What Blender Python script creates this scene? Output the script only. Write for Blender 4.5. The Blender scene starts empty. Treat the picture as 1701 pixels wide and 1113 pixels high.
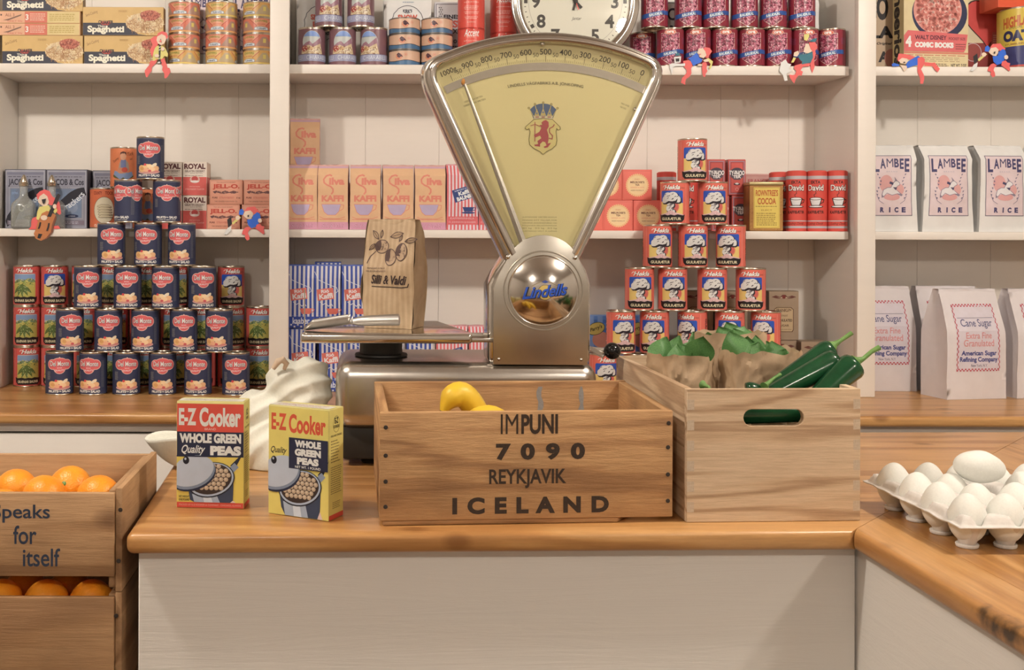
import bpy, bmesh, math, random
from mathutils import Vector, Matrix, noise
from mathutils.geometry import tessellate_polygon

RND = random.Random(11)
S = bpy.context.scene
COL = S.collection
PI = math.pi

# ------------------------------------------------------------------ camera
F, PX, PY, ROLL, EYE = 1823.0, 600.0, 389.0, 0.0037, 1.35
cam = bpy.data.cameras.new('camera')
cam.sensor_fit = 'HORIZONTAL'
cam.sensor_width = 36.0
cam.lens = F / 1701.0 * 36.0
cam.shift_x = (850.5 - PX) / 1701.0
cam.shift_y = -(556.5 - PY) / 1701.0
cam.clip_start = 0.05
camo = bpy.data.objects.new('camera', cam)
COL.objects.link(camo)
camo.location = (0, 0, EYE)
camo.rotation_euler = (PI / 2, -ROLL, 0)
S.camera = camo

# ------------------------------------------------------------------ world, lamps, exposure
w = bpy.data.worlds.new('room_air')
S.world = w
w.use_nodes = True
w.node_tree.nodes['Background'].inputs[0].default_value = (1.0, 0.86, 0.70, 1)
w.node_tree.nodes['Background'].inputs[1].default_value = 0.10
S.view_settings.view_transform = 'Standard'
S.view_settings.look = 'None'
S.view_settings.exposure = 0.12
S.view_settings.gamma = 1.0
S.view_settings.use_curve_mapping = False

def lamp(name, loc, power, radius, tint=(1.0, 0.893, 0.78)):
    l = bpy.data.lights.new(name, 'POINT')
    l.energy = power
    l.shadow_soft_size = radius
    l.color = tint
    o = bpy.data.objects.new(name, l)
    COL.objects.link(o)
    o.location = loc
    return o
lamp('ceiling_lamp_near_left', (-1.15, 1.10, 2.62), 66, 0.06)
lamp('ceiling_lamp_near_right', (1.55, 1.15, 2.62), 66, 0.06)
lamp('ceiling_lamp_far_left', (-0.75, -1.3, 2.62), 49, 0.08)
lamp('ceiling_lamp_far_right', (1.9, -1.3, 2.62), 49, 0.08)

def P(px, py, Y):
    dx, dy = px - PX, py - PY
    return Vector(((dx + ROLL * dy) / F * Y, Y, EYE - (dy - ROLL * dx) / F * Y))
def PZ(px, py, z):
    dx, dy = px - PX, py - PY
    return P(px, py, (EYE - z) * F / (dy - ROLL * dx))

# ------------------------------------------------------------------ colour and materials
def s2l(c):
    return c / 12.92 if c <= 0.04045 else ((c + 0.055) / 1.055) ** 2.4
WHITE = [s2l(v / 255) for v in (226, 211, 190)]
def C(h):
    """a colour as it looks in the warm room -> the surface's own colour"""
    h = h.lstrip('#')
    return tuple(min(0.92, 0.80 * s2l(int(h[i:i + 2], 16) / 255) / WHITE[i // 2]) for i in (0, 2, 4)) + (1.0,)

MATS = {}
def nt(name):
    m = bpy.data.materials.new(name)
    m.use_nodes = True
    MATS[name] = m
    t = m.node_tree
    return m, t, t.nodes['Principled BSDF']
def node(t, typ, **kw):
    n = t.nodes.new(typ)
    for k, v in kw.items():
        if hasattr(n, k):
            setattr(n, k, v)
        else:
            n.inputs[k.replace('_', ' ')].default_value = v
    return n
def mapping(t, scale, coord='Object'):
    tc = node(t, 'ShaderNodeTexCoord')
    mp = node(t, 'ShaderNodeMapping')
    mp.inputs['Scale'].default_value = scale
    t.links.new(tc.outputs[coord], mp.inputs['Vector'])
    return mp.outputs[0]
def ramp(t, fac, stops):
    r = node(t, 'ShaderNodeValToRGB')
    e = r.color_ramp.elements
    while len(e) < len(stops):
        e.new(0.5)
    for k, (p, c) in enumerate(stops):
        e[k].position = p
        e[k].color = c if len(c) == 4 else (*c, 1)
    t.links.new(fac, r.inputs[0])
    return r.outputs[0]
def mix(t, a, b, fac, mode='MIX'):
    m = node(t, 'ShaderNodeMix', data_type='RGBA', blend_type=mode)
    for sock, v in ((m.inputs[0], fac), (m.inputs[6], a), (m.inputs[7], b)):
        if hasattr(v, 'is_linked'):
            t.links.new(v, sock)
        else:
            sock.default_value = v
    return m.outputs[2]
def bump(t, b, h, strength, dist=0.002):
    n = node(t, 'ShaderNodeBump')
    n.inputs['Strength'].default_value = strength
    n.inputs['Distance'].default_value = dist
    t.links.new(h, n.inputs['Height'])
    t.links.new(n.outputs[0], b.inputs['Normal'])
def plain(name, col, rough=0.5, metal=0.0, nscale=60, bumpk=0.0, vary=0.06, spec=0.5):
    m, t, b = nt(name)
    v = mapping(t, (nscale,) * 3)
    n = node(t, 'ShaderNodeTexNoise', Scale=1.0, Detail=4.0)
    t.links.new(v, n.inputs['Vector'])
    dk = tuple(c * (1 - vary) for c in col[:3]) + (1,)
    lt = tuple(min(1, c * (1 + vary)) for c in col[:3]) + (1,)
    t.links.new(ramp(t, n.outputs[0], [(0.3, dk), (0.7, lt)]), b.inputs['Base Color'])
    b.inputs['Roughness'].default_value = rough
    b.inputs['Metallic'].default_value = metal
    b.inputs['Specular IOR Level'].default_value = spec
    if bumpk:
        bump(t, b, n.outputs[0], bumpk)
    return m
def printed(name, rough, bumpk=0.15, nscale=45, spec=0.4):
    m, t, b = nt(name)
    a = node(t, 'ShaderNodeAttribute', attribute_name='Col')
    v = mapping(t, (nscale,) * 3)
    n = node(t, 'ShaderNodeTexNoise', Scale=1.0, Detail=5.0)
    t.links.new(v, n.inputs['Vector'])
    wear = ramp(t, n.outputs[0], [(0.3, (0.93, 0.92, 0.90)), (0.7, (1, 1, 1))])
    t.links.new(mix(t, a.outputs['Color'], wear, 1.0, 'MULTIPLY'), b.inputs['Base Color'])
    b.inputs['Roughness'].default_value = rough
    b.inputs['Specular IOR Level'].default_value = spec
    bump(t, b, n.outputs[0], bumpk)
    return m
def wood(name, light, mid, dark, axis='X', rough=0.4, rings=9.0, knots=0.5, stretch=14.0, bumpk=0.15, scale=1.0, stain=0.0):
    m, t, b = nt(name)
    sc = {'X': (1 / stretch, 1, 1), 'Y': (1, 1 / stretch, 1), 'Z': (1, 1, 1 / stretch)}[axis]
    tc = node(t, 'ShaderNodeTexCoord')
    oi = node(t, 'ShaderNodeObjectInfo')
    off = node(t, 'ShaderNodeVectorMath', operation='MULTIPLY')
    cm = node(t, 'ShaderNodeCombineXYZ')
    for k in range(3):
        t.links.new(oi.outputs['Random'], cm.inputs[k])
    t.links.new(cm.outputs[0], off.inputs[0])
    off.inputs[1].default_value = (3.7, 5.1, 7.3)
    add = node(t, 'ShaderNodeVectorMath', operation='ADD')
    t.links.new(tc.outputs['Object'], add.inputs[0])
    t.links.new(off.outputs[0], add.inputs[1])
    def mp(k):
        q = node(t, 'ShaderNodeMapping')
        q.inputs['Scale'].default_value = tuple(s * k * scale for s in sc)
        t.links.new(add.outputs[0], q.inputs['Vector'])
        return q.outputs[0]
    n1 = node(t, 'ShaderNodeTexNoise', Scale=1.0, Detail=3.0, Distortion=0.6)
    t.links.new(mp(rings), n1.inputs['Vector'])
    sn = node(t, 'ShaderNodeMath', operation='MULTIPLY')
    t.links.new(n1.outputs[0], sn.inputs[0])
    sn.inputs[1].default_value = 34.0
    si = node(t, 'ShaderNodeMath', operation='SINE')
    t.links.new(sn.outputs[0], si.inputs[0])
    grain = ramp(t, si.outputs[0], [(0.0, light), (0.55, mid), (1.0, tuple((a + c) / 2 for a, c in zip(mid[:3], dark[:3])))])
    n2 = node(t, 'ShaderNodeTexNoise', Scale=1.0, Detail=6.0, Roughness=0.7)
    t.links.new(mp(rings * 22), n2.inputs['Vector'])
    fib = ramp(t, n2.outputs[0], [(0.3, (0.80, 0.78, 0.75)), (0.6, (1, 1, 1))])
    c = mix(t, grain, fib, 1.0, 'MULTIPLY')
    if knots:
        q = node(t, 'ShaderNodeMapping')
        q.inputs['Scale'].default_value = tuple((s * 4.0 if s == 1 else 2.4) * scale for s in sc)
        t.links.new(add.outputs[0], q.inputs['Vector'])
        vo = node(t, 'ShaderNodeTexVoronoi', Scale=3.0, Randomness=1.0)
        t.links.new(q.outputs[0], vo.inputs['Vector'])
        kn = ramp(t, vo.outputs['Distance'], [(0.0, (1, 1, 1)), (0.08, (0.85, 0.85, 0.85)), (0.17, (0, 0, 0))])
        km = node(t, 'ShaderNodeMath', operation='MULTIPLY')
        t.links.new(kn, km.inputs[0])
        km.inputs[1].default_value = knots
        c = mix(t, c, (dark[0] * 0.55, dark[1] * 0.5, dark[2] * 0.45, 1), km.outputs[0])
    if stain:
        n3 = node(t, 'ShaderNodeTexNoise', Scale=9.0 * scale, Detail=5.0)
        t.links.new(add.outputs[0], n3.inputs['Vector'])
        st = ramp(t, n3.outputs[0], [(0.45, (0, 0, 0)), (0.75, (stain,) * 3)])
        c = mix(t, c, (dark[0] * 0.6, dark[1] * 0.6, dark[2] * 0.6, 1), st)
    t.links.new(c, b.inputs['Base Color'])
    b.inputs['Roughness'].default_value = rough
    bump(t, b, n2.outputs[0], bumpk)
    return m

def paint(name, col, rough=0.45):
    m, t, b = nt(name)
    v = mapping(t, (5, 5, 40))
    n = node(t, 'ShaderNodeTexNoise', Scale=1.0, Detail=6.0, Roughness=0.65)
    t.links.new(v, n.inputs['Vector'])
    t.links.new(ramp(t, n.outputs[0], [(0.25, tuple(c * 0.965 for c in col[:3])), (0.75, col)]), b.inputs['Base Color'])
    b.inputs['Roughness'].default_value = rough
    bump(t, b, n.outputs[0], 0.12, 0.003)
    return m
def paint_h(name, col):
    m, t, b = nt(name)
    v = mapping(t, (2.2, 4, 45))
    n = node(t, 'ShaderNodeTexNoise', Scale=1.0, Detail=7.0, Roughness=0.7, Distortion=1.2)
    t.links.new(v, n.inputs['Vector'])
    t.links.new(ramp(t, n.outputs[0], [(0.25, tuple(c * 0.97 for c in col[:3])), (0.75, col)]), b.inputs['Base Color'])
    b.inputs['Roughness'].default_value = 0.42
    bump(t, b, n.outputs[0], 0.3, 0.003)
    return m

M_SHELF = paint('white_shelf_paint', (0.83, 0.80, 0.755, 1))
M_WALLB = paint('white_board_paint', (0.80, 0.765, 0.715, 1))
M_PANEL = paint_h('white_panel_paint', (0.80, 0.78, 0.74, 1))
M_ROOM = paint('room_wall_paint', (0.52, 0.48, 0.43, 1))
M_FLOOR = wood('floor_wood', (0.20, 0.11, 0.055, 1), (0.16, 0.085, 0.04, 1), (0.08, 0.04, 0.02, 1), 'Y', 0.45)
PINE = ((0.59, 0.33, 0.13, 1), (0.52, 0.27, 0.095, 1), (0.35, 0.155, 0.05, 1))
M_PINEX = wood('lacquered_pine_long', *PINE, 'X', 0.28, rings=7, knots=0.75)
M_PINEY = wood('lacquered_pine_deep', *PINE, 'Y', 0.28, rings=7, knots=0.75)
OLD = ((0.55, 0.325, 0.15, 1), (0.48, 0.265, 0.115, 1), (0.25, 0.125, 0.055, 1))
M_CRATEX = wood('old_crate_wood_long', *OLD, 'X', 0.72, rings=11, knots=0.0, bumpk=0.7, stain=0.45)
M_CRATEY = wood('old_crate_wood_deep', *OLD, 'Y', 0.72, rings=11, knots=0.0, bumpk=0.7, stain=0.6)
ORC = ((0.52, 0.32, 0.165, 1), (0.44, 0.255, 0.122, 1), (0.24, 0.125, 0.058, 1))
M_ORCX = wood('orange_crate_wood_long', *ORC, 'X', 0.68, rings=9, knots=0.8, bumpk=0.5, stain=0.25, scale=0.8)
M_ORCY = wood('orange_crate_wood_deep', *ORC, 'Y', 0.68, rings=9, knots=0.5, bumpk=0.5, stain=0.5, scale=0.8)
PALE = ((0.66, 0.51, 0.35, 1), (0.60, 0.44, 0.285, 1), (0.27, 0.15, 0.08, 1))
M_PALEX = wood('pale_box_wood_long', *PALE, 'X', 0.55, rings=15, knots=0.0, bumpk=0.2, stretch=16)
M_PALEY = wood('pale_box_wood_deep', *PALE, 'Y', 0.55, rings=15, knots=0.0, bumpk=0.2, stretch=16)
M_CHROME = plain('polished_chrome', (0.72, 0.69, 0.65, 1), 0.13, 1.0, 30, 0.02, 0.03)
M_STEEL = plain('brushed_nickel', (0.60, 0.57, 0.53, 1), 0.27, 1.0, 40, 0.03, 0.05)
M_PLATE = plain('satin_scale_plate', (0.54, 0.515, 0.46, 1), 0.34, 1.0, 25, 0.015, 0.04)
M_TIN = plain('tinplate', (0.68, 0.62, 0.52, 1), 0.26, 1.0, 80, 0.0, 0.05)
M_ALU = plain('cast_aluminium', (0.66, 0.65, 0.63, 1), 0.36, 1.0, 90, 0.1, 0.05)
M_BLACK = plain('black_rubber', (0.018, 0.017, 0.016, 1), 0.5)
M_KNOB = plain('black_bakelite', (0.008, 0.008, 0.009, 1), 0.08)
M_NAIL = plain('rusty_nail', (0.06, 0.05, 0.045, 1), 0.55, 0.6)
M_DARK = plain('dark_gap', (0.015, 0.014, 0.013, 1), 0.9)
M_DIAL = plain('cream_dial_enamel', C('#d6c084'), 0.34, 0, 6, 0.0, 0.03)
M_PRINT = printed('printed_paper', 0.5)
M_GLOSSP = printed('printed_litho', 0.3, 0.03)
M_INK = printed('ink_stamp', 0.8, 0.4, 160)
M_CARDP = printed('printed_card', 0.55, 0.04)
M_PAPERW = plain('white_bag_paper', C('#ddd0bc'), 0.62, 0, 35, 0.25, 0.03)
M_PAPERS = plain('sugar_bag_paper', C('#d8c6b6'), 0.55, 0, 30, 0.25, 0.03)
M_LINEN = plain('unbleached_linen', C('#dccfb2'), 0.9, 0, 300, 0.10, 0.04)
M_EGG = plain('matte_eggshell', C('#dfd2b9'), 0.6, 0, 400, 0.08, 0.03)
M_PULP = plain('moulded_pulp', C('#d3c2ab'), 0.85, 0, 160, 0.3, 0.05)
def organic(name, c1, c2, rough, scale, bumpk, sss=0.0, bscale=None):
    m, t, b = nt(name)
    v = mapping(t, (scale,) * 3)
    n = node(t, 'ShaderNodeTexNoise', Scale=1.0, Detail=4.0)
    t.links.new(v, n.inputs['Vector'])
    t.links.new(ramp(t, n.outputs[0], [(0.35, c1), (0.65, c2)]), b.inputs['Base Color'])
    b.inputs['Roughness'].default_value = rough
    v2 = mapping(t, (bscale or scale * 6,) * 3)
    n2 = node(t, 'ShaderNodeTexVoronoi', Scale=1.0)
    t.links.new(v2, n2.inputs['Vector'])
    bump(t, b, n2.outputs['Distance'], bumpk, 0.001)
    return m
M_ORANGE = organic('orange_peel', (0.88, 0.29, 0.014, 1), (0.93, 0.38, 0.028, 1), 0.38, 20, 0.35, bscale=420)
M_BANANA = organic('banana_peel', (0.78, 0.50, 0.03, 1), (0.85, 0.58, 0.05, 1), 0.42, 18, 0.05)
M_PEPPER = organic('dark_green_skin', (0.006, 0.045, 0.018, 1), (0.012, 0.075, 0.028, 1), 0.16, 25, 0.03)
M_STEM = organic('pale_green_stem', (0.10, 0.23, 0.06, 1), (0.16, 0.30, 0.08, 1), 0.5, 60, 0.2)
M_STEMD = plain('dark_stem_end', (0.05, 0.04, 0.02, 1), 0.7)
M_LEAF = organic('green_leaf', (0.065, 0.19, 0.055, 1), (0.115, 0.27, 0.085, 1), 0.38, 35, 0.12)
def kraft(name, a, bcol, stripes=False):
    m, t, b = nt(name)
    v = mapping(t, (26, 26, 26))
    n = node(t, 'ShaderNodeTexNoise', Scale=1.0, Detail=6.0, Roughness=0.6)
    t.links.new(v, n.inputs['Vector'])
    c = ramp(t, n.outputs[0], [(0.3, a), (0.7, bcol)])
    if stripes:
        wv = node(t, 'ShaderNodeTexWave', Scale=33.0, Distortion=0.3)
        tc = node(t, 'ShaderNodeTexCoord')
        t.links.new(tc.outputs['Object'], wv.inputs['Vector'])
        c = mix(t, c, ramp(t, wv.outputs[0], [(0.4, (0.88, 0.86, 0.84)), (0.7, (1, 1, 1))]), 1.0, 'MULTIPLY')
    t.links.new(c, b.inputs['Base Color'])
    b.inputs['Roughness'].default_value = 0.62
    bump(t, b, n.outputs[0], 0.35, 0.004)
    return m
M_KRAFT = kraft('kraft_paper', C('#a98560'), C('#bb986f'))
M_KRAFTS = kraft('striped_kraft_paper', C('#b28f66'), C('#c5a379'), True)
def glassy(name, tint, refl=0.12):
    m, t, b = nt(name)
    t.nodes.remove(b)
    out = t.nodes['Material Output']
    lw = node(t, 'ShaderNodeLayerWeight')
    lw.inputs['Blend'].default_value = 0.5
    pw = node(t, 'ShaderNodeMath', operation='POWER')
    t.links.new(lw.outputs['Facing'], pw.inputs[0])
    pw.inputs[1].default_value = 4.0
    fr = node(t, 'ShaderNodeMath', operation='MULTIPLY_ADD')
    t.links.new(pw.outputs[0], fr.inputs[0])
    fr.inputs[1].default_value = 0.5
    fr.inputs[2].default_value = 0.03
    tr = node(t, 'ShaderNodeBsdfTransparent')
    tr.inputs[0].default_value = tint
    gl = node(t, 'ShaderNodeBsdfGlossy', Roughness=0.03)
    ms = node(t, 'ShaderNodeMixShader')
    t.links.new(fr.outputs[0], ms.inputs[0])
    t.links.new(tr.outputs[0], ms.inputs[1])
    t.links.new(gl.outputs[0], ms.inputs[2])
    t.links.new(ms.outputs[0], out.inputs[0])
    return m
M_PANE = glassy('clear_pane', (0.98, 0.98, 0.96, 1))
m_, t_, b_ = nt('bottle_glass')
b_.inputs['Base Color'].default_value = (0.93, 0.96, 0.94, 1)
b_.inputs['Transmission Weight'].default_value = 0.86
b_.inputs['Roughness'].default_value = 0.10
b_.inputs['IOR'].default_value = 1.33
M_GLASS = m_

# ------------------------------------------------------------------ meshes and objects
def finish(me, mat=None, smooth=40):
    if mat is not None:
        me.materials.append(mat)
    if smooth:
        me.polygons.foreach_set('use_smooth', [True] * len(me.polygons))
        me.set_sharp_from_angle(angle=math.radians(smooth))
    return me
class MB:
    def __init__(s):
        s.v, s.f = [], []
    def add(s, v, f):
        n = len(s.v)
        s.v += [tuple(p) for p in v]
        s.f += [tuple(i + n for i in q) for q in f]
        return s
    def box(s, x0, x1, y0, y1, z0, z1):
        v = [(x, y, z) for z in (z0, z1) for y in (y0, y1) for x in (x0, x1)]
        return s.add(v, [(0, 2, 3, 1), (4, 5, 7, 6), (0, 1, 5, 4), (2, 6, 7, 3), (0, 4, 6, 2), (1, 3, 7, 5)])
    def lathe(s, prof, n=32, cx=0, cy=0, a0=0.0, a1=2 * PI):
        full = abs(a1 - a0 - 2 * PI) < 1e-6
        m = n if full else n + 1
        v, f = [], []
        for r, z in prof:
            for k in range(m):
                a = a0 + (a1 - a0) * k / n
                v.append((cx + r * math.cos(a), cy + r * math.sin(a), z))
        for i in range(len(prof) - 1):
            for k in range(n):
                k2 = (k + 1) % m
                f.append((i * m + k, i * m + k2, (i + 1) * m + k2, (i + 1) * m + k))
        return s.add(v, f)
    def tube(s, path, rad, n=10, cap=True, squash=1.0, up=None):
        path = [Vector(p) for p in path]
        if not hasattr(rad, '__len__'):
            rad = [rad] * len(path)
        v, f = [], []
        ref = None
        for i, p in enumerate(path):
            t = (path[min(i + 1, len(path) - 1)] - path[max(i - 1, 0)]).normalized()
            if ref is None:
                ref = Vector(up) if up else (Vector((0, 0, 1)) if abs(t.z) < 0.9 else Vector((1, 0, 0)))
            a = (ref - t * ref.dot(t)).normalized()
            ref = a
            b = t.cross(a)
            for k in range(n):
                g = 2 * PI * k / n
                v.append(p + a * math.cos(g) * rad[i] * squash + b * math.sin(g) * rad[i])
        for i in range(len(path) - 1):
            for k in range(n):
                f.append((i * n + k, i * n + (k + 1) % n, (i + 1) * n + (k + 1) % n, (i + 1) * n + k))
        if cap:
            f.append(tuple(reversed(range(n))))
            f.append(tuple((len(path) - 1) * n + k for k in range(n)))
        return s.add(v, f)
    def prism(s, pts, y0, y1):
        """outline in x,z extruded along y"""
        n = len(pts)
        v = [(x, y0, z) for x, z in pts] + [(x, y1, z) for x, z in pts]
        tri = tessellate_polygon([[Vector((x, z, 0)) for x, z in pts]])
        f = [tuple(q) for q in tri] + [tuple(i + n for i in reversed(q)) for q in tri]
        f += [(i, (i + 1) % n, n + (i + 1) % n, n + i) for i in range(n)]
        return s.add(v, f)
    def slab(s, pts, z0, z1):
        """outline in x,y extruded along z"""
        n = len(pts)
        v = [(x, y, z0) for x, y in pts] + [(x, y, z1) for x, y in pts]
        f = [tuple(reversed(range(n))), tuple(range(n, 2 * n))]
        f += [(i, (i + 1) % n, n + (i + 1) % n, n + i) for i in range(n)]
        return s.add(v, f)
    def ball(s, c, rx, ry, rz, n=16, m=10, fn=None):
        v, f = [], []
        for i in range(m + 1):
            a = PI * i / m
            for k in range(n):
                g = 2 * PI * k / n
                d = Vector((math.sin(a) * math.cos(g), math.sin(a) * math.sin(g), -math.cos(a)))
                p = Vector((d.x * rx, d.y * ry, d.z * rz))
                if fn:
                    p = fn(p, d)
                v.append(Vector(c) + p)
        for i in range(m):
            for k in range(n):
                f.append((i * n + k, i * n + (k + 1) % n, (i + 1) * n + (k + 1) % n, (i + 1) * n + k))
        return s.add(v, f)
    def grid(s, fn, nu, nv, close_u=False):
        v = [fn(i / nu, j / nv) for j in range(nv + 1) for i in range(nu + (0 if close_u else 1))]
        m = nu if close_u else nu + 1
        f = []
        for j in range(nv):
            for i in range(nu):
                i2 = (i + 1) % m
                f.append((j * m + i, j * m + i2, (j + 1) * m + i2, (j + 1) * m + i))
        return s.add(v, f)
    def mesh(s, name, mat=None, smooth=40, bevel=0.0, seg=2, weld=0.0, recalc=True):
        me = bpy.data.meshes.new(name)
        me.from_pydata(s.v, [], s.f)
        if bevel or weld or recalc:
            bm = bmesh.new()
            bm.from_mesh(me)
            if weld:
                bmesh.ops.remove_doubles(bm, verts=bm.verts, dist=weld)
            if recalc:
                bmesh.ops.recalc_face_normals(bm, faces=bm.faces)
            if bevel:
                ed = [e for e in bm.edges if len(e.link_faces) == 2 and e.calc_face_angle(0) > 0.5]
                bmesh.ops.bevel(bm, geom=ed, offset=bevel, segments=seg, profile=0.5, affect='EDGES', clamp_overlap=True)
            bm.to_mesh(me)
            bm.free()
        return finish(me, mat, smooth)
def obj(name, me, parent=None, loc=(0, 0, 0), rot=(0, 0, 0), label=None):
    o = bpy.data.objects.new(name, me)
    COL.objects.link(o)
    o.location = loc
    o.rotation_euler = rot
    o.parent = parent
    if label:
        o['label'] = label
    return o
def tag(o, label, cat, group=None):
    o['label'] = label
    o['category'] = cat
    if group:
        o['group'] = group
    return o
def thing(name, label, cat, loc=(0, 0, 0), rz=0.0, group=None):
    o = bpy.data.objects.new(name, None)
    o.empty_display_size = 0.02
    COL.objects.link(o)
    o.location = loc
    o.rotation_euler = (0, 0, rz)
    return tag(o, label, cat, group)
def struct(name, me, parent=None, loc=(0, 0, 0)):
    o = obj(name, me, parent, loc)
    if parent is None:
        o['kind'] = 'structure'
    return o
def make(spec, name, label, cat, loc, rz=0.0, group=None, rot=None):
    """a thing from a list of parts (name, mesh, index of the parent part)"""
    t = thing(name, label, cat, loc, rz, group)
    if rot:
        t.rotation_euler = rot
    made = []
    for q in spec:
        par = t if len(q) < 3 or q[2] is None else made[q[2]]
        made.append(obj(q[0], q[1], par, loc=q[3] if len(q) > 3 else (0, 0, 0)))
    return t
ORD = ['first', 'second', 'third', 'fourth', 'fifth', 'sixth', 'seventh', 'eighth', 'ninth', 'tenth']

# ------------------------------------------------------------------ flat print: coloured shapes laid out in millimetres, then wrapped onto a surface
TXT = {}
def text_mesh(s, bold, shear, spacing):
    k = (s, bold, shear, spacing)
    if k not in TXT:
        c = bpy.data.curves.new('t', 'FONT')
        c.body = s
        c.resolution_u = 4
        c.offset = bold
        c.shear = shear
        c.space_character = spacing
        o = bpy.data.objects.new('t', c)
        me = bpy.data.meshes.new_from_object(o)
        v = [(p.co.x, p.co.y) for p in me.vertices]
        f = [tuple(p.vertices) for p in me.polygons]
        bpy.data.objects.remove(o)
        bpy.data.curves.remove(c)
        bpy.data.meshes.remove(me)
        TXT[k] = (v, f)
    return TXT[k]
class Art:
    EPS = 0.00010
    def __init__(s):
        s.items = []
    def put(s, v, f, col):
        xs, ys = [p[0] for p in v], [p[1] for p in v]
        bb = (min(xs), min(ys), max(xs), max(ys))
        lay = 1
        for it in s.items:
            q = it[3]
            if it[4] >= lay and not (q[2] <= bb[0] or q[0] >= bb[2] or q[3] <= bb[1] or q[1] >= bb[3]):
                lay = it[4] + 1
        s.items.append((v, f, C(col) if isinstance(col, str) else col, bb, lay))
        return s
    def poly(s, pts, col):
        tri = tessellate_polygon([[Vector((x, y, 0)) for x, y in pts]])
        return s.put(list(pts), [tuple(t) for t in tri], col)
    def rect(s, x0, y0, x1, y1, col):
        return s.put([(x0, y0), (x1, y0), (x1, y1), (x0, y1)], [(0, 1, 2, 3)], col)
    def ell(s, cx, cy, rx, ry, col, n=20, rot=0.0):
        c, q = math.cos(rot), math.sin(rot)
        p = [(rx * math.cos(2 * PI * k / n), ry * math.sin(2 * PI * k / n)) for k in range(n)]
        return s.put([(cx + x * c - y * q, cy + x * q + y * c) for x, y in p], [tuple(range(n))], col)
    def many(s, polys, col):
        """several separate shapes of one colour as one layer"""
        v, f = [], []
        for p in polys:
            f.append(tuple(range(len(v), len(v) + len(p))))
            v += p
        return s.put(v, f, col)
    def line(s, pts, wd, col, close=False):
        pts = [Vector(p) for p in pts]
        n = len(pts)
        L, Rr = [], []
        for i, p in enumerate(pts):
            a = pts[i - 1] if (i or close) else p
            b = pts[(i + 1) % n] if (i < n - 1 or close) else p
            d1 = (p - a).normalized() if (p - a).length else (b - p).normalized()
            d2 = (b - p).normalized() if (b - p).length else d1
            d = (d1 + d2)
            d = d.normalized() if d.length > 1e-6 else d1
            nrm = Vector((-d.y, d.x))
            k = 1 / max(0.45, math.sqrt(max(0.0, (1 + d1.dot(d2)) / 2)))
            L.append(p + nrm * wd / 2 * k)
            Rr.append(p - nrm * wd / 2 * k)
        v = [tuple(q) for q in L + Rr]
        f = [(i, (i + 1) % n, n + (i + 1) % n, n + i) for i in range(n if close else n - 1)]
        return s.put(v, f, col)
    def frame(s, x0, y0, x1, y1, wd, col):
        return s.line([(x0, y0), (x1, y0), (x1, y1), (x0, y1)], wd, col, True)
    def text(s, t, cx, cy, wd, ht, col, bold=0.0, shear=0.0, rot=0.0, arc=0.0, sp=1.0, skew=0.0, bow=0.0):
        v, f = text_mesh(t, bold, shear, sp)
        if not v:
            return s
        x0, x1 = min(p[0] for p in v), max(p[0] for p in v)
        y0, y1 = min(p[1] for p in v), max(p[1] for p in v)
        if ht is None:
            ht = wd * (y1 - y0) / (x1 - x0)
        if wd is None:
            wd = ht * (x1 - x0) / (y1 - y0)
        q = []
        c, sn = math.cos(rot), math.sin(rot)
        for x, y in v:
            u = ((x - x0) / (x1 - x0) - 0.5)
            vv = ((y - y0) / (y1 - y0) - 0.5)
            X, Y = u * wd, vv * ht
            Y += skew * X
            if bow:
                Y += bow * (1 - 4 * u * u) * ht * (0.5 - vv)
            if arc:
                a = X / arc
                X, Y = (arc + Y) * math.sin(a), (arc + Y) * math.cos(a) - arc
            q.append((cx + X * c - Y * sn, cy + X * sn + Y * c))
        return s.put(q, f, col)
    def lines_of_type(s, x0, y0, x1, y1, n, col, ht=0.45, rnd=None, ragged=0.15):
        """rows of print too small to read"""
        rnd = rnd or random.Random(len(s.items))
        st = (y1 - y0) / n
        out = []
        for k in range(n):
            y = y1 - (k + 0.5) * st
            x, xe = x0, x1 - (x1 - x0) * ragged * rnd.random()
            while x < xe:
                wl = min(xe - x, (x1 - x0) * rnd.uniform(0.05, 0.16))
                out.append([(x, y - st * ht / 2), (x + wl, y - st * ht / 2), (x + wl, y + st * ht / 2), (x, y + st * ht / 2)])
                x += wl + (x1 - x0) * 0.025
        return s.many(out, col)
    def bits(s, inside, n, ln, wd, cols, seed=1, curl=0.6, box=(-50, 0, 50, 120)):
        """many short curled strokes"""
        rnd = random.Random(seed)
        groups = {c: [] for c in cols}
        for _ in range(n):
            x, y = rnd.uniform(box[0], box[2]), rnd.uniform(box[1], box[3])
            if not inside(x, y):
                continue
            a, k = rnd.uniform(0, PI), rnd.uniform(-curl, curl)
            l = ln * rnd.uniform(0.6, 1.3)
            p = [(x + (t - 0.5) * l * math.cos(a) - k * l * (t - 0.5) ** 2 * 2 * math.sin(a), y + (t - 0.5) * l * math.sin(a) + k * l * (t - 0.5) ** 2 * 2 * math.cos(a)) for t in (0, 0.35, 0.65, 1)]
            L, Q = [], []
            for i in range(4):
                a_, b_ = p[max(0, i - 1)], p[min(3, i + 1)]
                d = Vector((b_[0] - a_[0], b_[1] - a_[1])).normalized()
                L.append((p[i][0] - d.y * wd / 2, p[i][1] + d.x * wd / 2))
                Q.append((p[i][0] + d.y * wd / 2, p[i][1] - d.x * wd / 2))
            groups[rnd.choice(cols)].append(L + Q[::-1])
        for c in cols:
            if groups[c]:
                s.many(groups[c], c)
        return s
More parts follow.
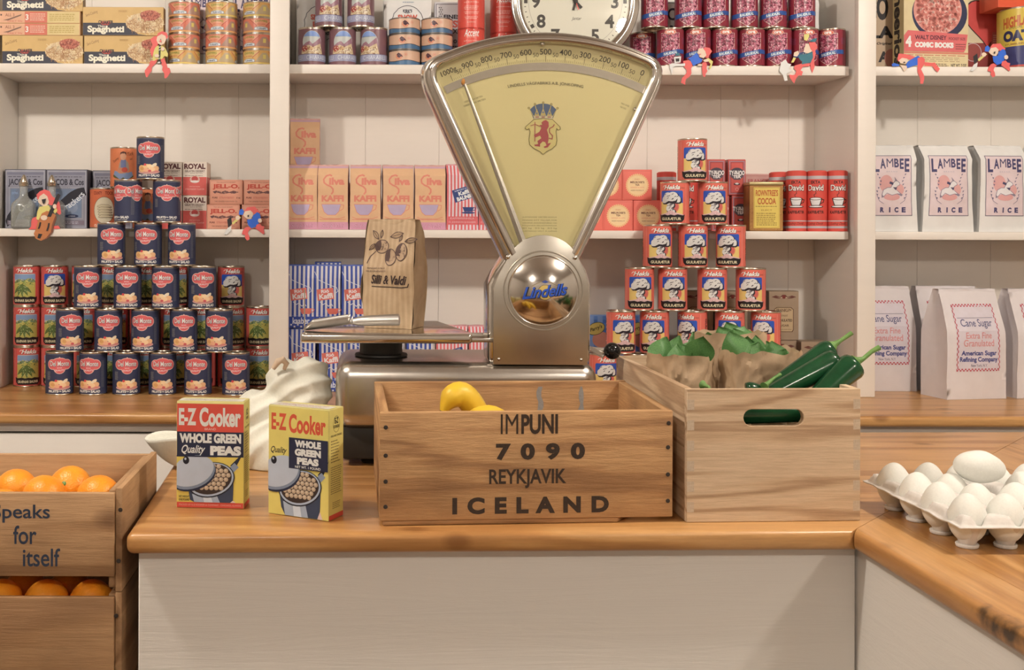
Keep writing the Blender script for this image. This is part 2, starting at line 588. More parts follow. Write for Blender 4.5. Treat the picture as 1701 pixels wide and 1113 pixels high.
    def mesh(s, name, fn, mat, du=0.0, dv=0.0, smooth=0):
        """fn(u, v, lift) -> point, u v in metres"""
        bm = bmesh.new()
        cl = bm.loops.layers.float_color.new('Col')
        lay = bm.verts.layers.float.new('lift')
        for v, f, col, bb, ly in s.items:
            vs = []
            for x, y in v:
                q = bm.verts.new((x / 1000, y / 1000, 0))
                q[lay] = ly * s.EPS
                vs.append(q)
            for t in f:
                if len(set(t)) < 3:
                    continue
                try:
                    fc = bm.faces.new([vs[i] for i in t])
                except ValueError:
                    continue
                for lp in fc.loops:
                    lp[cl] = col
        us = [p[0] / 1000 for it in s.items for p in (it[3][:2], it[3][2:])]
        vs_ = [p[1] / 1000 for it in s.items for p in (it[3][:2], it[3][2:])]
        for step, lo, hi, nrm in ((du, min(us), max(us), (1, 0, 0)), (dv, min(vs_), max(vs_), (0, 1, 0))):
            if step:
                k = math.ceil(lo / step)
                while k * step < hi:
                    co = (k * step, 0, 0) if nrm[0] else (0, k * step, 0)
                    bmesh.ops.bisect_plane(bm, geom=bm.verts[:] + bm.edges[:] + bm.faces[:], plane_co=co, plane_no=nrm, dist=1e-6)
                    k += 1
        bm.normal_update()
        for f in bm.faces:
            if f.normal.z < 0:
                f.normal_flip()
        for v in bm.verts:
            v.co = fn(v.co.x, v.co.y, v[lay])
        me = bpy.data.meshes.new(name)
        bm.to_mesh(me)
        bm.free()
        return finish(me, mat, smooth)
def on_front(y):
    return lambda u, v, l: Vector((u, y - l, v))
def on_can(r):
    return lambda u, v, l: Vector(((r + l) * math.sin(u / r), -(r + l) * math.cos(u / r), v))
# ------------------------------------------------------------------ the room
WALL_Y, SH_Y, POST_Y = 3.115, 2.915, 2.857
BC_Z, FC_Z = 0.930, 0.964
struct('floor', MB().box(-3.0, 3.6, -3.0, 3.16, -0.05, 0.0).mesh('floor', M_FLOOR))
struct('ceiling', MB().box(-3.0, 3.6, -3.0, 3.16, 2.75, 2.80).mesh('ceiling', M_ROOM))
struct('wall_left', MB().box(-3.05, -3.0, -3.0, 3.16, 0.0, 2.75).mesh('wall_left', M_ROOM))
struct('wall_right', MB().box(3.6, 3.65, -3.0, 3.16, 0.0, 2.75).mesh('wall_right', M_ROOM))
struct('wall_front', MB().box(-3.0, 3.6, -3.05, -3.0, 0.0, 2.75).mesh('wall_front', M_ROOM))
wb = struct('wall_back', MB().box(-3.0, 3.6, WALL_Y + 0.013, 3.16, 0.0, 2.75).mesh('wall_back', M_WALLB))
seams = [P(p, 250, WALL_Y).x for p in (-92, 30, 152, 274, 396, 490, 607, 729, 841, 958, 1075, 1197, 1310, 1402, 1524, 1646, 1768, 1890)]
for a, b in zip(seams, seams[1:]):
    struct('board', MB().box(a + 0.0002, b - 0.0002, WALL_Y, WALL_Y + 0.0125, 0.93, 2.70).mesh('board', M_WALLB, bevel=0.0005, seg=1), wb)

# shelving: posts, side panels and shelf boards
sh = thing('shelving_unit', 'white painted wooden wall shelving of three bays behind the counters', 'shelf')
XL, XM0, XM1 = P(30, 250, WALL_Y).x, P(447.5, 250, POST_Y).x, P(480, 250, POST_Y).x
XR, XP1 = 1.289, P(1455.5, 250, POST_Y).x
TOPZ = 2.30
def beam(name, x0, x1, y0, y1, z0, z1, bev=0.002, parent=sh):
    return obj(name, MB().box(x0, x1, y0, y1, z0, z1).mesh(name, M_SHELF, bevel=bev), parent)
for x0, x1 in ((XL - 0.055, XL - 0.001), (XM0, XM1), (XR + 0.003, XP1), (2.22, 2.27)):
    beam('post', x0, x1, POST_Y, POST_Y + 0.024, BC_Z, TOPZ, 0.003)
obj('side_panel', MB().slab([(XR + 0.024, POST_Y + 0.0242), (XR + 0.05, POST_Y + 0.0242), (XR + 0.03, WALL_Y - 0.0005), (XR - 0.004, WALL_Y - 0.0005)], BC_Z, TOPZ).mesh('side_panel', M_SHELF, bevel=0.001), sh)
for x0, x1 in ((XL - 0.03, XL), (XM0 + 0.012, XM1 - 0.012), (2.23, 2.26)):
    beam('side_panel', x0, x1, POST_Y + 0.0242, WALL_Y - 0.0005, BC_Z, TOPZ)
bays = ((XL, XM0 + 0.012), (XM1 - 0.012, XR + 0.006), (XR + 0.051, 2.23))
UPZ, MDZ = P(850, 108, SH_Y).z, P(850, 382.5, SH_Y).z
for x0, x1 in bays:
    for zt, th in ((UPZ, 0.025), (MDZ, 0.0215), (UPZ + 0.43, 0.025)):
        beam('shelf_board', x0 + 0.0005, x1 - 0.0005, SH_Y, WALL_Y - 0.0005, zt - th, zt)
beam('top_board', XL - 0.055, 2.27, POST_Y, WALL_Y - 0.0005, TOPZ, TOPZ + 0.03)

# the low back counter under the shelving
BC_Y = 2.553
bt = thing('back_worktop', 'honey coloured pine worktop under the white wall shelving', 'worktop')
ys = [BC_Y, BC_Y + 0.14, BC_Y + 0.28, BC_Y + 0.42, WALL_Y - 0.001]
def round_edges(me_builder, name, mat, test, rad, seg=4, joint=0.0008):
    me = bpy.data.meshes.new(name)
    me.from_pydata(me_builder.v, [], me_builder.f)
    bm = bmesh.new()
    bm.from_mesh(me)
    bmesh.ops.recalc_face_normals(bm, faces=bm.faces)
    ed = [e for e in bm.edges if test((e.verts[0].co + e.verts[1].co) / 2)]
    if ed:
        bmesh.ops.bevel(bm, geom=ed, offset=rad, segments=seg, profile=0.5, affect='EDGES')
    bm.to_mesh(me)
    bm.free()
    return finish(me, mat, 35)
for k in range(4):
    b = MB().box(-1.9, 2.6, ys[k] + (0.0004 if k else 0), ys[k + 1] - 0.0004, BC_Z - 0.025, BC_Z)
    if k == 0:
        me = round_edges(b, 'plank', M_PINEX, lambda c: abs(c.y - BC_Y) < 1e-4 and abs(c.x) < 1.0, 0.008)
    else:
        me = b.mesh('plank', M_PINEX, bevel=0.0006, seg=1)
    obj('plank', me, bt)
bc = thing('back_cabinet', 'long white cabinet front below the pine worktop at the back', 'cabinet')
obj('carcass', MB().box(-1.85, 2.55, BC_Y + 0.05, WALL_Y - 0.001, 0.0, BC_Z - 0.0256).mesh('carcass', M_DARK), bc)
GZ = P(1000, 720, BC_Y + 0.03).z
obj('top_rail', MB().box(-1.85, 2.55, BC_Y + 0.028, BC_Y + 0.0495, GZ, BC_Z - 0.0256).mesh('top_rail', M_SHELF, bevel=0.001), bc)
xs = [-1.85, P(452, 720, BC_Y + 0.03).x, P(960, 720, BC_Y + 0.03).x, P(1475, 720, BC_Y + 0.03).x, 2.0, 2.55]
for a, b in zip(xs, xs[1:]):
    obj('stile', MB().box(b - 0.012, b + 0.012, BC_Y + 0.028, BC_Y + 0.0495, 0.06, GZ - 0.0002).mesh('stile', M_SHELF), bc)
    obj('door', MB().box(a + 0.0125, b - 0.0125, BC_Y + 0.026, BC_Y + 0.0495, 0.06, GZ - 0.005).mesh('door', M_SHELF, bevel=0.0015), bc)

# the front counter and the counter coming forward at its right end (mitred corner)
FL, FR = Vector((-0.301, 1.409)), Vector((0.648, 1.4400))
MD = (Vector((1.133, 1.960)) - FR).normalized()
ex = (FR - FL).normalized()
ey = Vector((-ex.y, ex.x))
FT = 0.0275
ft = thing('front_worktop', 'lacquered pine counter top carrying the scale and crates', 'worktop')
ds = [0.0, 0.085, 0.20, 0.32, 0.44, 0.56, 0.705]
def on_mitre(d):
    t = d / MD.dot(ey)
    return FR + MD * t
for k in range(6):
    d0, d1 = ds[k] + (0.0003 if k else 0), ds[k + 1] - 0.0003
    a, b = FL + ey * d0, FL + ey * d1
    c, d = on_mitre(d1) - ex * 0.0006, on_mitre(d0) - ex * 0.0006
    b_ = MB().slab([a, d, c, b], FC_Z - FT, FC_Z)
    def test(m, k=k, b_=b_):
        q = m.xy - FL
        left = q.dot(ex) < 0.001
        front = k == 0 and abs(q.dot(ey)) < 0.001
        return (left or front) and not (left and not front and abs(m.z - FC_Z + FT / 2) < 0.004)
    obj('plank', round_edges(b_, 'plank', M_PINEX, test, 0.0095), ft)
# scorched plank for the edge of the right counter
M_SCORCH = wood('lacquered_pine_scorched', *PINE, 'Y', 0.28, rings=7, knots=0.75)
t = M_SCORCH.node_tree
bs = t.nodes['Principled BSDF']
src = bs.inputs['Base Color'].links[0].from_socket
sp = Vector((0.650, 1.108, FC_Z - 0.010))
tc = node(t, 'ShaderNodeTexCoord')
sb = node(t, 'ShaderNodeVectorMath', operation='SUBTRACT')
sb.inputs[1].default_value = sp
ml = node(t, 'ShaderNodeVectorMath', operation='MULTIPLY')
ml.inputs[1].default_value = (26, 8.5, 24)
ln = node(t, 'ShaderNodeVectorMath', operation='LENGTH')
nz = node(t, 'ShaderNodeTexNoise', Scale=60.0, Detail=4.0)
t.links.new(tc.outputs['Object'], sb.inputs[0])
t.links.new(tc.outputs['Object'], nz.inputs['Vector'])
t.links.new(sb.outputs[0], ml.inputs[0])
t.links.new(ml.outputs[0], ln.inputs[0])
ad = node(t, 'ShaderNodeMath', operation='ADD')
t.links.new(ln.outputs['Value'], ad.inputs[0])
t.links.new(nz.outputs[0], ad.inputs[1])
burn = ramp(t, ad.outputs[0], [(0.55, (0.95, 0.95, 0.95)), (0.95, (0.0, 0.0, 0.0))])
t.links.new(mix(t, src, (0.035, 0.022, 0.015, 1), burn), bs.inputs['Base Color'])
rt = thing('corner_worktop', 'lacquered pine counter top on the right under the egg tray, scorched edge', 'worktop')
xs = [0.0, 0.075, 0.19, 0.31, 0.43, 0.55, 0.70]
for k in range(6):
    x0, x1 = FR.x + xs[k] + (0.0003 if k else 0), FR.x + xs[k + 1] - 0.0003
    f0, f1 = FR + MD * ((x0 - FR.x) / MD.x), FR + MD * ((x1 - FR.x) / MD.x)
    b_ = MB().slab([(x0, 0.45), (x1, 0.45), (x1, f1.y - 0.0006), (x0, f0.y - 0.0006)], FC_Z - FT, FC_Z)
    obj('plank', round_edges(b_, 'plank', M_SCORCH if k == 0 else M_PINEY, lambda m, k=k: k == 0 and abs(m.x - FR.x) < 0.001 and abs(m.y - 0.9) < 0.4, 0.0095), rt)
fc = thing('front_counter', 'white painted counter front below the lacquered pine edge', 'counter')
p0, p1 = FL + ey * 0.028 + ex * 0.012, FR + ey * 0.028 + ex * 0.016
obj('front_panel', MB().slab([p0, p1, p1 + ey * 0.02, p0 + ey * 0.02], 0.0, FC_Z - FT - 0.0003).mesh('front_panel', M_PANEL, bevel=0.0015, seg=1), fc)
q0 = p0 + ey * 0.0203
obj('end_panel', MB().slab([q0, q0 + ex * 0.02, q0 + ex * 0.02 + ey * 0.64, q0 + ey * 0.64], 0.0, FC_Z - FT - 0.0003).mesh('end_panel', M_PANEL), fc)
rc = thing('corner_counter', 'white painted side panel below the right pine counter', 'counter')
obj('side_panel', MB().box(p1.x + 0.0035, p1.x + 0.024, 0.47, p1.y + 0.012, 0.0, FC_Z - FT - 0.0003).mesh('side_panel', M_PANEL, bevel=0.0015, seg=1), rc)
obj('back_panel', MB().box(p1.x + 0.65, p1.x + 0.67, 0.47, p1.y + 0.4, 0.0, FC_Z - FT - 0.0003).mesh('back_panel', M_PANEL), rc)
# ------------------------------------------------------------------ tins
def can_spec(r, h, art, bg, mat=None, lab=(0.004, 0.004), shiny=M_TIN):
    """tin can: body with recessed ends, wrapped label, two seam rims"""
    mat = mat or M_PRINT
    body = MB().lathe([(0.0, 0.0035), (r - 0.0035, 0.0035), (r - 0.003, 0.001), (r - 0.0012, 0.001), (r - 0.001, h - 0.001), (r - 0.003, h - 0.001),
                       (r - 0.0035, h - 0.0035), (r * 0.8, h - 0.003), (r * 0.76, h - 0.0038), (0.0, h - 0.0038)], 36).mesh('can_body', shiny, 30)
    def rim(z):
        p = [(r - 0.0026, z - 0.0015), (r - 0.0003, z - 0.0016), (r + 0.0006, z), (r - 0.0003, z + 0.0016), (r - 0.0026, z + 0.0015), (r - 0.0026, z - 0.0015)]
        return MB().lathe(p, 36).mesh('rim', shiny, 60)
    a = Art()
    z0, z1 = lab[0] * 1000, (h - lab[1]) * 1000
    W = PI * r * 1000
    a.rect(-W, z0, W, z1, bg)
    a.items += [(v, f, c, bb, ly + 1) for v, f, c, bb, ly in art.items]
    lm = a.mesh('paper_label', on_can(r - 0.0003), mat, du=r * 0.16, smooth=25)
    return [('can_body', body), ('paper_label', lm), ('rim', rim(0.0016)), ('rim', rim(h - 0.0016))]

def fruit_art(fruit=True, second=0.0):
    a = Art()
    def badge(cx):
        for g, col in ((1.6, '#e3b39a'), (0.0, '#d9605a')):
            a.many([[(cx + x + (rx + g) * math.cos(2 * PI * k / 20), y + (ry + g) * math.sin(2 * PI * k / 20)) for k in range(20)]
                    for x, y, rx, ry in ((-18, 80, 13.5, 12), (18, 80, 13.5, 12), (0, 84, 20, 12), (0, 70, 14, 13))], col)
        a.poly([(cx - 3, 96), (cx + 3, 96), (cx, 100)], '#e3b39a')
        a.text('Del Monte', cx, 81.5, 51, 14, '#2a2a3c', 0.045)
        a.text('Del Monte', cx, 82, 50, 13, '#e8dcc8', 0.012)
        a.text('BRAND', cx, 71, 12, 2.4, '#e8cfc0', 0.02)
        a.text('QUALITY', cx, 64.5, 25, 5, '#e8cfc0', 0.03)
    badge(0)
    badge(113 - second)
    if fruit:
        a.ell(0, 20.5, 31, 6.5, '#d8a490')
        a.ell(0, 22, 29, 5.5, '#c98478')
        for x, y, rx, ry, ro, c in ((-18, 28, 11, 9, -.3, '#e3b06f'), (-7, 33, 9, 6, .5, '#eabb80'), (4, 33, 8, 6, -.5, '#f0c894'), (14, 36, 9, 4.5, .7, '#ead0a8'),
                                    (19, 28, 9, 7, .3, '#e6ad78'), (8, 26, 9, 6, .1, '#eec08c'), (-6, 24, 9, 5, 0, '#e8a87c'), (-17, 28, 5.5, 4.5, -.3, '#d89a5c'),
                                    (-9, 38, 3.4, 3.2, 0, '#cf4a48'), (3, 22, 4, 3, 0, '#cf5a55'), (20, 21, 5, 2.5, 0, '#d98070')):
            a.ell(x, y, rx, ry, c, 16, ro)
        a.text('FRUITS', -16.5, 10.5, 27, 6.2, '#ecdfc8', 0.04)
        a.text('FOR', 1.5, 10.5, 7, 3.2, '#ecdfc8', 0.04)
        a.text('SALAD', 18.5, 10.5, 24, 6.8, '#ecdfc8', 0.04)
    else:
        a.text('FRUITS', -16, 14, 26, 6, '#ecdfc8', 0.04)
        a.text('FOR', 1.2, 14, 7, 3, '#ecdfc8', 0.04)
        a.text('SALAD', 17.5, 14, 22, 6.4, '#ecdfc8', 0.04)
        a.text('PACKED IN HEAVY SYRUP', 0, 7.5, 50, 2.6, '#c9bda8', 0.04)
    a.lines_of_type(-35, 40, -24, 62, 9, '#8d867a')
    a.lines_of_type(34, 20, 44, 90, 26, '#6f6c6c')
    a.rect(-113, 105.5, 113, 106.3, '#8a877f')
    return a
FRUIT = can_spec(0.036, 0.1115, fruit_art(), '#36384c')
FRUIT_PLAIN = can_spec(0.036, 0.1115, fruit_art(False, 62), '#36384c')

def cloud(a, cx, cy, k, col_out='#2a2228', rim=1.3):
    blobs = [(-12, 0, 9, 8), (-6, 7, 10, 9), (5, 8, 11, 9), (13, 1, 9, 8), (0, 0, 13, 9), (-16, -4, 5, 4), (17, -2, 5, 5)]
    stem = [(0, -12, 8, 7), (-3, -20, 7, 7), (3, -27, 7, 7), (-1, -33, 8, 6)]
    for g, col, sh in ((rim, col_out, (1.6, -1.8)), (0, '#dcd0bd', (0, 0))):
        a.many([[(cx + (x + sh[0] + (rx + g) * math.cos(2 * PI * t / 16)) * k, cy + (y + sh[1] + (ry + g) * math.sin(2 * PI * t / 16)) * k) for t in range(16)] for x, y, rx, ry in stem + blobs], col)
    rnd = random.Random(3)
    a.many([[(cx + (x + u) * k, cy + (y + v) * k) for u, v in ((0, 0), (4.2, 2.2), (3.6, 3.6), (0.2, 1.4))] for x, y in
            [(rnd.uniform(-15, 13), rnd.uniform(-2, 12)) for _ in range(9)] + [(rnd.uniform(-9, 5), rnd.uniform(-36, -10)) for _ in range(26)]], '#4a3f44')
def hekla_art(words, bg='#cf5a48', peas=False):
    a = Art()
    x0, x1 = -31, 31
    a.poly([(x0, 16), (x1, 16), (x1, 84)] + [(x1 - 4 + 4 * math.cos(t * PI / 8), 84 + 4 * math.sin(t * PI / 8)) for t in range(1, 5)] +
           [(x0 + 4 - 4 * math.sin(t * PI / 8), 84 + 4 * math.cos(t * PI / 8)) for t in range(0, 5)], '#b9b3a4' if peas else '#2f52a0')
    if peas:
        a.rect(x0, 72, x1, 86, '#8295ab')
        a.poly([(x0, 66), (-14, 74), (-2, 69), (12, 76), (x1, 69), (x1, 60), (x0, 60)], '#77855f')
        a.poly([(x0, 16), (x1, 16), (x1, 64), (8, 67), (x0, 62)], '#b9a752')
        a.bits(lambda x, y: True, 60, 5, 1.6, ['#4f5f34', '#8f9a50', '#d3c06a'], 5, box=(x0 + 2, 54, x1 - 2, 74))
        for rx, c in ((0, '#27301f'), (-0.9, '#5d6b35')):
            a.many([[(-6 + (t_ * math.cos(an) - s_ * (4.2 + rx) * math.sin(PI * min(1, t_ / 36)) * math.sin(an)), 60 + (t_ * math.sin(an) + s_ * (4.2 + rx) * math.sin(PI * min(1, t_ / 36)) * math.cos(an)))
                     for t_, s_ in [(q * 3.0, 1) for q in range(13)] + [(36 - q * 3.0, -1) for q in range(13)]] for an in (-2.3, -1.9, -1.5, -1.1, -0.75)], c)
        a.bits(lambda x, y: True, 26, 3, 1.2, ['#b8bd7a'], 8, box=(-18, 28, 14, 56))
    else:
        a.poly([(x0, 16), (x1, 16), (x1, 56), (x0, 60)], '#e3bd6a')
        a.ell(8, 46, 13, 15, '#d88457')
        a.ell(10, 46, 9, 11, '#cc6154')
        cloud(a, -1, 65, 1.16, rim=1.2)
        a.poly([(-15, 56), (-6, 61), (4, 60), (12, 62), (17, 68), (15, 58), (7, 53), (-3, 56), (-10, 53)], '#2a2228')
        a.poly([(x0 - 4, 26), (-16, 29), (-9, 32), (-5, 36), (4, 36), (9, 32), (16, 30), (x1 + 4, 25), (x1, 18), (x0, 18)], '#d9aea2')
    a.poly([(x0 - 5, 27), (x0 + 2, 24.5), (-16, 26.5), (-8, 24), (0, 26), (9, 24), (17, 26.5), (x1, 24), (x1 + 5, 26), (x1 + 3, 13), (x1 - 3, 7), (x0 + 3, 7), (x0 - 3, 13)], '#231c1c')
    a.text(words, 0, 15, 52 if len(words) < 10 else 57, 7.4, '#dcc89a', 0.035)
    a.text('Hekla', 3, 96, 43, 12, '#5b2620', 0.05, 0.35)
    a.text('Hekla', 2, 96.6, 42, 11.5, '#f0e4d2', 0.028, 0.35)
    a.line([(-24, 97), (-20, 101), (-13, 100)], 1.4, '#f0e4d2')
    a.lines_of_type(26, 93, 36, 96, 2, '#5b2620')
    a.rect(40, 6, 41, 104, '#e9a08a')
    a.rect(-41, 6, -40, 104, '#e9a08a')
    for s in (1, -1):
        a.text(words, s * 62, 55, 74, 9, '#231c1c', 0.04, rot=-PI / 2)
    return a
CARROT = can_spec(0.0375, 0.1115, hekla_art('GULRÆTUR'), '#e06c56', M_GLOSSP)
PEAS = can_spec(0.0368, 0.1100, hekla_art('GRÆNAR BAUNIR', peas=True), '#cf574b', M_GLOSSP)
PEASV = can_spec(0.0368, 0.1100, hekla_art('GRÆNAR BAUNIR'), '#cf574b', M_GLOSSP)

def place_cans(spec, rows, ax, z0, h, name, cat, group, lab, dz=0.0004, start=0):
    """rows of (pixel x, label turn) from the bottom up"""
    for i, row in enumerate(rows):
        for j, (px, off) in enumerate(row):
            z = z0 + i * (h + dz) + 0.0002
            x = P(px, EYE, ax).x - ROLL * (0)
            x = P(px, 389 + (EYE - z - h / 2) / ax * F, ax).x
            face = math.atan2(x, ax)
            sp = spec(i, j) if callable(spec) else spec
            make(sp, name, lab(i, j, len(row)), cat, (x, ax, z), -face + math.asin(max(-0.95, min(0.95, off))) + RND.uniform(-.03, .03), group)

def nth(j, n):
    if n == 1:
        return 'only'
    return 'leftmost' if j == 0 else 'rightmost' if j == n - 1 else ORD[j] + ' from left'
ROWN = ['bottom row', 'second row up', 'third row up', 'fourth row up', 'fifth row up', 'top']
def pyr(what):
    def f(i, j, n):
        if n == 1:
            return f'{what}, the single one on top of the pyramid'
        return f'{what}, {nth(j, n)} in the {ROWN[i]} of the pyramid'
    return f
DMR = [[(99, 0), (155, -.35), (210, .03), (270, 0), (329, -.2), (392, 0)],
       [(116, .12), (180, 0), (241, -.25), (305, 0), (364, -.25)],
       [(146, 0), (212, -.05), (275, -.35), (336, .08)],
       [(185, .1), (246, -.25), (302, -.28)],
       [(213, -.70), (277, 0)], [(250, -.12)]]
place_cans(lambda i, j: FRUIT_PLAIN if i == 4 else FRUIT, DMR, 2.871, BC_Z, 0.1115, 'fruit_can', 'can', 'pyramid of navy fruit cans', pyr('navy fruit can'))
CRR = [[(1002, .3), (1060, .2), (1119, .1), (1180, 0), (1242, .1), (1300, .1)],
       [(1031, .28), (1087, -.1), (1150, -.5), (1212, 0), (1272, -.25)],
       [(1062, .1), (1117, .1), (1183, .1), (1247, 0)],
       [(1092, .22), (1151, .22), (1214, -.28)],
       [(1121, -.28), (1184, .17)], [(1150, .25)]]
place_cans(CARROT, CRR, 2.871, BC_Z, 0.1115, 'carrot_can', 'can', 'pyramid of volcano cans', pyr('orange volcano can'))
PCX = [45, 91, 142, 190, 238, 289, 337, 384, 431]
PROWS = [[(x, [.1, .05, .15, -.1, 0, .1, -.2, .1, .05][k]) for k, x in enumerate(PCX)], [(x, [-.05, .0, -.3, .1, .2, 0, -.1, .35, 0][k]) for k, x in enumerate(PCX)],
         [(x, [-.2, .0, -.35, -.4, .3, .4, .2, .1][k]) for k, x in enumerate(PCX[:8])]]
def peas_lab(i, j, n):
    if i == 2 and j in (1, 7):
        return 'red can with a smoking volcano picture, top of stack ' + ('left of' if j == 1 else 'right of') + ' the navy cans'
    return f'red pea pod can, {["bottom", "middle", "top"][i]} layer, {nth(j, 9) if j != 8 else "against the post"}, behind navy cans'
place_cans(lambda i, j: PEASV if (i == 2 and j in (1, 7)) else PEAS, PROWS, 3.02, BC_Z, 0.110, 'pea_can', 'can', 'red pea cans behind the navy pyramid', peas_lab)

# asparagus cans on the left middle shelf
def asparagus_art(front):
    a = Art()
    if front:
        a.text('COUNTY', -18, 96, 24, 9, '#7a2a20', 0.03)
        a.text('TOCK', 14, 96, 24, 9, '#7a2a20', 0.03)
        a.ell(0, 50, 29, 36, '#4d3a2c', 28)
        a.ell(0, 50, 28, 35, '#d9c5a0', 28)
        for k in range(5):
            y = 62 - k * 7
            a.poly([(-18 + k, y), (-8, y + 4), (12, y + 3), (21 + k, y - 3), (20 + k, y - 6), (10, y - 4), (-10, y - 5), (-19 + k, y - 4)], '#6d5642')
            a.poly([(-17 + k, y), (-8, y + 3.2), (12, y + 2.2), (20 + k, y - 3.2), (10, y - 3.2), (-10, y - 4), (-18 + k, y - 3.4)], '#cdb78e')
        a.text('CUT ASPARAGUS', 0, 9, 56, 6.5, '#e8d2b2', 0.03)
    else:
        a.ell(0, 32, 30, 9, '#5c5a32')
        a.poly([(-28, 36), (-8, 22), (0, 28), (10, 20), (28, 34), (24, 44), (10, 40), (0, 48), (-10, 42), (-24, 46)], '#7f8aa0')
        a.poly([(-14, 44), (-10, 66), (-4, 76), (6, 76), (14, 66), (16, 48), (6, 38), (-6, 38)], '#a48c74')
        a.poly([(-7, 44), (-6, 74), (-2, 76), (3, 76), (7, 74), (8, 46), (2, 40)], '#6f7490')
        a.ell(-6, 46, 10, 8, '#c9805a')
        a.ell(4, 48, 8, 7, '#c24f3a')
        a.ell(0, 84, 8, 10, '#d99a72')
        a.poly([(-8, 88), (-7, 95), (0, 98), (8, 95), (8, 86), (5, 92), (-4, 92)], '#5a3328')
        a.text('Tommy', -20, 74, 20, 9, '#4a2a1c', 0.0, 0.4, rot=0.6)
        a.text('Tuck', 20, 92, 18, 9, '#4a2a1c', 0.0, 0.4, rot=0.25)
        a.text('cut', 22, 78, 8, 5, '#4a2a1c', 0.0, 0.4, rot=0.2)
        a.text('CUT ASPARAGUS', 0, 9, 56, 6, '#4a2a1c', 0.02)
    return a
ASPA = can_spec(0.0365, 0.110, asparagus_art(True), '#cf6a43')
ASPB = can_spec(0.0365, 0.110, asparagus_art(False), '#d97a4c')
ax = 2.985
for px, lev, sp, off, lb in ((172, 0, ASPA, .05, 'orange can with a sheaf of white asparagus beside the grey cracker boxes'),
                             (243, 0, ASPB, .1, 'orange asparagus can with farm boy picture, peeking between two navy cans'),
                             (203.5, 1, ASPB, -.05, 'orange asparagus can with seated farm boy, beside the topmost navy can')):
    if lev:
        px = 205.5
    x = P(px, 340, ax).x
    make(sp, 'asparagus_can', lb, 'can', (x, ax, MDZ + 0.0002 + lev * 0.1104), -math.atan2(x, ax) + off, 'orange asparagus cans')

# flat tins, top left: turnips
def turnip_art(alt):
    a = Art()
    pal = ('#d9735a', '#d9a05f') if alt else ('#c99a50', '#d9b860')
    for u in (-90, 0, 90):
        a.poly([(u - 32, 37), (u + 32, 37), (u + 12, 20), (u + 12, 8), (u - 12, 8), (u - 12, 20)], '#d9906a' if alt else '#d6ac66')
        a.line([(u - 32, 37), (u - 12, 20)], 1.6, '#b8503f')
        a.line([(u + 32, 37), (u + 12, 20)], 1.6, '#b8503f')
        a.text('CHIVERS', u, 32, 34, 7, '#8d8a3c', 0.03, bow=0.3)
        a.text('EARLY GARDEN', u, 24, 22, 2.4, '#c94f3e', 0.02)
        a.poly([(u - 19, 8), (u + 19, 8), (u + 19, 15), (u + 12, 17), (u, 18), (u - 12, 17), (u - 19, 15)], '#77726a')
        a.poly([(u - 18, 9), (u + 18, 9), (u + 18, 14.4), (u + 12, 16), (u, 17), (u - 12, 16), (u - 18, 14.4)], '#d8d2c6')
        a.text('TURNIPS', u, 12.4, 25, 4.2, '#4f5a68', 0.03)
    for u in (-45, 45):
        a.poly([(u - 26, 8), (u + 26, 8), (u + 6, 33), (u - 6, 33)], '#a98068' if alt else '#b59a70')
        a.rect(u - 4, 17, u + 4, 28, '#d3b860')
    a.rect(-135, 3.4, 135, 7, pal[1])
    return a
TURN = [can_spec(0.0430, 0.0425, turnip_art(k), ['#cf9a55', '#d07458'][k], M_GLOSSP, (0.003, 0.003)) for k in (0, 1)]
for c, px in enumerate((306, 368, 430)):
    for r in range(4):
        x = P(px, 70, 2.975).x
        make(TURN[1 if (c == 0 and r in (1, 2, 3)) or (c == 1 and r in (1, 2)) or (c == 2 and r in (1, 2)) else 0], 'turnip_can',
             f'low orange turnip tin, {["bottom", "second up", "third up", "top"][r]} of the {["left", "middle", "right"][c]} stack by the spaghetti boxes',
             'can', (x, 2.975, UPZ + 0.0002 + r * 0.0428), RND.choice((0.15, -0.3, 0.9, -0.7, 1.6)) - math.atan2(x, 2.975), 'low turnip tins')

# purple cans and tan fish tins, upper shelf of the middle bay
def abalone_art():
    a = Art()
    for u in (0, 95, -95):
        a.ell(u, 66, 27, 30, '#b9b5a4', 28)
        a.poly([(u - 22, 82)] + [(u + 26 * math.cos(t * PI / 12), 66 + 29 * math.sin(t * PI / 12)) for t in range(2, 11)], '#7f93b8')
        a.poly([(u - 27, 56), (u - 16, 64), (u - 6, 68), (u + 2, 60), (u + 14, 70), (u + 24, 78), (u + 28, 60), (u + 24, 44), (u - 24, 44)], '#9a6f72')
        a.poly([(u - 29, 46), (u - 10, 58), (u + 4, 52), (u + 24, 62), (u + 31, 34), (u - 31, 34)], '#cdb083')
        a.ell(u - 20, 48, 9, 8, '#a8483c')
        a.ell(u + 8, 43, 14, 5, '#dcc39c')
        a.ell(u - 4, 48, 8, 5, '#c79a66')
        a.bits(lambda x, y: True, 40, 5, 1.4, ['#6f3f34', '#e6d3ae', '#8c5a3c'], 4, box=(u - 26, 34, u + 26, 54))
    a.rect(-115, 14, 115, 33, '#9b95a2')
    a.rect(-115, 32.2, 115, 33, '#5a4a58')
    for u in (-62, 20, 100):
        a.text('CHIARABILLI', u, 23.5, 70, 12.5, '#5d5468', 0.03)
        a.text('CHIARABILLI', u, 23.8, 69, 11.6, '#d6d2d6', 0.0)
    return a
PURP = can_spec(0.0368, 0.1060, abalone_art(), '#7d5554', M_GLOSSP, (0.005, 0.005))
ax = 2.985
for px, off, lb in ((518, .0, 'leftmost of the three in the lower row'), (569, .05, 'middle of the three in the lower row'), (621, -.45, 'rightmost of the three, beside the tan fish tins')):
    x = P(px, 75, ax).x
    make(PURP, 'abalone_can', 'purple can with shore picture, ' + lb, 'can', (x, ax, UPZ + 0.0002), off - math.atan2(x, ax), 'purple shore cans')
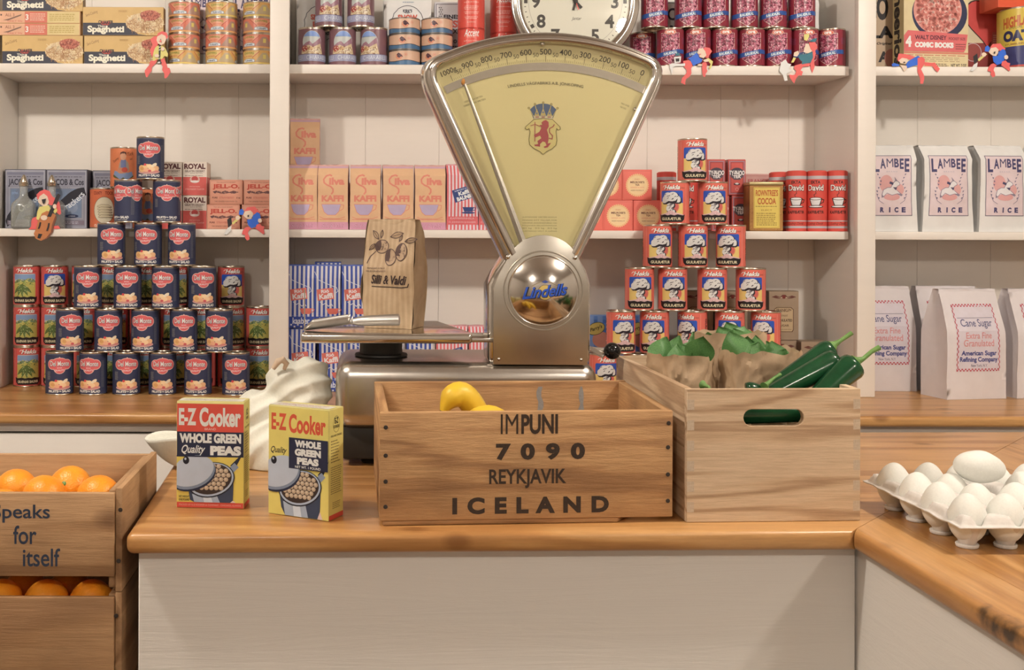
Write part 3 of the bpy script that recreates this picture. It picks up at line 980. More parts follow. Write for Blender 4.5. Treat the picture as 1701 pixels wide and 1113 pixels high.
for px, off, lb in ((546, .1, 'left of the two stacked on top'), (599.5, .0, 'right of the two stacked on top')):
    x = P(px, 5, ax).x
    make(PURP, 'abalone_can', 'purple can with shore picture, ' + lb, 'can', (x, ax, UPZ + 0.1064), off - math.atan2(x, ax), 'purple shore cans')
def fish_art():
    a = Art()
    a.poly([(-140, 3)] + [(-140 + 10 * k, 13 + 1.6 * math.sin(k * .9)) for k in range(29)] + [(140, 3)], '#4d6a80')
    a.poly([(-140, 12.6)] + [(-140 + 10 * k, 14.6 + 1.6 * math.sin(k * .9)) for k in range(29)] + [(140, 12.6)] + [(140 - 10 * k, 13 + 1.6 * math.sin((28 - k) * .9)) for k in range(29)], '#2c3038')
    for u in (-92, -3, 86):
        a.poly([(u - 10, 30), (u - 2, 34), (u + 5, 32), (u + 9, 25), (u + 3, 17), (u - 6, 18), (u - 11, 23)], '#d48562')
        a.poly([(u - 8, 31), (u - 3, 35), (u + 1, 33), (u + 6, 29), (u + 10, 23), (u + 4, 25), (u, 21), (u - 6, 24)], '#4b2d35')
        a.many([[(u - 6 + 3 * i, 27 + 2 * (i % 2)), (u - 4.6 + 3 * i, 27.4 + 2 * (i % 2)), (u - 5 + 3 * i, 29 + 2 * (i % 2))] for i in range(4)], '#b08068')
        a.line([(u + 17 + 4 * math.cos(k * PI / 6), 30 + 4 * math.sin(k * PI / 6)) for k in range(12)], 0.9, '#d08468', True)
        a.rect(u + 15, 28.5, u + 19, 31.5, '#d08468')
    return a
FISH = can_spec(0.0425, 0.0430, fish_art(), '#d1a481', M_GLOSSP, (0.003, 0.003), plain('dark_tinplate', (0.22, 0.21, 0.2, 1), 0.35, 0.8))
for c, px in enumerate((672, 725.5)):
    for r in range(3):
        ax = 2.975
        x = P(px, 70, ax).x
        make(FISH, 'fish_can', f'low tan fish tin with blue band, {["bottom", "middle", "top"][r]} of the {["left", "right"][c]} stack', 'can',
             (x, ax, UPZ + 0.0002 + r * 0.0433), (-.25 + .2 * r - .22 * c) - math.atan2(x, ax), 'low tan fish tins')
def accent_art():
    a = Art()
    a.text('Accent', 0, 92, 42, 20, '#efe0cf', 0.012, 0.35)
    a.poly([(4, 101), (7, 104), (6, 98)], '#efe0cf')
    for y, wd in ((80, 26), (70, 44), (59, 40), (55, 44), (51, 40), (44, 44), (40, 38), (30, 40), (26, 34), (16, 24)):
        a.lines_of_type(-wd / 2, y - 1, wd / 2, y + 1, 1, '#e8a58e', 0.9)
    return a
ACC = can_spec(0.0365, 0.104, accent_art(), '#d8503f', M_GLOSSP, (0.002, 0.002), plain('red_tin', C('#c9483a'), 0.35, 0.3))
for c, px in enumerate((782.5, 836)):
    for r in range(2):
        ax = 2.985 if c == 0 else 3.045
        x = P(px, 70, ax).x
        make(ACC, 'seasoning_tin', f'bright red seasoning tin, {["lower", "upper"][r]} of the stack {["beside the fish tins", "next to the wall clock"][c]}', 'can',
             (x, ax, UPZ + 0.0002 + r * 0.1044), 0.05 - math.atan2(x, ax), 'red seasoning tins')

# red cabbage cans right of the clock
def cabbage_art():
    a = Art()
    shield = lambda g: [(-24 - g, 88 + g), (24 + g, 88 + g), (24 + g, 22 - g * .4), (0, 5 - g * 1.2), (-24 - g, 22 - g * .4)]
    a.poly(shield(1.3), '#e3c9ae')
    a.poly(shield(0.0), '#a9485a')
    def ins(x, y):
        return -23 < x < 23 and y < 87 and y > 6 + abs(x) * 0.75
    a.bits(ins, 330, 8, 1.7, ['#d98d93', '#7a2636', '#e5a9a6', '#bb5666', '#5d1c2a'], 9, 0.9, (-23, 5, 23, 87))
    a.poly([(-44, 24), (-20, 26), (0, 29), (20, 34), (44, 34), (44, 45), (20, 45), (0, 41), (-20, 38), (-44, 36)], '#35558c')
    a.text('RAUÐKÁL', 1, 35.8, 36, 9.5, '#d9dce0', 0.03, skew=0.15)
    a.ell(0, 91, 15, 6.5, '#e3b08a')
    a.ell(0, 91, 14, 5.6, '#d2664e')
    a.text('ora', 0, 91, 18, 6.5, '#ecdcc6', 0.05)
    for s in (1, -1):
        a.lines_of_type(s * 44 - 9, 60, s * 44 + 9, 78, 5, '#8a4a62')
    return a
CABB = can_spec(0.0355, 0.1030, cabbage_art(), '#8c2f37', M_GLOSSP)
ax = 2.957
for r, row in enumerate(([(1068, -.1), (1113.5, 0), (1158, -.1), (1202.5, .15), (1247.5, .05), (1292, .0), (1336.5, .35), (1381, -.25)], [(1087, .1), (1143, .05), (1188, .1), (1236, .2), (1284, 0), (1331, .2)])):
    for j, (px, off) in enumerate(row):
        ax = 3.02 if (r == 0 and j == 0) else 2.957
        x = P(px, 80 - 65 * r, ax).x
        make(CABB, 'cabbage_can', f'crimson red cabbage can, {nth(j, len(row))} in the {["lower", "upper"][r]} row beside the clock', 'can',
             (x, ax, UPZ + 0.0002 + r * 0.1034), off - math.atan2(x, ax), 'crimson cabbage cans')

# coffee substitute rolls
def david_art():
    a = Art()
    a.rect(-85, 139, 85, 148, '#b8aaa0')
    a.rect(-85, 26, 85, 29, '#b8aaa0')
    a.rect(-85, 8, 85, 14, '#b8aaa0')
    for u in (0, 84, -84):
        a.text('EKTA', u, 131, 24, 8.5, '#2b1a18', 0.03)
        a.text('David', u, 116, 43, 18, '#2b1a18', 0.07)
        a.text('David', u, 116.3, 41, 16, '#ead9c4', 0.02)
        a.poly([(u - 17, 88), (u + 17, 88), (u + 11, 68), (u - 11, 68)], '#2b1a18')
        a.poly([(u - 14, 85), (u + 14, 85), (u + 9, 70), (u - 9, 70)], '#d8cdbd')
        a.ell(u, 87, 16, 4, '#2b1a18')
        a.ell(u, 87, 13.5, 2.6, '#e3d8c6')
        a.line([(u + 15, 85), (u + 22, 84), (u + 20, 77), (u + 12, 74)], 2, '#2b1a18')
        a.ell(u, 65.5, 20, 3.4, '#2b1a18')
        a.ell(u, 66.2, 17, 2, '#e3d8c6')
        a.line([(u - 2, 92), (u - 4, 97), (u + 1, 101), (u, 107)], 1.4, '#2b1a18')
        a.text('KAFFIBÆTIR', u, 51, 44, 8, '#2b1a18', 0.03)
        a.text('Ludvig David', u, 20, 40, 8, '#2b1a18', -0.005, 0.5)
    return a
ROLL_ = can_spec(0.0263, 0.1600, david_art(), '#d04c3d', M_PRINT, (0.0, 0.0), plain('red_wrapper', C('#d04c3d'), 0.5))
ROLL_ = [('wrapped_roll', ROLL_[0][1]), ('paper_label', ROLL_[1][1]), ('top_fold', MB().lathe([(0.0262, 0.159), (0.022, 0.1625), (0.008, 0.1632), (0.0, 0.1625)], 20).mesh('top_fold', MATS['red_wrapper']))]
for k, (px, ay, off, lb) in enumerate(((1322.5, 2.955, 0, 'front row, beside the yellow cocoa tin'), (1356.5, 2.948, -.1, 'front row, second from right'), (1390.5, 2.941, .15, 'front row, nearest the side panel'),
                                       (1294, 3.018, .2, 'half hidden behind the yellow cocoa tin'), (1107, 3.03, .1, 'standing left, behind the volcano can pyramid'), (1143, 3.03, -.2, 'standing hidden behind the topmost volcano can'),
                                       (1336, 3.03, .0, 'back row, behind the two left front rolls'), (1370.5, 3.03, .1, 'back row, behind the two right front rolls'))):
    x = P(px, 330, ay).x
    make(ROLL_, 'coffee_roll', 'red paper coffee roll with a cup, ' + lb, 'roll', (x, ay, MDZ + 0.0003), off - math.atan2(x, ay), 'red coffee rolls')
# ------------------------------------------------------------------ boxes
CARD = {}
def card_mat(hexc):
    if hexc not in CARD:
        CARD[hexc] = plain('carton_' + str(len(CARD)), C(hexc), 0.55, 0, 30, 0.06, 0.03)
    return CARD[hexc]
def box_spec(w, h, d, hexc, front=None, left=None, right=None, top=None, mat=None, flap=True):
    """carton: body, printed faces, two closing flaps on top"""
    mat = mat or M_PRINT
    m = card_mat(hexc)
    sp = [('carton', MB().box(-w / 2, w / 2, -d / 2, d / 2, 0.0, h).mesh('carton', m, bevel=0.0011, seg=2))]
    if flap:
        sp.append(('top_flap', MB().box(-w / 2 + 0.001, w / 2 - 0.001, -d / 2 + 0.0012, d * 0.12, h, h + 0.0007).mesh('top_flap', m, bevel=0.0003, seg=1)))
    if front:
        sp.append(('front_print', front.mesh('front_print', on_front(-d / 2), mat)))
    if left:
        sp.append(('side_print', left.mesh('side_print', lambda u, v, l: Vector((-w / 2 - l, -u, v)), mat)))
    if right:
        sp.append(('side_print', right.mesh('side_print', lambda u, v, l: Vector((w / 2 + l, u, v)), mat)))
    if top:
        sp.append(('top_print', top.mesh('top_print', lambda u, v, l: Vector((u, v, h + l + (0.0008 if flap else 0))), mat)))
    return sp
def set_box(sp, name, label, cat, px, py, yf, z, d, rz=0.0, group=None):
    """front face centred on the pixel column at depth yf"""
    x = P(px, py, yf).x
    c, s = math.cos(rz), math.sin(rz)
    return make(sp, name, label, cat, (x - s * d / 2, yf + c * d / 2, z + 0.0002), rz, group)

# cracker boxes
def cracker_art(flip=1):
    a = Art()
    a.rect(-54, 1, 54, 159, '#8c8688')
    a.frame(-51, 4, 51, 156, 1.4, '#b9b1ab')
    a.rect(-50, 146, 50, 152, '#77727a')
    a.lines_of_type(-46, 138, 46, 143, 1, '#5b555c')
    a.text('JACOB & Cos', 0, 124, 92, 22, '#35323a', 0.03)
    a.rect(-40, 30, 40, 108, '#74808f')
    a.frame(-43, 27, 43, 111, 1.6, '#a49e9c')
    rnd = random.Random(2)
    a.many([[(-4 + 3 * math.cos(t), 88 + 3 * math.sin(t)), (-4 + 26 * math.cos(t - .02), 88 + 26 * math.sin(t - .02)), (-4 + 26 * math.cos(t + .03), 88 + 26 * math.sin(t + .03))] for t in [k * 2 * PI / 34 for k in range(34)]], '#6a6260')
    a.many([[(14 + 2 * math.cos(t), 58 + 2 * math.sin(t)), (14 + 16 * math.cos(t - .02), 58 + 16 * math.sin(t - .02)), (14 + 16 * math.cos(t + .05), 58 + 16 * math.sin(t + .05))] for t in [k * 2 * PI / 26 for k in range(26)]], '#a9a6a8')
    band = [(-54 + 104 * t, 8 + 92 * math.sin(t * PI / 2) ** 0.9 + 0) for t in [k / 12 for k in range(13)]]
    up = [(x - 3, y + 12) for x, y in band]
    lo = [(x + 6, y - 9) for x, y in band]
    a.poly([(max(-53, min(53, x)), min(150, max(4, y))) for x, y in up + lo[::-1]], '#25232a')
    a.text('Crackers', 16, 71, 76, 17, '#dcd6cc', 0.01, rot=0.62, arc=-120)
    a.ell(14, 34, 18, 5, '#27304a')
    a.text('LONDON', 14, 34, 18, 3.4, '#c9c2b8')
    a.text('EXTRA', -28, 96, 16, 6, '#9fb2c8')
    a.rect(-48, 10, 48, 22, '#7d6d70')
    a.lines_of_type(-44, 12, 44, 20, 2, '#b9aeaa')
    return a
CRK = box_spec(0.112, 0.160, 0.09, '#4a4448', cracker_art(), right=Art().rect(-40, 4, 40, 156, '#332f34').rect(-30, 10, -24, 150, '#5a5256'))
for px, yf, lb in ((42, 2.977, 'leftmost, behind the first glass bottle'), (111, 2.980, 'middle one, black banner fully in view'), (187, 2.962, 'right one, half hidden by the asparagus cans')):
    if px == 187:
        yf = 3.022
    set_box(CRK, 'cracker_box', 'grey and blue cracker box, ' + lb, 'box', px, 330, yf, MDZ, 0.09, 0, 'grey cracker boxes')

# gelatin boxes
def royal_art():
    a = Art()
    a.rect(-32, 0.6, 32, 89, '#ddc8ae')
    a.rect(-32, 0.6, 32, 50, '#cf5a4e')
    a.text('ROYAL', 0, 79, 58, 15, '#5a2a2a', 0.05)
    a.text('GELATIN DESSERT', 0, 66, 54, 6, '#5a3a34', 0.02)
    a.text('QUICK SETTING', 4, 60, 34, 3, '#5a3a34')
    a.lines_of_type(-27, 52, 27, 55, 1, '#7a5248')
    a.ell(0, 43, 14, 10, '#d7a48e')
    a.ell(0, 45, 9, 7, '#b8463f')
    a.ell(0, 38, 12, 3, '#e6d2bc')
    a.text('IMITATION', 0, 24, 28, 3.4, '#e8b09a')
    a.text('STRAWBERRY FLAVOR', 0, 17, 52, 4.4, '#e8b09a')
    return a
ROYAL = box_spec(0.0655, 0.0905, 0.075, '#d9c2a6', royal_art(), right=Art().rect(-36, 1, 36, 50, '#cf5a4e').rect(-36, 50, 36, 88, '#d9b89a'))
for r in range(2):
    for c, px in enumerate((282, 323.5)):
        set_box(ROYAL, 'gelatin_box', f'tall cream and red gelatin box, {["lower", "upper"][r]} {["left", "right"][c]} of four', 'box', px, 330, 2.98 + 0.002 * r, MDZ + 0.0915 * r, 0.075, 0, 'cream and red gelatin boxes')
def jello_art():
    a = Art()
    a.frame(-42, 2, 42, 63, 1.0, '#b87a5e')
    a.text('THE DELICIOUS DESSERT', 0, 59, 52, 2.6, '#6a3a30')
    a.text('JELL-O.', 0, 47, 72, 15, '#b9402f', 0.04)
    a.poly([(-36, 34), (-26, 37), (-14, 33), (-2, 37), (8, 33), (20, 37), (34, 33), (22, 29), (8, 31), (-6, 28), (-20, 31), (-30, 29)], '#5d3c3a')
    a.bits(lambda x, y: True, 22, 6, 1.3, ['#c98c6c', '#7a4a40'], 4, box=(-30, 30, 28, 36))
    a.text('PURE', -30, 18, 14, 4.5, '#6a2f28', 0.03)
    a.text('STRAWBERRY', 2, 18, 40, 5.5, '#c06a55', 0.02)
    a.text('6 oz', 33, 18, 10, 4.5, '#6a2f28', 0.03)
    a.text('THE GENESEE PURE FOOD CO.', 0, 8, 62, 3.4, '#6a3a30')
    return a
JELLO = box_spec(0.0885, 0.0655, 0.08, '#d08c6c', jello_art())
for r in range(2):
    for c, px in enumerate(((371, 429), (375.5, 432))[r]):
        set_box(JELLO, 'dessert_box', f'low tan dessert box with red lettering, {["lower", "upper"][r]} {["left", "right"][c]} of four', 'box', px, 340, 2.945, MDZ + 0.0665 * r, 0.08, 0, 'tan dessert boxes')

# spaghetti boxes
def spag_art():
    a = Art()
    W = 107
    a.rect(-W, 1, W, 75, '#d1a765')
    a.poly([(-W, 1), (64, 1), (40, 4), (10, 34), (-W, 34)], '#35343c')
    a.ell(58, 34, 51, 27, '#e0c08d', 30)
    def ins(x, y):
        return ((x - 58) / 49) ** 2 + ((y - 33) / 26) ** 2 < 1 and x < W - 2 and y > 2
    a.bits(ins, 360, 16, 0.9, ['#b98a58', '#eed7ab', '#c99a66', '#a87448'], 6, 0.8, (8, 6, 106, 60))
    a.ell(72, 54, 26, 14, '#bd6a4f', 20)
    a.bits(lambda x, y: ((x - 72) / 26) ** 2 + ((y - 54) / 14) ** 2 < 1, 60, 7, 2.2, ['#a84f3c', '#cf8a6a', '#8c4032'], 7, 0.8, (46, 40, 98, 68))
    a.poly([(-62, 32), (-58, 38), (-46, 37), (-36, 38), (-32, 32), (-40, 28), (-54, 28)], '#b8483c')
    a.text('QUAKER', -46, 36, 40, 9, '#2a2628', 0.04, bow=-0.4)
    a.text('Thin', -58, 25, 20, 6, '#e8dabb', 0.02)
    a.text('Spaghetti', -46, 15, 98, 23, '#eadbb9', 0.045)
    a.text('Semi-Cooking', -84, 58, 34, 10, '#7a4a2a', -0.005, 0.4, rot=0.35)
    a.lines_of_type(-12, 62, 12, 68, 2, '#a87c45')
    return a
SPAG = box_spec(0.2155, 0.0765, 0.032, '#c79f64', spag_art(), right=Art().rect(-14, 2, 14, 74, '#8a6a44'), flap=False)
def spag_side():
    a = Art()
    a.rect(-107, 1, 107, 31, '#dba27a')
    a.rect(-40, 1, 20, 31, '#cf6d52')
    a.rect(20, 1, 106, 31, '#d6b878')
    a.text('3', -34, 16, 8, 16, '#e8d8c0', 0.03)
    a.lines_of_type(-26, 6, 16, 27, 4, '#e6b99a')
    a.text('ALL 3', -80, 22, 24, 8, '#7a4030')
    a.poly([(-98, 8), (-82, 12), (-60, 20), (-48, 24), (-50, 20), (-66, 14), (-84, 7)], '#7a5a48')
    a.text('ONLY 50¢', -66, 5, 40, 5, '#c05040')
    a.poly([(-103 + 3.6 * (1 if k % 2 else .45) * math.cos(k * PI / 5 + .3), 22 + 3.6 * (1 if k % 2 else .45) * math.sin(k * PI / 5 + .3)) for k in range(10)], '#3a2a28')
    a.lines_of_type(26, 6, 98, 26, 4, '#b8994f')
    return a
SPAGS = box_spec(0.2155, 0.032, 0.0765, '#d6a873', spag_side(), flap=False)
zs = UPZ
set_box(SPAG, 'spaghetti_box', 'tan spaghetti box, bottom of the left stack at the frame edge', 'box', 70.5, 80, 2.93, zs, 0.032, 0, 'tan spaghetti boxes')
zs += 0.0768
for k in range(2):
    set_box(SPAGS, 'spaghetti_box', f'spaghetti box lying flat, {["lower", "upper"][k]} of two narrow sides in the left stack', 'box', 66, 50, 2.93, zs, 0.0765, 0, 'tan spaghetti boxes')
    zs += 0.0323
set_box(SPAG, 'spaghetti_box', 'tan spaghetti box on top of the left stack, cut by the frame', 'box', 70.5, 10, 2.932, zs, 0.032, 0, 'tan spaghetti boxes')
set_box(SPAG, 'spaghetti_box', 'tan spaghetti box, bottom of the stack beside the clarinet elf', 'box', 206.5, 80, 2.932, UPZ, 0.032, 0, 'tan spaghetti boxes')
set_box(SPAG, 'spaghetti_box', 'tan spaghetti box on top of the stack above the clarinet elf', 'box', 204.5, 30, 2.93, UPZ + 0.0768, 0.032, 0, 'tan spaghetti boxes')

# tea boxes
def melrose_art():
    a = Art()
    a.frame(-37, 3, 37, 78, 0.8, '#c9604a')
    a.many([[(0, 40)] + [(x, y) for x, y in ((29 * math.cos(t), 40 + 29 * math.sin(t)), (32 * math.cos(t + .09), 40 + 32 * math.sin(t + .09)), (29 * math.cos(t + .18), 40 + 29 * math.sin(t + .18)))] for t in [k * PI / 17 for k in range(34)]], '#e8b67c')
    a.ell(0, 40, 26, 26, '#eac58c', 28)
    a.text('FINEST', 0, 56, 14, 3, '#c06a4c')
    a.text("MELROSE'S", 0, 48, 38, 5.5, '#6a3a34', 0.03)
    a.text('TEA', 0, 41, 12, 5, '#6a3a34', 0.03)
    a.text('BLENDED IN LEITH', 0, 34, 36, 3, '#cf7a5c')
    a.text('ANDREW MELROSE & CO.', 0, 26, 36, 3, '#6a3a34')
    return a
MEL = box_spec(0.0795, 0.0815, 0.08, '#dc6a56', melrose_art())
for px, r, lb in ((978, 0, 'lower row, beside the scale neck'), (1027, 0, 'lower row, middle'), (1077, 0, 'lower row, nearest the volcano cans'), (1009, 1, 'upper row, partly behind the scale'), (1058.5, 1, 'upper row, fully in view')):
    set_box(MEL, 'tea_box', 'coral square tea box with gold sunburst, ' + lb, 'box', px, 330, 2.955 if px != 1077 else 2.957, MDZ + 0.0825 * r, 0.08, 0, 'coral tea boxes')
def typhoo_art():
    a = Art()
    a.rect(-23, 1, 23, 95, '#c95549')
    a.frame(-20, 4, 20, 92, 2.2, '#8f7d84')
    a.frame(-16.5, 7, 16.5, 89, 1.0, '#4a3038')
    a.ell(0, 60, 19, 15, '#4a4048')
    a.poly([(-19, 52), (-8, 42), (8, 42), (19, 52), (0, 60)], '#5a4c50')
    a.text('TY·PHOO', 0, 62, 43, 10.5, '#eadcca', 0.05, bow=-0.5)
    a.text('TEA', 0, 50, 21, 8, '#eadcca', 0.05)
    a.ell(0, 30, 9, 3, '#3a2a30')
    a.ell(0, 31.5, 5, 2.5, '#d8c8b8')
    a.line([(4 * math.cos(k * PI / 6), 16 + 4 * math.sin(k * PI / 6)) for k in range(12)], 0.9, '#e0a898', True)
    return a
TYP = box_spec(0.0480, 0.0970, 0.05, '#bb4c42', typhoo_art(), left=Art().rect(-22, 3, 22, 94, '#c4a49a').rect(-18, 8, 18, 90, '#b85a50'))
for px, r, lb in ((1190, 1, 'upper, right of the topmost volcano can'), (1224, 1, 'upper, farthest right of its row'), (1197, 0, 'lower, half behind the volcano can'), (1230.5, 0, 'lower, touching the yellow cocoa tin'),
                  (1125, 1, 'upper, a red corner left of the topmost can')):
    set_box(TYP, 'small_tea_box', 'slim red tea box with white lettering, ' + lb, 'box', px, 330, 3.0 if px != 1125 else 3.062, MDZ + 0.0985 * r, 0.05, 0.0, 'slim red tea boxes') if px != 1125 else None
def franck_art():
    a = Art()
    a.rect(-39, 2, 39, 158, '#cf9a88')
    a.frame(-36, 5, 36, 155, 1.2, '#b8705f')
    a.text('FRANCK', 0, 140, 60, 11, '#b8584c', 0.02)
    a.lines_of_type(-30, 90, 30, 128, 6, '#b8786a')
    a.rect(-36, 20, 36, 70, '#c0574a')
    return a
FRK = box_spec(0.080, 0.160, 0.045, '#cf9a88', franck_art())
set_box(FRK, 'chicory_box', 'faded pink box behind the cocoa tin and slim tea boxes', 'box', 1260, 330, 3.066, MDZ, 0.045)

# cocoa tin
def cocoa_spec():
    w, h, d = 0.088, 0.132, 0.062
    f = Art()
    f.rect(-43, 3, 43, 121, '#a8743c')
    f.bits(lambda x, y: True, 160, 5, 0.9, ['#bb8a4c', '#8f5e30'], 5, 0.8, (-42, 4, 42, 120))
    f.rect(-33, 8, 35, 117, '#d9bb5a')
    f.frame(-31, 10, 33, 115, 0.8, '#a87f35')
    f.text("ROWNTREE'S", 1, 102, 58, 17, '#b3562c', 0.03)
    f.text('COCOA', 1, 80, 48, 17, '#b3562c', 0.03)
    f.lines_of_type(-28, 64, 30, 68, 1, '#8a6a34')
    f.text('ELECT', 1, 56, 28, 4, '#8a5a2c')
    f.lines_of_type(-26, 14, 28, 50, 7, '#9a7a3c')
    l = Art().rect(-29, 3, 29, 121, '#94632f')
    l.bits(lambda x, y: True, 90, 5, 0.9, ['#a8793f', '#7f5228'], 7, 0.8, (-28, 4, 28, 120))
    body = MB().box(-w / 2, w / 2, -d / 2, d / 2, 0, 0.1225).mesh('tin_body', card_mat('#9a6a36'), bevel=0.003, seg=3)
    lid = MB().box(-w / 2 - 0.001, w / 2 + 0.001, -d / 2 - 0.001, d / 2 + 0.001, 0.1225, h).mesh('lid', plain('gold_lid', C('#b8a06a'), 0.35, 0.5), bevel=0.003, seg=3)
    return [('tin_body', body), ('lid', lid), ('front_print', f.mesh('front_print', on_front(-d / 2), M_GLOSSP)),
            ('side_print', l.mesh('side_print', lambda u, v, k: Vector((-w / 2 - k, -u, v)), M_GLOSSP))]
set_box(cocoa_spec(), 'cocoa_tin', 'brown and yellow rectangular cocoa tin between tea boxes and red rolls', 'tin', 1273, 340, 2.93, MDZ, 0.062, -0.08)

# brown sugar boxes and blue sweet boxes behind the volcano cans
def sugar_box_art():
    a = Art()
    a.rect(-40, 1, 40, 132, '#a58a6c')
    a.many([[(-40, y), (40, y), (40, y + .6), (-40, y + .6)] for y in range(6, 130, 4)], '#98805f')
    a.poly([(-34, 118), (-22, 122), (-10, 118), (-4, 124), (4, 124), (10, 118), (22, 122), (34, 118), (22, 114), (8, 113), (-8, 113), (-22, 114)], '#6a3c30')
    a.poly([(-20, 118), (-10, 116), (0, 121), (10, 116), (20, 118), (8, 114), (-8, 114)], '#c2a884')
    a.ell(0, 118, 5, 5, '#7a3028')
    a.poly([(-27 + 3, 22), (27 - 3, 22), (27, 28), (27, 84), (20, 90), (-20, 90), (-27, 84), (-27, 28)], '#6a4c34')
    a.poly([(-25 + 3, 24), (25 - 3, 24), (25, 29), (25, 83), (19, 88), (-19, 88), (-25, 83), (-25, 29)], '#c2a478')
    a.text('FRANKLIN', 0, 83, 40, 6, '#5a3c2a', 0.02, bow=-0.5)
    a.text('Finest', 0, 68, 22, 7, '#6a4a34', 0, 0.4)
    a.text('GRANULATED', 0, 54, 46, 7.5, '#4a3428', 0.03)
    a.text('SUGAR', 0, 40, 28, 6, '#5a3c2a', 0.02)
    a.text('A FRANKLIN CANE SUGAR', 0, 29, 42, 3, '#5a3c2a')
    return a
SUGB = box_spec(0.0815, 0.1335, 0.06, '#8a7156', sugar_box_art(), left=Art().rect(-28, 2, 28, 130, '#7a6048').rect(-20, 40, 20, 90, '#96785a'))
for px, r, yf, lb in ((1302, 1, 3.0, 'upper row, fully in view near the side panel'), (1217, 1, 3.0, 'upper row, between two volcano cans'), (1160, 1, 3.0, 'upper row, leftmost sliver'),
                      (1356, 0, 2.97, 'lower row, nearest the side panel'), (1300, 0, 3.0, 'lower row, second from right'), (1217, 0, 3.0, 'lower row, behind the leafy bags'), (1162, 0, 3.0, 'lower row, leftmost and mostly hidden')):
    set_box(SUGB, 'sugar_box', 'brown carton sugar box, ' + lb, 'box', px, 520, yf, BC_Z + 0.1345 * r, 0.06, 0, 'brown sugar boxes')
def parry_art():
    a = Art()
    a.rect(-52, 1, 52, 98, '#7f9cc4')
    for x in range(-48, 50, 24):
        a.rect(x, 1, x + 10, 98, '#5f86bd')
    for y in range(6, 96, 24):
        a.many([[(x, y), (x + 10, y), (x + 10, y + 10), (x, y + 10)] for x in range(-48, 50, 24)], '#4a72b0')
    a.ell(-4, 34, 24, 22, '#c98a72')
    a.ell(-18, 64, 25, 17, '#3a3a34', 24, 0.35)
    a.ell(-18, 64, 23.5, 15.5, '#c9b35f', 24, 0.35)
    a.text("Parry's", -18, 64, 36, 13, '#3a3428', 0.02, 0.35, rot=0.35)
    return a
PAR = box_spec(0.106, 0.0995, 0.04, '#7f9cc4', parry_art())
for px, r, lb in ((1001, 1, 'upper, yellow oval in view beside the scale'), (1069, 1, 'upper, slivers seen between volcano cans'), (1001, 0, 'lower, mostly behind the scale base'), (1069, 0, 'lower, hidden behind the bottom volcano cans')):
    set_box(PAR, 'sweets_box', 'blue checked sweets box, ' + lb, 'box', px, 560, 2.995, BC_Z + 0.1005 * r, 0.04, 0, 'blue checked boxes')

# cereal boxes and oats tin, upper shelf of the right bay
def cereal_front():
    a = Art()
    a.rect(-93, 1, 93, 268, '#d9c08c')
    a.poly([(-93, 40), (93, 40), (93, 45), (-93, 45)], '#cf7f62')
    a.ell(10, 150, 80, 72, '#35364a', 36)
    a.ell(4, 158, 70, 66, '#d8917c', 36)
    rnd = random.Random(8)
    for c in ('#e8b49c', '#cf7a68'):
        a.many([[(x + 4.6 * math.cos(t * PI / 4), y + 4.6 * math.sin(t * PI / 4)) for t in range(8)] for x, y in
                [(rnd.uniform(-56, 66), rnd.uniform(100, 218)) for _ in range(230)] if ((x - 4) / 66) ** 2 + ((y - 158) / 62) ** 2 < 1], c)
        a.many([[(x + 1.8 * math.cos(t * PI / 3), y + 1.8 * math.sin(t * PI / 3)) for t in range(6)] for x, y in
                [(rnd.uniform(-56, 66), rnd.uniform(100, 218)) for _ in range(110)] if ((x - 4) / 66) ** 2 + ((y - 158) / 62) ** 2 < 1], '#a85a50')
    a.poly([(-93, 46), (80, 46), (86, 56), (91, 94), (-82, 102), (-93, 88)], '#d76a62')
    a.text('4', -80, 72, 17, 30, '#eadfce', 0.06)
    a.text('WALT DISNEY', -16, 84, 92, 12, '#5a3038', 0.03)
    a.text('POCKET SIZE', 60, 82, 48, 7, '#7a3a3c', 0.02)
    a.text('COMIC BOOKS', -6, 64, 112, 15, '#eadfce', 0.07)
    a.lines_of_type(56, 52, 86, 70, 3, '#8a4a44')
    a.lines_of_type(-88, 34, 90, 38, 1, '#b9584a')
    a.lines_of_type(-60, 18, 88, 32, 3, '#9a7a58', 0.3)
    a.text('NET WT. 7 OZ.', 66, 10, 46, 9, '#3a3030', 0.03)
    a.lines_of_type(-20, 6, 36, 15, 2, '#5a4438')
    return a
def cereal_side():
    a = Art()
    a.rect(-24, 1, 24, 268, '#c9ae78')
    a.text('Cheerios', 0, 128, 240, 36, '#2c2422', 0.04, rot=-PI / 2)
    return a
CER = box_spec(0.187, 0.270, 0.05, '#d0b682', cereal_front(), left=cereal_side())
set_box(CER, 'cereal_box', 'cream cereal box with red banner and bowl picture behind elves', 'box', 1555, 80, 2.955, UPZ, 0.05, 0.12)
def cola_art():
    a = Art()
    a.rect(-40, 1, 40, 240, '#b99a78')
    a.text('CO', -8, 180, 60, 70, '#241e1e', 0.05)
    a.text('LA', 6, 112, 62, 34, '#241e1e', 0.05)
    a.text('The Original', 0, 80, 66, 9, '#241e1e', 0.03, 0.3)
    a.text('A', 10, 44, 30, 30, '#241e1e', 0.05)
    a.ell(30, 40, 18, 26, '#a86a58')
    return a
set_box(box_spec(0.082, 0.242, 0.05, '#b0906c', cola_art()), 'flour_box', 'tan box with black letters squeezed between post and cereal box', 'box', 1462, 80, 3.03, UPZ, 0.05)
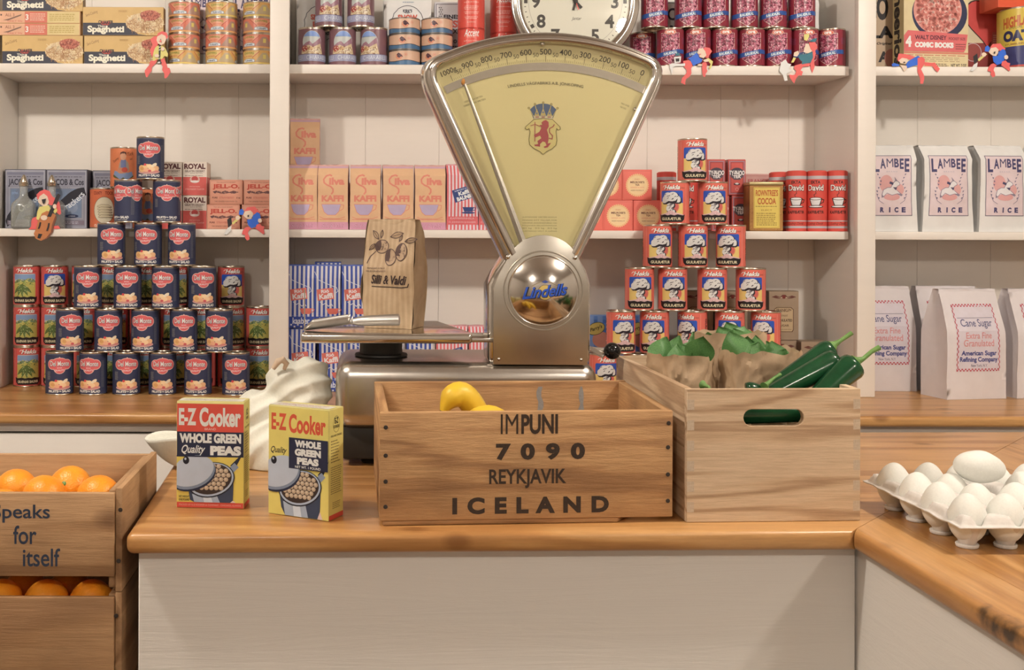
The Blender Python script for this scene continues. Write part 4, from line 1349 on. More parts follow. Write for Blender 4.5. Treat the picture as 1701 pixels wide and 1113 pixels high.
def heart_art():
    a = Art()
    a.rect(-62, 1, 62, 260, '#d6c096')
    a.rect(-62, 1, 62, 88, '#8f3a34')
    hp = []
    for k in range(40):
        t = k * 2 * PI / 40
        hp.append((10 + 3.9 * 16 * math.sin(t) ** 3, 150 + 4.6 * (13 * math.cos(t) - 5 * math.cos(2 * t) - 2 * math.cos(3 * t) - math.cos(4 * t))))
    a.poly([(min(62, 10 + (x - 10) * 1.06), 150 + (y - 150) * 1.06) for x, y in hp], '#3a2422')
    a.poly([(min(62, x), y) for x, y in hp], '#c94a42')
    a.ell(-30, 62, 24, 26, '#c9a8a0')
    a.ell(-30, 62, 22, 24, '#9c4a40')
    a.poly([(24, 118), (60, 122), (60, 70), (18, 66)], '#b8574c')
    a.lines_of_type(26, 74, 58, 112, 7, '#d8a08c')
    return a
set_box(box_spec(0.126, 0.262, 0.05, '#c7b085', heart_art()), 'heart_box', 'cereal box with a large red heart behind the hammer elf', 'box', 1634, 80, 3.058, UPZ, 0.05, 0.0)
def oats_spec():
    r, h = 0.068, 0.165
    a = Art()
    a.rect(-100, 60, 100, 160, '#cfae45')
    a.rect(-100, 4, 100, 60, '#3a3a60')
    a.text('HIGHLAND', -16, 128, 88, 30, '#b8562e', 0.04, skew=0.12)
    a.text('SPECIAL', -26, 110, 34, 6, '#6a5a2c', skew=0.06)
    a.text('OATS', -18, 88, 84, 30, '#2e2c4a', 0.07)
    a.text('STUMBLEIN', -30, 66, 50, 5, '#8a5a2c', 0.02)
    a.rect(14, 8, 40, 70, '#c9bfae')
    a.rect(-100, 4, 100, 9, '#b8493c')
    return can_spec(r, h, a, '#cfae45', M_GLOSSP)
x = P(1703, 80, 2.985).x
make(oats_spec(), 'oats_tin', 'yellow and navy round oats tin at the right frame edge', 'tin', (x, 2.985, UPZ + 0.0002), -math.atan2(x, 3.0) + 0.05)
set_box(box_spec(0.12, 0.06, 0.09, '#d85a3a', Art().rect(-58, 2, 58, 58, '#d9532f')), 'orange_carton', 'orange carton lying on top of the oats tin', 'box', 1695, 0, 2.95, UPZ + 0.1655, 0.09)
# white box with dotted frame behind the red seasoning tins
def finest_art():
    a = Art()
    a.rect(-44, 1, 44, 190, '#cfc3b6')
    a.frame(-41, 4, 41, 187, 1.6, '#4a4450')
    a.many([[(x, y), (x + 2.6, y), (x + 2.6, y + 2.6), (x, y + 2.6)] for y in range(20, 180, 6) for x in ((-34, -28.5) if (y // 6) % 2 else (-31, -25.5))], '#2c2830')
    a.text('FINEST', 8, 152, 56, 12, '#2c2830', 0.04)
    a.text('BEST', 6, 132, 60, 20, '#cf5a4a', 0.04)
    a.text('XXXX', 6, 112, 46, 13, '#2c2830', 0.02)
    a.text('O', 12, 84, 10, 10, '#2c2830', 0.03)
    a.lines_of_type(-10, 40, 36, 74, 4, '#4a4450')
    return a
set_box(box_spec(0.090, 0.192, 0.04, '#cfc3b6', finest_art()), 'flour_carton', 'white carton with dotted border behind the red seasoning tins', 'box', 749, 60, 3.04, UPZ, 0.04)
# ------------------------------------------------------------------ bags
def bag_spec(w, h, d, mat, art, pmat=None, wprof=None, dprof=None, bulge=0.004, amp=0.0015, freq=22.0, seed=0.0, fold=True, lean=0.0, foldmat=None, topn='folded_top'):
    """paper bag: filled body, printed front, folded top"""
    pmat = pmat or M_PRINT
    wprof = wprof or (lambda t: 1.0 - 0.03 * math.sin(PI * t) - 0.02 * t)
    dprof = dprof or (lambda t: 1.0 if t < 0.84 else 1.0 - 0.72 * (t - 0.84) / 0.16)
    so = Vector((seed * 3.1, seed * 1.7, seed * 2.3))
    def nz(u, v, k):
        return amp * (noise.noise(Vector((u * freq, v * freq, k)) + so) + 0.5 * noise.noise(Vector((u * freq * 2.4, v * freq * 2.0, k + 5)) + so))
    def front(u, v, l=0.0):
        t = max(0.0, min(1.0, v / h))
        uu = u / (w / 2)
        y = 0.5 * d * dprof(t) + bulge * (1 - min(1, uu * uu)) * math.sin(PI * min(1, t * 1.15)) + nz(u, v, 0.0) * (0.3 + 0.7 * math.sin(PI * t))
        return Vector((u * wprof(t), -y - l + lean * t, v))
    def back(u, v):
        t = v / h
        return Vector((u * wprof(t), 0.5 * d * dprof(t) + bulge * 0.5 * math.sin(PI * t) + lean * t, v))
    nu, nv = 12, 18
    b = MB()
    b.grid(lambda s, t: front((s - 0.5) * w, t * h), nu, nv)
    b.grid(lambda s, t: back((0.5 - s) * w, t * h), nu, nv)
    for sg in (1, -1):
        def side(s, t, sg=sg):
            a, c = front(sg * w / 2, t * h), back(sg * w / 2, t * h)
            p = a.lerp(c, s if sg > 0 else 1 - s)
            q = s if sg > 0 else 1 - s
            p.x -= sg * (0.055 * d * math.sin(PI * q) * (0.4 + 2.4 * max(0, t - 0.45)) + 0.5 * nz(q * d, t * h, 9.0 * sg))
            return p
        b.grid(side, 6, nv)
    b.grid(lambda s, t: front((s - 0.5) * w, 0).lerp(back((s - 0.5) * w, 0), 1 - t), nu, 1)
    b.grid(lambda s, t: front((s - 0.5) * w, h).lerp(back((s - 0.5) * w, h), t), nu, 1)
    body = b.mesh('bag_body', mat, 50, weld=0.00005)
    sp = [('bag_body', body)]
    if art:
        sp.append(('front_print', art.mesh('front_print', lambda u, v, l: front(u, v, l + 0.0005), pmat, du=w / 16, dv=h / 24)))
    if fold:
        ft_ = h * 0.045
        fb = MB()
        wt = w * wprof(1.0)
        y0 = -0.5 * d * dprof(1.0) + lean
        y1 = 0.5 * d * dprof(1.0) + lean
        fb.grid(lambda s, t: Vector(((s - 0.5) * wt * (1 + 0.012 * t), y0 - 0.0016 - 0.0012 * math.sin(s * 9 + seed) * t, h + 0.0006 - ft_ * t)), 10, 2)
        fb.grid(lambda s, t: Vector(((s - 0.5) * wt, y0 - 0.0016 + (y1 - y0 + 0.0016) * t, h + 0.0007 + 0.0006 * math.sin(s * 11 + seed))), 10, 2)
        sp.append((topn, fb.mesh(topn, foldmat or mat, 60, weld=0.0003)))
    return sp

# orange coffee bags
def silva_art(w, h):
    a = Art()
    W = w * 500
    a.rect(-W + 0.5, 0.5, W - 0.5, h * 1000 - 4, '#dcab7c')
    a.rect(-W + 0.5, h * 1000 - 9, W - 0.5, h * 1000 - 4, '#c79aa0')
    k = '#d87f66'
    a.line([(-2, 143), (-8, 146), (-18, 143), (-25, 134), (-24, 125), (-16, 119), (-6, 115), (1, 108), (1, 100), (-4, 94)], 4.2, k)
    a.text('ilva', 11, 129, 43, 20, k, 0.05)
    a.text('KAFFI', 0, 83, 62, 17, k, 0.055)
    a.poly([(-32, 68), (24, 68), (18, 48), (8, 38), (-14, 38), (-24, 46)], k)
    a.poly([(-30.5, 66.8), (22.5, 66.8), (17, 49), (7.4, 39.2), (-13.4, 39.2), (-23, 47)], '#b7a0ae')
    a.line([(24, 66), (31, 65), (29, 55), (20, 50)], 1.6, k)
    a.line([(-36, 34), (-24, 29), (18, 29), (34, 34)], 1.4, k)
    a.line([(-36, 27), (36, 27)], 1.6, k)
    a.rect(-W + 0.5, 0.5, W - 0.5, 20, '#cf9098')
    a.text('Silli & Valdi', 0, 10, 60, 11, '#a84a50', 0.01, 0.25)
    a.text('Silli & Valdi', 0.5, 10.4, 60, 11, '#d8aab0', -0.01, 0.25)
    return a
M_SILVA = plain('pink_bag_paper', C('#cf9a86'), 0.55, 0, 40, 0.3, 0.05)
SILVA = [bag_spec(0.0845, 0.1735, 0.056, M_SILVA, silva_art(0.0845, 0.1735), seed=k + 0.5, amp=0.0022) for k in range(3)]
for k, (px, lb) in enumerate(((503, 'leftmost in the front row, against the post'), (554, 'second in the front row'), (607.5, 'third in the front row'), (660.5, 'fourth in the front row'), (713.5, 'fifth in the front row, beside the red striped bag'))):
    x = P(px, 330, 2.96).x
    make(SILVA[k % 3], 'coffee_bag', 'orange coffee bag with cup, ' + lb, 'bag', (x, 2.96, MDZ + 0.0003), RND.uniform(-.05, .05) - 0.02, 'orange coffee bags')
x = P(505, 330, 3.05).x
lay = bag_spec(0.0845, 0.1735, 0.056, M_SILVA, silva_art(0.0845, 0.1735), seed=9)
for k in range(2):
    o = make(lay, 'coffee_bag', f'orange coffee bag lying behind the front row, {["lower", "upper"][k]} of two', 'bag', (x - 0.03, 3.05, MDZ + 0.0325 + k * 0.066), 0, 'orange coffee bags', rot=(PI / 2, 0, PI / 2))
    o.location.x = x + 0.012
make(SILVA[1], 'coffee_bag', 'orange coffee bag standing above the row beside the post', 'bag', (P(507, 250, 3.05).x, 3.05, MDZ + 0.1335), 0.02, 'orange coffee bags')

# red striped coffee bean bags
def stripes(a, w, h, n, c0, c1, lo=0.0, hi=1.0):
    W = w * 500
    a.rect(-W + 0.4, lo * h * 1000 + 0.4, W - 0.4, hi * h * 1000 - 3, c0)
    st = 2 * W / n
    a.many([[(-W + 0.4 + st * k, lo * h * 1000 + 0.4), (-W + 0.4 + st * (k + .5), lo * h * 1000 + 0.4), (-W + 0.4 + st * (k + .5), hi * h * 1000 - 3), (-W + 0.4 + st * k, hi * h * 1000 - 3)] for k in range(n)], c1)
def baunir_art():
    a = Art()
    stripes(a, 0.086, 0.176, 9, '#ddc6be', '#d4635f')
    q = lambda x, y: (4 + x * math.cos(.28) - y * math.sin(.28), 97 + x * math.sin(.28) + y * math.cos(.28))
    a.poly([q(-30, -17), q(30, -17), q(30, 17), q(-30, 17)], '#33436f')
    a.text('ILMANDI KAFFI', *q(0, 12.5), 46, 4, '#c9c6cc', 0.01, rot=.28)
    a.text('Kaffi', *q(0, 3), 30, 11, '#e3dbd0', 0.04, rot=.28)
    a.text('BAUNIR', *q(0, -10), 46, 11, '#e3dbd0', 0.05, rot=.28)
    a.poly([(0, 61), (32, 61), (27, 49), (5, 49)], '#33436f')
    a.line([(31, 60), (37, 59), (35, 53), (28, 52)], 1.8, '#33436f')
    a.ell(16, 46, 19, 2.6, '#33436f')
    a.rect(-42.5, 14, 42.5, 36, '#d4635f')
    a.text('KAFFIBRENNSLA', 0, 31, 66, 5, '#e0a49a', 0.02)
    a.text('Ó. JOHNSON & KAABER', 0, 21, 74, 7, '#e0a49a', 0.02)
    return a
M_BAUN = plain('red_striped_bag_paper', C('#cf8f88'), 0.5, 0, 40, 0.25, 0.05)
BAUN = bag_spec(0.086, 0.176, 0.056, M_BAUN, baunir_art(), seed=4)
for px, lb in ((766, 'beside the orange coffee bags'), (819, 'mostly behind the scale frame')):
    x = P(px, 330, 2.96).x
    make(BAUN, 'bean_bag', 'red and white striped coffee bean bag on the middle shelf, ' + lb, 'bag', (x, 2.96, MDZ + 0.0003), 0.02, 'red striped bean bags')

# blue striped coffee bags on the back counter
def kaaber_art():
    a = Art()
    stripes(a, 0.073, 0.168, 6, '#cfc4b8', '#36498c')
    a.rect(-36, 0.6, 36, 30, '#36498c')
    a.text('kaaber', 2, 19, 46, 17, '#d9d3ca', 0.02)
    a.lines_of_type(-22, 31, 26, 33, 1, '#7f8fc0')
    a.many([[(-36 + 9 * k, 1 + 5 * (k % 2)), (-31.5 + 9 * k, 1 + 5 * (k % 2)), (-31.5 + 9 * k, 5.5 + 5 * (k % 2)), (-36 + 9 * k, 5.5 + 5 * (k % 2))] for k in range(8)], '#cfc4b8')
    q = lambda x, y: (-4 + x * math.cos(.12) - y * math.sin(.12), 90 + x * math.sin(.12) + y * math.cos(.12))
    a.poly([q(-24, -15), q(22, -15), q(22, 15), q(-24, 15)], '#cf6a58')
    a.text('Rió', *q(-1, 8), 22, 9, '#e0d4c6', 0.03, rot=.12)
    a.text('Kaffi', *q(0, -5), 38, 14, '#e0d4c6', 0.035, rot=.12)
    a.poly([(-2, 52), (32, 52), (27, 37), (4, 37)], '#cf6a58')
    a.line([(32, 51), (38, 49), (35, 43), (28, 41)], 1.8, '#cf6a58')
    a.line([(-20, 70), (-12, 62), (-4, 66), (4, 58), (12, 64), (16, 58)], 1.8, '#d9d3ca')
    a.line([(-35, 150), (-24, 128), (-6, 120), (14, 112), (26, 108), (30, 98), (22, 92)], 1.4, '#d9d3ca')
    return a
M_KAAB = plain('blue_striped_bag_paper', C('#4a5a96'), 0.5, 0, 40, 0.25, 0.08)
KAAB = [bag_spec(0.073, 0.168, 0.055, M_KAAB, kaaber_art(), seed=k + 12, amp=0.0013, fold=False, dprof=lambda t: 1.0 - 0.35 * max(0, t - 0.8) / 0.2) for k in range(2)]
nm = ['leftmost', 'second from left', 'third from left', 'fourth from left', 'fifth from left']
for k, px in enumerate((503, 552, 600, 648, 696)):
    x = P(px, 590, 2.95).x
    make(KAAB[k % 2], 'blue_coffee_bag', 'blue striped coffee bag, lower row, ' + nm[k], 'bag', (x, 2.95, BC_Z + 0.0003), RND.uniform(-.03, .03), 'blue striped coffee bags')
for k, px in enumerate((500, 544.5, 589)):
    x = P(px, 480, 2.955).x
    make(KAAB[k % 2], 'blue_coffee_bag', 'blue striped coffee bag, upper row, ' + ['against the white post', 'middle one', 'half behind the kraft bag'][k], 'bag', (x, 2.955, BC_Z + 0.1697), RND.uniform(-.03, .03), 'blue striped coffee bags')
make(KAAB[0], 'blue_coffee_bag', 'blue striped coffee bag in the back, only its top edge shows', 'bag', (P(545, 480, 3.03).x, 3.03, BC_Z + 0.1757), 0, 'blue striped coffee bags')
make(KAAB[1], 'blue_coffee_bag', 'blue striped coffee bag at the bottom of the back row', 'bag', (P(545, 480, 3.03).x, 3.03, BC_Z + 0.0003), 0, 'blue striped coffee bags')
for k, px in enumerate((749, 803)):
    x = P(px, 590, 2.95).x
    make(BAUN, 'bean_bag', 'red striped bean bag on the back counter, ' + ['left one seen under the tray', 'right one behind the scale'][k], 'bag', (x, 2.95, BC_Z + 0.0003), 0.0, 'red striped bean bags')

# rice bags
def rice_art():
    a = Art()
    a.rect(-54, 43, 54, 203, '#dbbfb2')
    a.frame(-54, 43, 54, 203, 1.5, '#4a4258')
    x = -50
    for ch, wd, ht in (('L', 17, 36), ('A', 17, 27), ('M', 20, 23), ('B', 15, 24), ('E', 13, 28), ('E', 15, 36)):
        a.text(ch, x + wd / 2, 195 - ht / 2, wd - 2, ht, '#463f5c', 0.0 if ch == 'M' else 0.035)
        x += wd + 0.6
    a.text('B R A N D', 0, 160, 30, 3.4, '#a59aa0')
    a.ell(-16, 128, 18, 23, '#d79c8e')
    a.ell(20, 112, 13, 15, '#d79c8e')
    a.ell(0, 92, 22, 9, '#d99a8c')
    a.poly([(-28, 98), (-24, 112), (-12, 118), (-4, 118), (2, 130), (8, 136), (6, 146), (14, 136), (22, 130), (22, 124), (14, 120), (12, 112), (24, 102), (30, 98), (26, 94), (14, 100), (0, 96), (-14, 102), (-22, 92), (-28, 90)], '#8a7a80')
    a.poly([(-26, 98), (-22.5, 111), (-12, 116.5), (-3, 116.5), (3, 128), (9, 134), (14, 134), (20.5, 129), (20.5, 125), (13, 121), (10.5, 112), (22.5, 101), (14, 101.5), (0, 97.5), (-14, 103.5), (-22.5, 94)], '#e2d3c4')
    a.poly([(-6, 134), (4, 130), (2, 124), (-8, 128)], '#4a4258')
    a.poly([(2, 118), (14, 118), (10, 110)], '#4a4258')
    for s in (1, -1):
        a.many([[(s * (34 + 5 * math.sin(k)) - 1, 86 + k * 9), (s * (36 + 5 * math.sin(k)) + s * 2, 92 + k * 9), (s * (33 + 5 * math.sin(k)), 91 + k * 9)] for k in range(8)], '#6a6072')
        a.line([(s * 40, 96), (s * 34, 82), (s * 22, 74)], 1.1, '#6a6072')
    x = -30
    for ch in 'RICE':
        a.text(ch, x + 4, 58, 11 if ch != 'I' else 3.6, 14, '#463f5c', 0.06)
        x += 20 if ch != 'I' else 18
    return a
RICE = [bag_spec(0.137, 0.232, 0.085, M_PAPERW, rice_art(), seed=20 + k, amp=0.0028, freq=16, bulge=0.007, wprof=lambda t: 1.0 - 0.05 * math.sin(PI * t) - 0.05 * t) for k in range(3)]
for k, (px, yc, rz, lb) in enumerate(((1471, 2.975, -0.12, 'left one, half behind the post'), (1561, 2.97, 0.0, 'middle one, fully in view'), (1651, 2.972, 0.05, 'right one, fully in view'), (1744, 2.99, 0.0, 'at the right frame edge'))):
    make(RICE[k % 3], 'rice_bag', 'white rice bag with lamb label on the middle shelf, ' + lb, 'bag', (P(px, 320, yc).x, yc, MDZ + 0.0004), rz, 'white rice bags')
for px, lb in ((1521, 'in the back row between the first two bags'), (1610, 'in the back row between the middle and right bags')):
    make(RICE[1], 'rice_bag', 'white rice bag, ' + lb, 'bag', (P(px, 320, 3.066).x, 3.066, MDZ + 0.0004), 0, 'white rice bags')
for px, lb in ((336, 'letters seen between the left turnip tin stacks'), (420, 'letters seen between the right turnip tin stacks')):
    make(RICE[0], 'rice_bag', 'rice bag on the upper shelf, ' + lb, 'bag', (P(px, 60, 3.064).x, 3.064, UPZ + 0.0004), 0, 'white rice bags')

# sugar bags on the back counter, right bay
def cane_art():
    a = Art()
    x0, x1, y0, y1 = -54, 58, 52, 158
    a.rect(x0, y0, x1, y1, '#d6c3ba')
    pol = []
    st = 4.2
    n = int((x1 - x0) / st)
    for k in range(n):
        for r in range(2):
            if (k + r) % 2 == 0:
                for yb in (y0, y1 - 2 * 2.2):
                    pol.append([(x0 + k * st, yb + r * 2.2), (x0 + (k + 1) * st, yb + r * 2.2), (x0 + (k + 1) * st, yb + (r + 1) * 2.2), (x0 + k * st, yb + (r + 1) * 2.2)])
    n = int((y1 - y0) / st)
    for k in range(n):
        for r in range(2):
            if (k + r) % 2 == 0:
                for xb in (x0, x1 - 2 * 2.2):
                    pol.append([(xb + r * 2.2, y0 + k * st), (xb + (r + 1) * 2.2, y0 + k * st), (xb + (r + 1) * 2.2, y0 + (k + 1) * st), (xb + r * 2.2, y0 + (k + 1) * st)])
    a.many(pol, '#b8474c')
    a.rect(x0 + 8, 136, x1 - 8, 136.7, '#5a5266')
    a.text('Cane Sugar', 2, 127, 84, 15, '#55526e', 0.008)
    a.text('Extra Fine', 2, 109, 68, 10, '#d4897f', 0.01)
    a.text('Granulated', 2, 97, 80, 11, '#d4897f', 0.01)
    a.text('American Sugar', 3, 80, 92, 10, '#3f4272', 0.035)
    a.text('Refining Company', 3, 70, 98, 10, '#3f4272', 0.035)
    a.text('New York, N.Y.', 3, 61, 42, 5, '#4a4458')
    return a
CANE = [bag_spec(0.172, 0.288, 0.10, M_PAPERS, None, seed=31, amp=0.0035, freq=13, bulge=0.006)]
def cane_spec(k):
    h = 0.282
    a = Art()
    for v, f, c, bb, ly in cane_art().items:
        vv = [(x * 1.12, y * 1.62 - 12) for x, y in v]
        a.items.append((vv, f, c, (bb[0] * 1.12, bb[1] * 1.62 - 12, bb[2] * 1.12, bb[3] * 1.62 - 12), ly))
    return bag_spec(0.170, h, 0.10, M_PAPERS, a, seed=31 + k, amp=0.004, freq=12, bulge=0.006, wprof=lambda t: 1.0 - 0.04 * t, dprof=lambda t: 1.0 if t < 0.62 else 1.0 - 0.78 * (t - 0.62) / 0.38, fold=True)
CANES = [cane_spec(k) for k in range(2)]
for k, (px, yc, rz, lb) in enumerate(((1600, 2.88, 0.16, 'nearest, whole label in view'), (1715, 2.905, 0.14, 'at the right frame edge'), (1456, 3.02, 0.0, 'behind the white post'), (1566, 3.035, 0.0, 'behind the nearest one'))):
    make(CANES[k % 2], 'sugar_bag', 'tall white cane sugar bag with red checked border, ' + lb, 'bag', (P(px, 560, yc).x, yc, BC_Z + 0.0004), rz, 'white cane sugar bags')

# snow ball flour bags behind the purple cans
def snow_art():
    a = Art()
    a.line([(46 * math.cos(k * PI / 16) * (1 + .03 * math.sin(k * 3)), 130 + 50 * math.sin(k * PI / 16)) for k in range(-6, 23)], 1.6, '#3a3a44')
    a.text("KIRK'S", 0, 166, 26, 8, '#3a3a44', 0.03, bow=-.5)
    a.text('SNOW', 0, 148, 56, 14, '#cf5f48', 0.05, bow=-.3)
    a.text('BALL', 0, 128, 44, 14, '#cf5f48', 0.05)
    a.text('All Purpose', 0, 102, 84, 17, '#2f2f38', 0.02, 0.3)
    a.lines_of_type(-14, 188, 22, 192, 1, '#7a8a98')
    return a
SNOW = bag_spec(0.136, 0.225, 0.07, M_PAPERW, snow_art(), seed=41, amp=0.003, freq=15)
for px, lb in ((533, 'left one, behind the purple cans'), (676, 'right one, behind the tan fish tins')):
    make(SNOW, 'flour_bag', 'white flour bag with a round badge, ' + lb, 'bag', (P(px, 60, 3.066).x, 3.066, UPZ + 0.0004), 0, 'white flour bags')
def ek_art():
    a = Art()
    a.frame(-50, 30, 50, 190, 1.6, '#4a4450')
    a.text('CAKE', 0, 158, 92, 34, '#3a3440', 0.02)
    a.text('MIK', 0, 112, 92, 30, '#3a3440', 0.01, 0.2)
    return a
EK = bag_spec(0.128, 0.225, 0.06, M_PAPERW, ek_art(), seed=44, amp=0.003)
for px, lb in ((1130, 'letters seen between the left cabbage cans'), (1316, 'beside the rightmost upper cabbage can')):
    make(EK, 'cake_bag', 'white bag with thin black frame, ' + lb, 'bag', (P(px, 60, 3.055).x, 3.055, UPZ + 0.0004), 0, 'white framed bags')
# ------------------------------------------------------------------ the counter scale
SY = 1.80
sc = thing('counter_scale', 'chrome shop scale with fan shaped cream dial on the counter', 'scale', (0.17, 1.92, FC_Z))
def wobj(name, me, root=sc, parent=None, label=None):
    o = obj(name, me, root, -root.location, label=label)
    if parent:
        o.parent = parent
        o.location = (0, 0, 0)
    return o
def w2(px, py, Y=SY):
    p = P(px, py, Y)
    return (p.x, p.z)
zb0, zb1 = P(780, 715, SY).z, 1.139
bx0, bx1 = P(557, 650, SY).x, P(995, 650, SY).x
wobj('base_housing', MB().box(bx0, bx1, SY, 2.04, zb0, zb1).mesh('base_housing', M_STEEL, 60, bevel=0.026, seg=6))
wobj('plinth', MB().box(bx0 + 0.012, bx1 - 0.012, SY + 0.022, 2.02, FC_Z + 0.012, zb0 + 0.002).mesh('plinth', M_BLACK, bevel=0.004))
for fx in (bx0 + 0.06, bx1 - 0.06):
    for fy in (SY + 0.06, 1.98):
        wobj('foot', MB().lathe([(0.0, FC_Z + 0.0005), (0.016, FC_Z + 0.0005), (0.018, FC_Z + 0.004), (0.014, FC_Z + 0.012), (0.0, FC_Z + 0.012)], 20, fx, fy).mesh('foot', M_BLACK))
# weighing tray on its neck
tz1, tz0 = 1.187, 1.1705
tx0, tx1 = P(499, 560, SY).x, P(784, 560, SY).x
tray = wobj('weighing_tray', MB().slab([(tx0, SY), (tx1, SY), (tx1 + 0.004, SY + 0.03), (tx1 - 0.035, 2.075), (tx0 + 0.01, 2.075)], tz0, tz1).mesh('weighing_tray', M_CHROME, 50, bevel=0.005, seg=4))
nx, ny = P(633, 580, 1.90).x, 1.90
wobj('neck', MB().lathe([(0.0, zb1 - 0.002), (0.040, zb1 - 0.002), (0.046, zb1 + 0.002), (0.045, zb1 + 0.005), (0.037, zb1 + 0.006), (0.037, tz0), (0.0, tz0)], 32, nx, ny).mesh('neck', M_BLACK, 40))
wobj('guide_rod', MB().tube([P(506, 552, SY + 0.02), P(506, 481, SY + 0.02)], 0.0011, 8).mesh('guide_rod', M_CHROME))
wobj('tray_arm', MB().box(tx1 - 0.02, P(822, 560, SY).x, SY + 0.012, SY + 0.022, 1.172, 1.179).mesh('tray_arm', M_STEEL, bevel=0.001))
wobj('tray_arm', MB().box(tx1 - 0.01, P(822, 560, SY).x, SY + 0.045, SY + 0.060, 1.172, 1.184).mesh('tray_arm', M_STEEL, bevel=0.001))
# pillar
arc = [(903 + 64.5 * math.cos(t), 455 - 64.5 * math.sin(t)) for t in [0.36 + k * (PI - 0.72) / 16 for k in range(17)]]
pil = [(820, 606), (977, 607), (978, 478), (974, 456)] + arc + [(829, 456), (820, 478)]
wobj('pillar_plate', MB().prism([w2(x, y) for x, y in pil], SY + 0.003, SY + 0.012).mesh('pillar_plate', M_PLATE, 40, bevel=0.0018, seg=2))
shell = [(812, 606), (984, 607), (985, 474), (978, 450), (966, 430), (960, 414), (846, 414), (838, 430), (824, 450), (812, 474)]
wobj('pillar_shell', MB().prism([w2(x, y) for x, y in shell], SY + 0.0125, SY + 0.085).mesh('pillar_shell', M_CHROME, 60, bevel=0.010, seg=4))
# fan
CXp, CYp = 905.0, 478.0
def arcp(r, a0, a1, n):
    return [(CXp + r * math.sin(math.radians(a0 + (a1 - a0) * k / n)), CYp - r * math.cos(math.radians(a0 + (a1 - a0) * k / n))) for k in range(n + 1)]
def smooth_poly(pts, n):
    L = [0.0]
    for a, b in zip(pts, pts[1:]):
        L.append(L[-1] + math.hypot(b[0] - a[0], b[1] - a[1]))
    out, j = [], 0
    for k in range(n):
        d = L[-1] * k / (n - 1)
        while j < len(L) - 2 and L[j + 1] < d:
            j += 1
        t = (d - L[j]) / max(1e-9, L[j + 1] - L[j])
        out.append((pts[j][0] + (pts[j + 1][0] - pts[j][0]) * t, pts[j][1] + (pts[j + 1][1] - pts[j][1]) * t))
    return out
def corner(a, b, c, n=6):
    return [((1 - t) ** 2 * a[0] + 2 * t * (1 - t) * b[0] + t * t * c[0], (1 - t) ** 2 * a[1] + 2 * t * (1 - t) * b[1] + t * t * c[1]) for t in [k / n for k in range(n + 1)]]
Lo = corner((708, 150), (690, 104), (722, 91)) ; Ro = corner((1088, 91), (1118, 104), (1098, 150))
outer = [(840, 434), (770, 287)] + Lo + arcp(428, -24.5, 24.5, 24)[1:-1] + Ro + [(1036, 287), (966, 434)]
Li = corner((733, 142), (716, 112), (742, 104)) ; Ri = corner((1068, 104), (1094, 112), (1076, 142))
inner = [(861, 416), (797, 280)] + Li + arcp(408, -22, 22, 24)[1:-1] + Ri + [(1012, 280), (948, 416)]
N = 150
# keep matching corners together
def seg_resample(pl, counts, cuts):
    out = []
    for (a, b), n in zip(cuts, counts):
        out += smooth_poly(pl[a:b + 1], n)[:-1]
    return out + [pl[-1]]
no, ni = len(outer), len(inner)
cuts = [(0, 2), (2, 8), (8, no - 9), (no - 9, no - 3), (no - 3, no - 1)]
OP = seg_resample(outer, (20, 10, 60, 10, 20), cuts)
IP = seg_resample(inner, (20, 10, 60, 10, 20), [(0, 2), (2, 8), (8, ni - 9), (ni - 9, ni - 3), (ni - 3, ni - 1)])
prof = [(0.0, 0.050), (-0.05, 0.030), (0.06, 0.012), (0.18, 0.006), (0.30, 0.008), (0.36, 0.004), (0.50, 0.0005), (0.78, 0.0), (0.92, 0.003), (1.0, 0.012), (1.01, 0.016)]
fb = MB()
vv = []
for t, dy in prof:
    for o_, i_ in zip(OP, IP):
        x, z = w2(o_[0] + (i_[0] - o_[0]) * t, o_[1] + (i_[1] - o_[1]) * t)
        vv.append((x, SY + 0.002 + dy, z))
n = len(OP)
fb.add(vv, [(j * n + k, j * n + k + 1, (j + 1) * n + k + 1, (j + 1) * n + k) for j in range(len(prof) - 1) for k in range(n - 1)])
frame = wobj('dial_frame', fb.mesh('dial_frame', M_CHROME, 70))
wobj('fan_back', MB().prism([w2(x, y) for x, y in OP], SY + 0.030, SY + 0.052).mesh('fan_back', M_STEEL, 40))
DY = SY + 0.017
dial = wobj('dial_plate', MB().prism([w2(x + (CXp - x) * -0.015, y + (CYp - 200 - y) * -0.012) for x, y in IP], DY, DY + 0.004).mesh('dial_plate', M_DIAL, 40))
KM = DY / F * 1000
dc = P(CXp, CYp, DY)
a = Art()
ink, soft = '#4a4030', '#7d7048'
def pol(r, deg):
    return (r * KM * math.sin(math.radians(deg)), r * KM * math.cos(math.radians(deg)))
for k in range(11):
    dg = 24.2 - 4.84 * k
    s = str(100 * k) + ('g' if k == 10 else '')
    x, y = pol(392, dg)
    a.text(s, x, y, None, 9.6 * KM if k < 10 else 11.5, ink, 0.008, rot=-math.radians(dg))
    if k < 10:
        x, y = pol(387, dg - 2.42)
        a.text('50', x, y, None, 7.0 * KM, ink, -0.002, rot=-math.radians(dg - 2.42))
for kind in (0, 1):
    ps = []
    for k in range(101):
        big = k % 10 == 0
        if big != bool(kind):
            continue
        dg = 24.2 - 0.484 * k
        r0, r1, wd = (375.5, 386 if big else (381.5 if k % 5 == 0 else 379), 0.10 if big else 0.07)
        ps.append([pol(r0, dg - wd / 2), pol(r0, dg + wd / 2), pol(r1, dg + wd / 2), pol(r1, dg - wd / 2)])
    a.many(ps, ink if kind else soft)
a.text('LINDELLS VÅGFABRIKS A.B. JÖNKÖPING', 0, 340 * KM, 126 * KM, 7.6, ink, 0.0, arc=340 * KM)
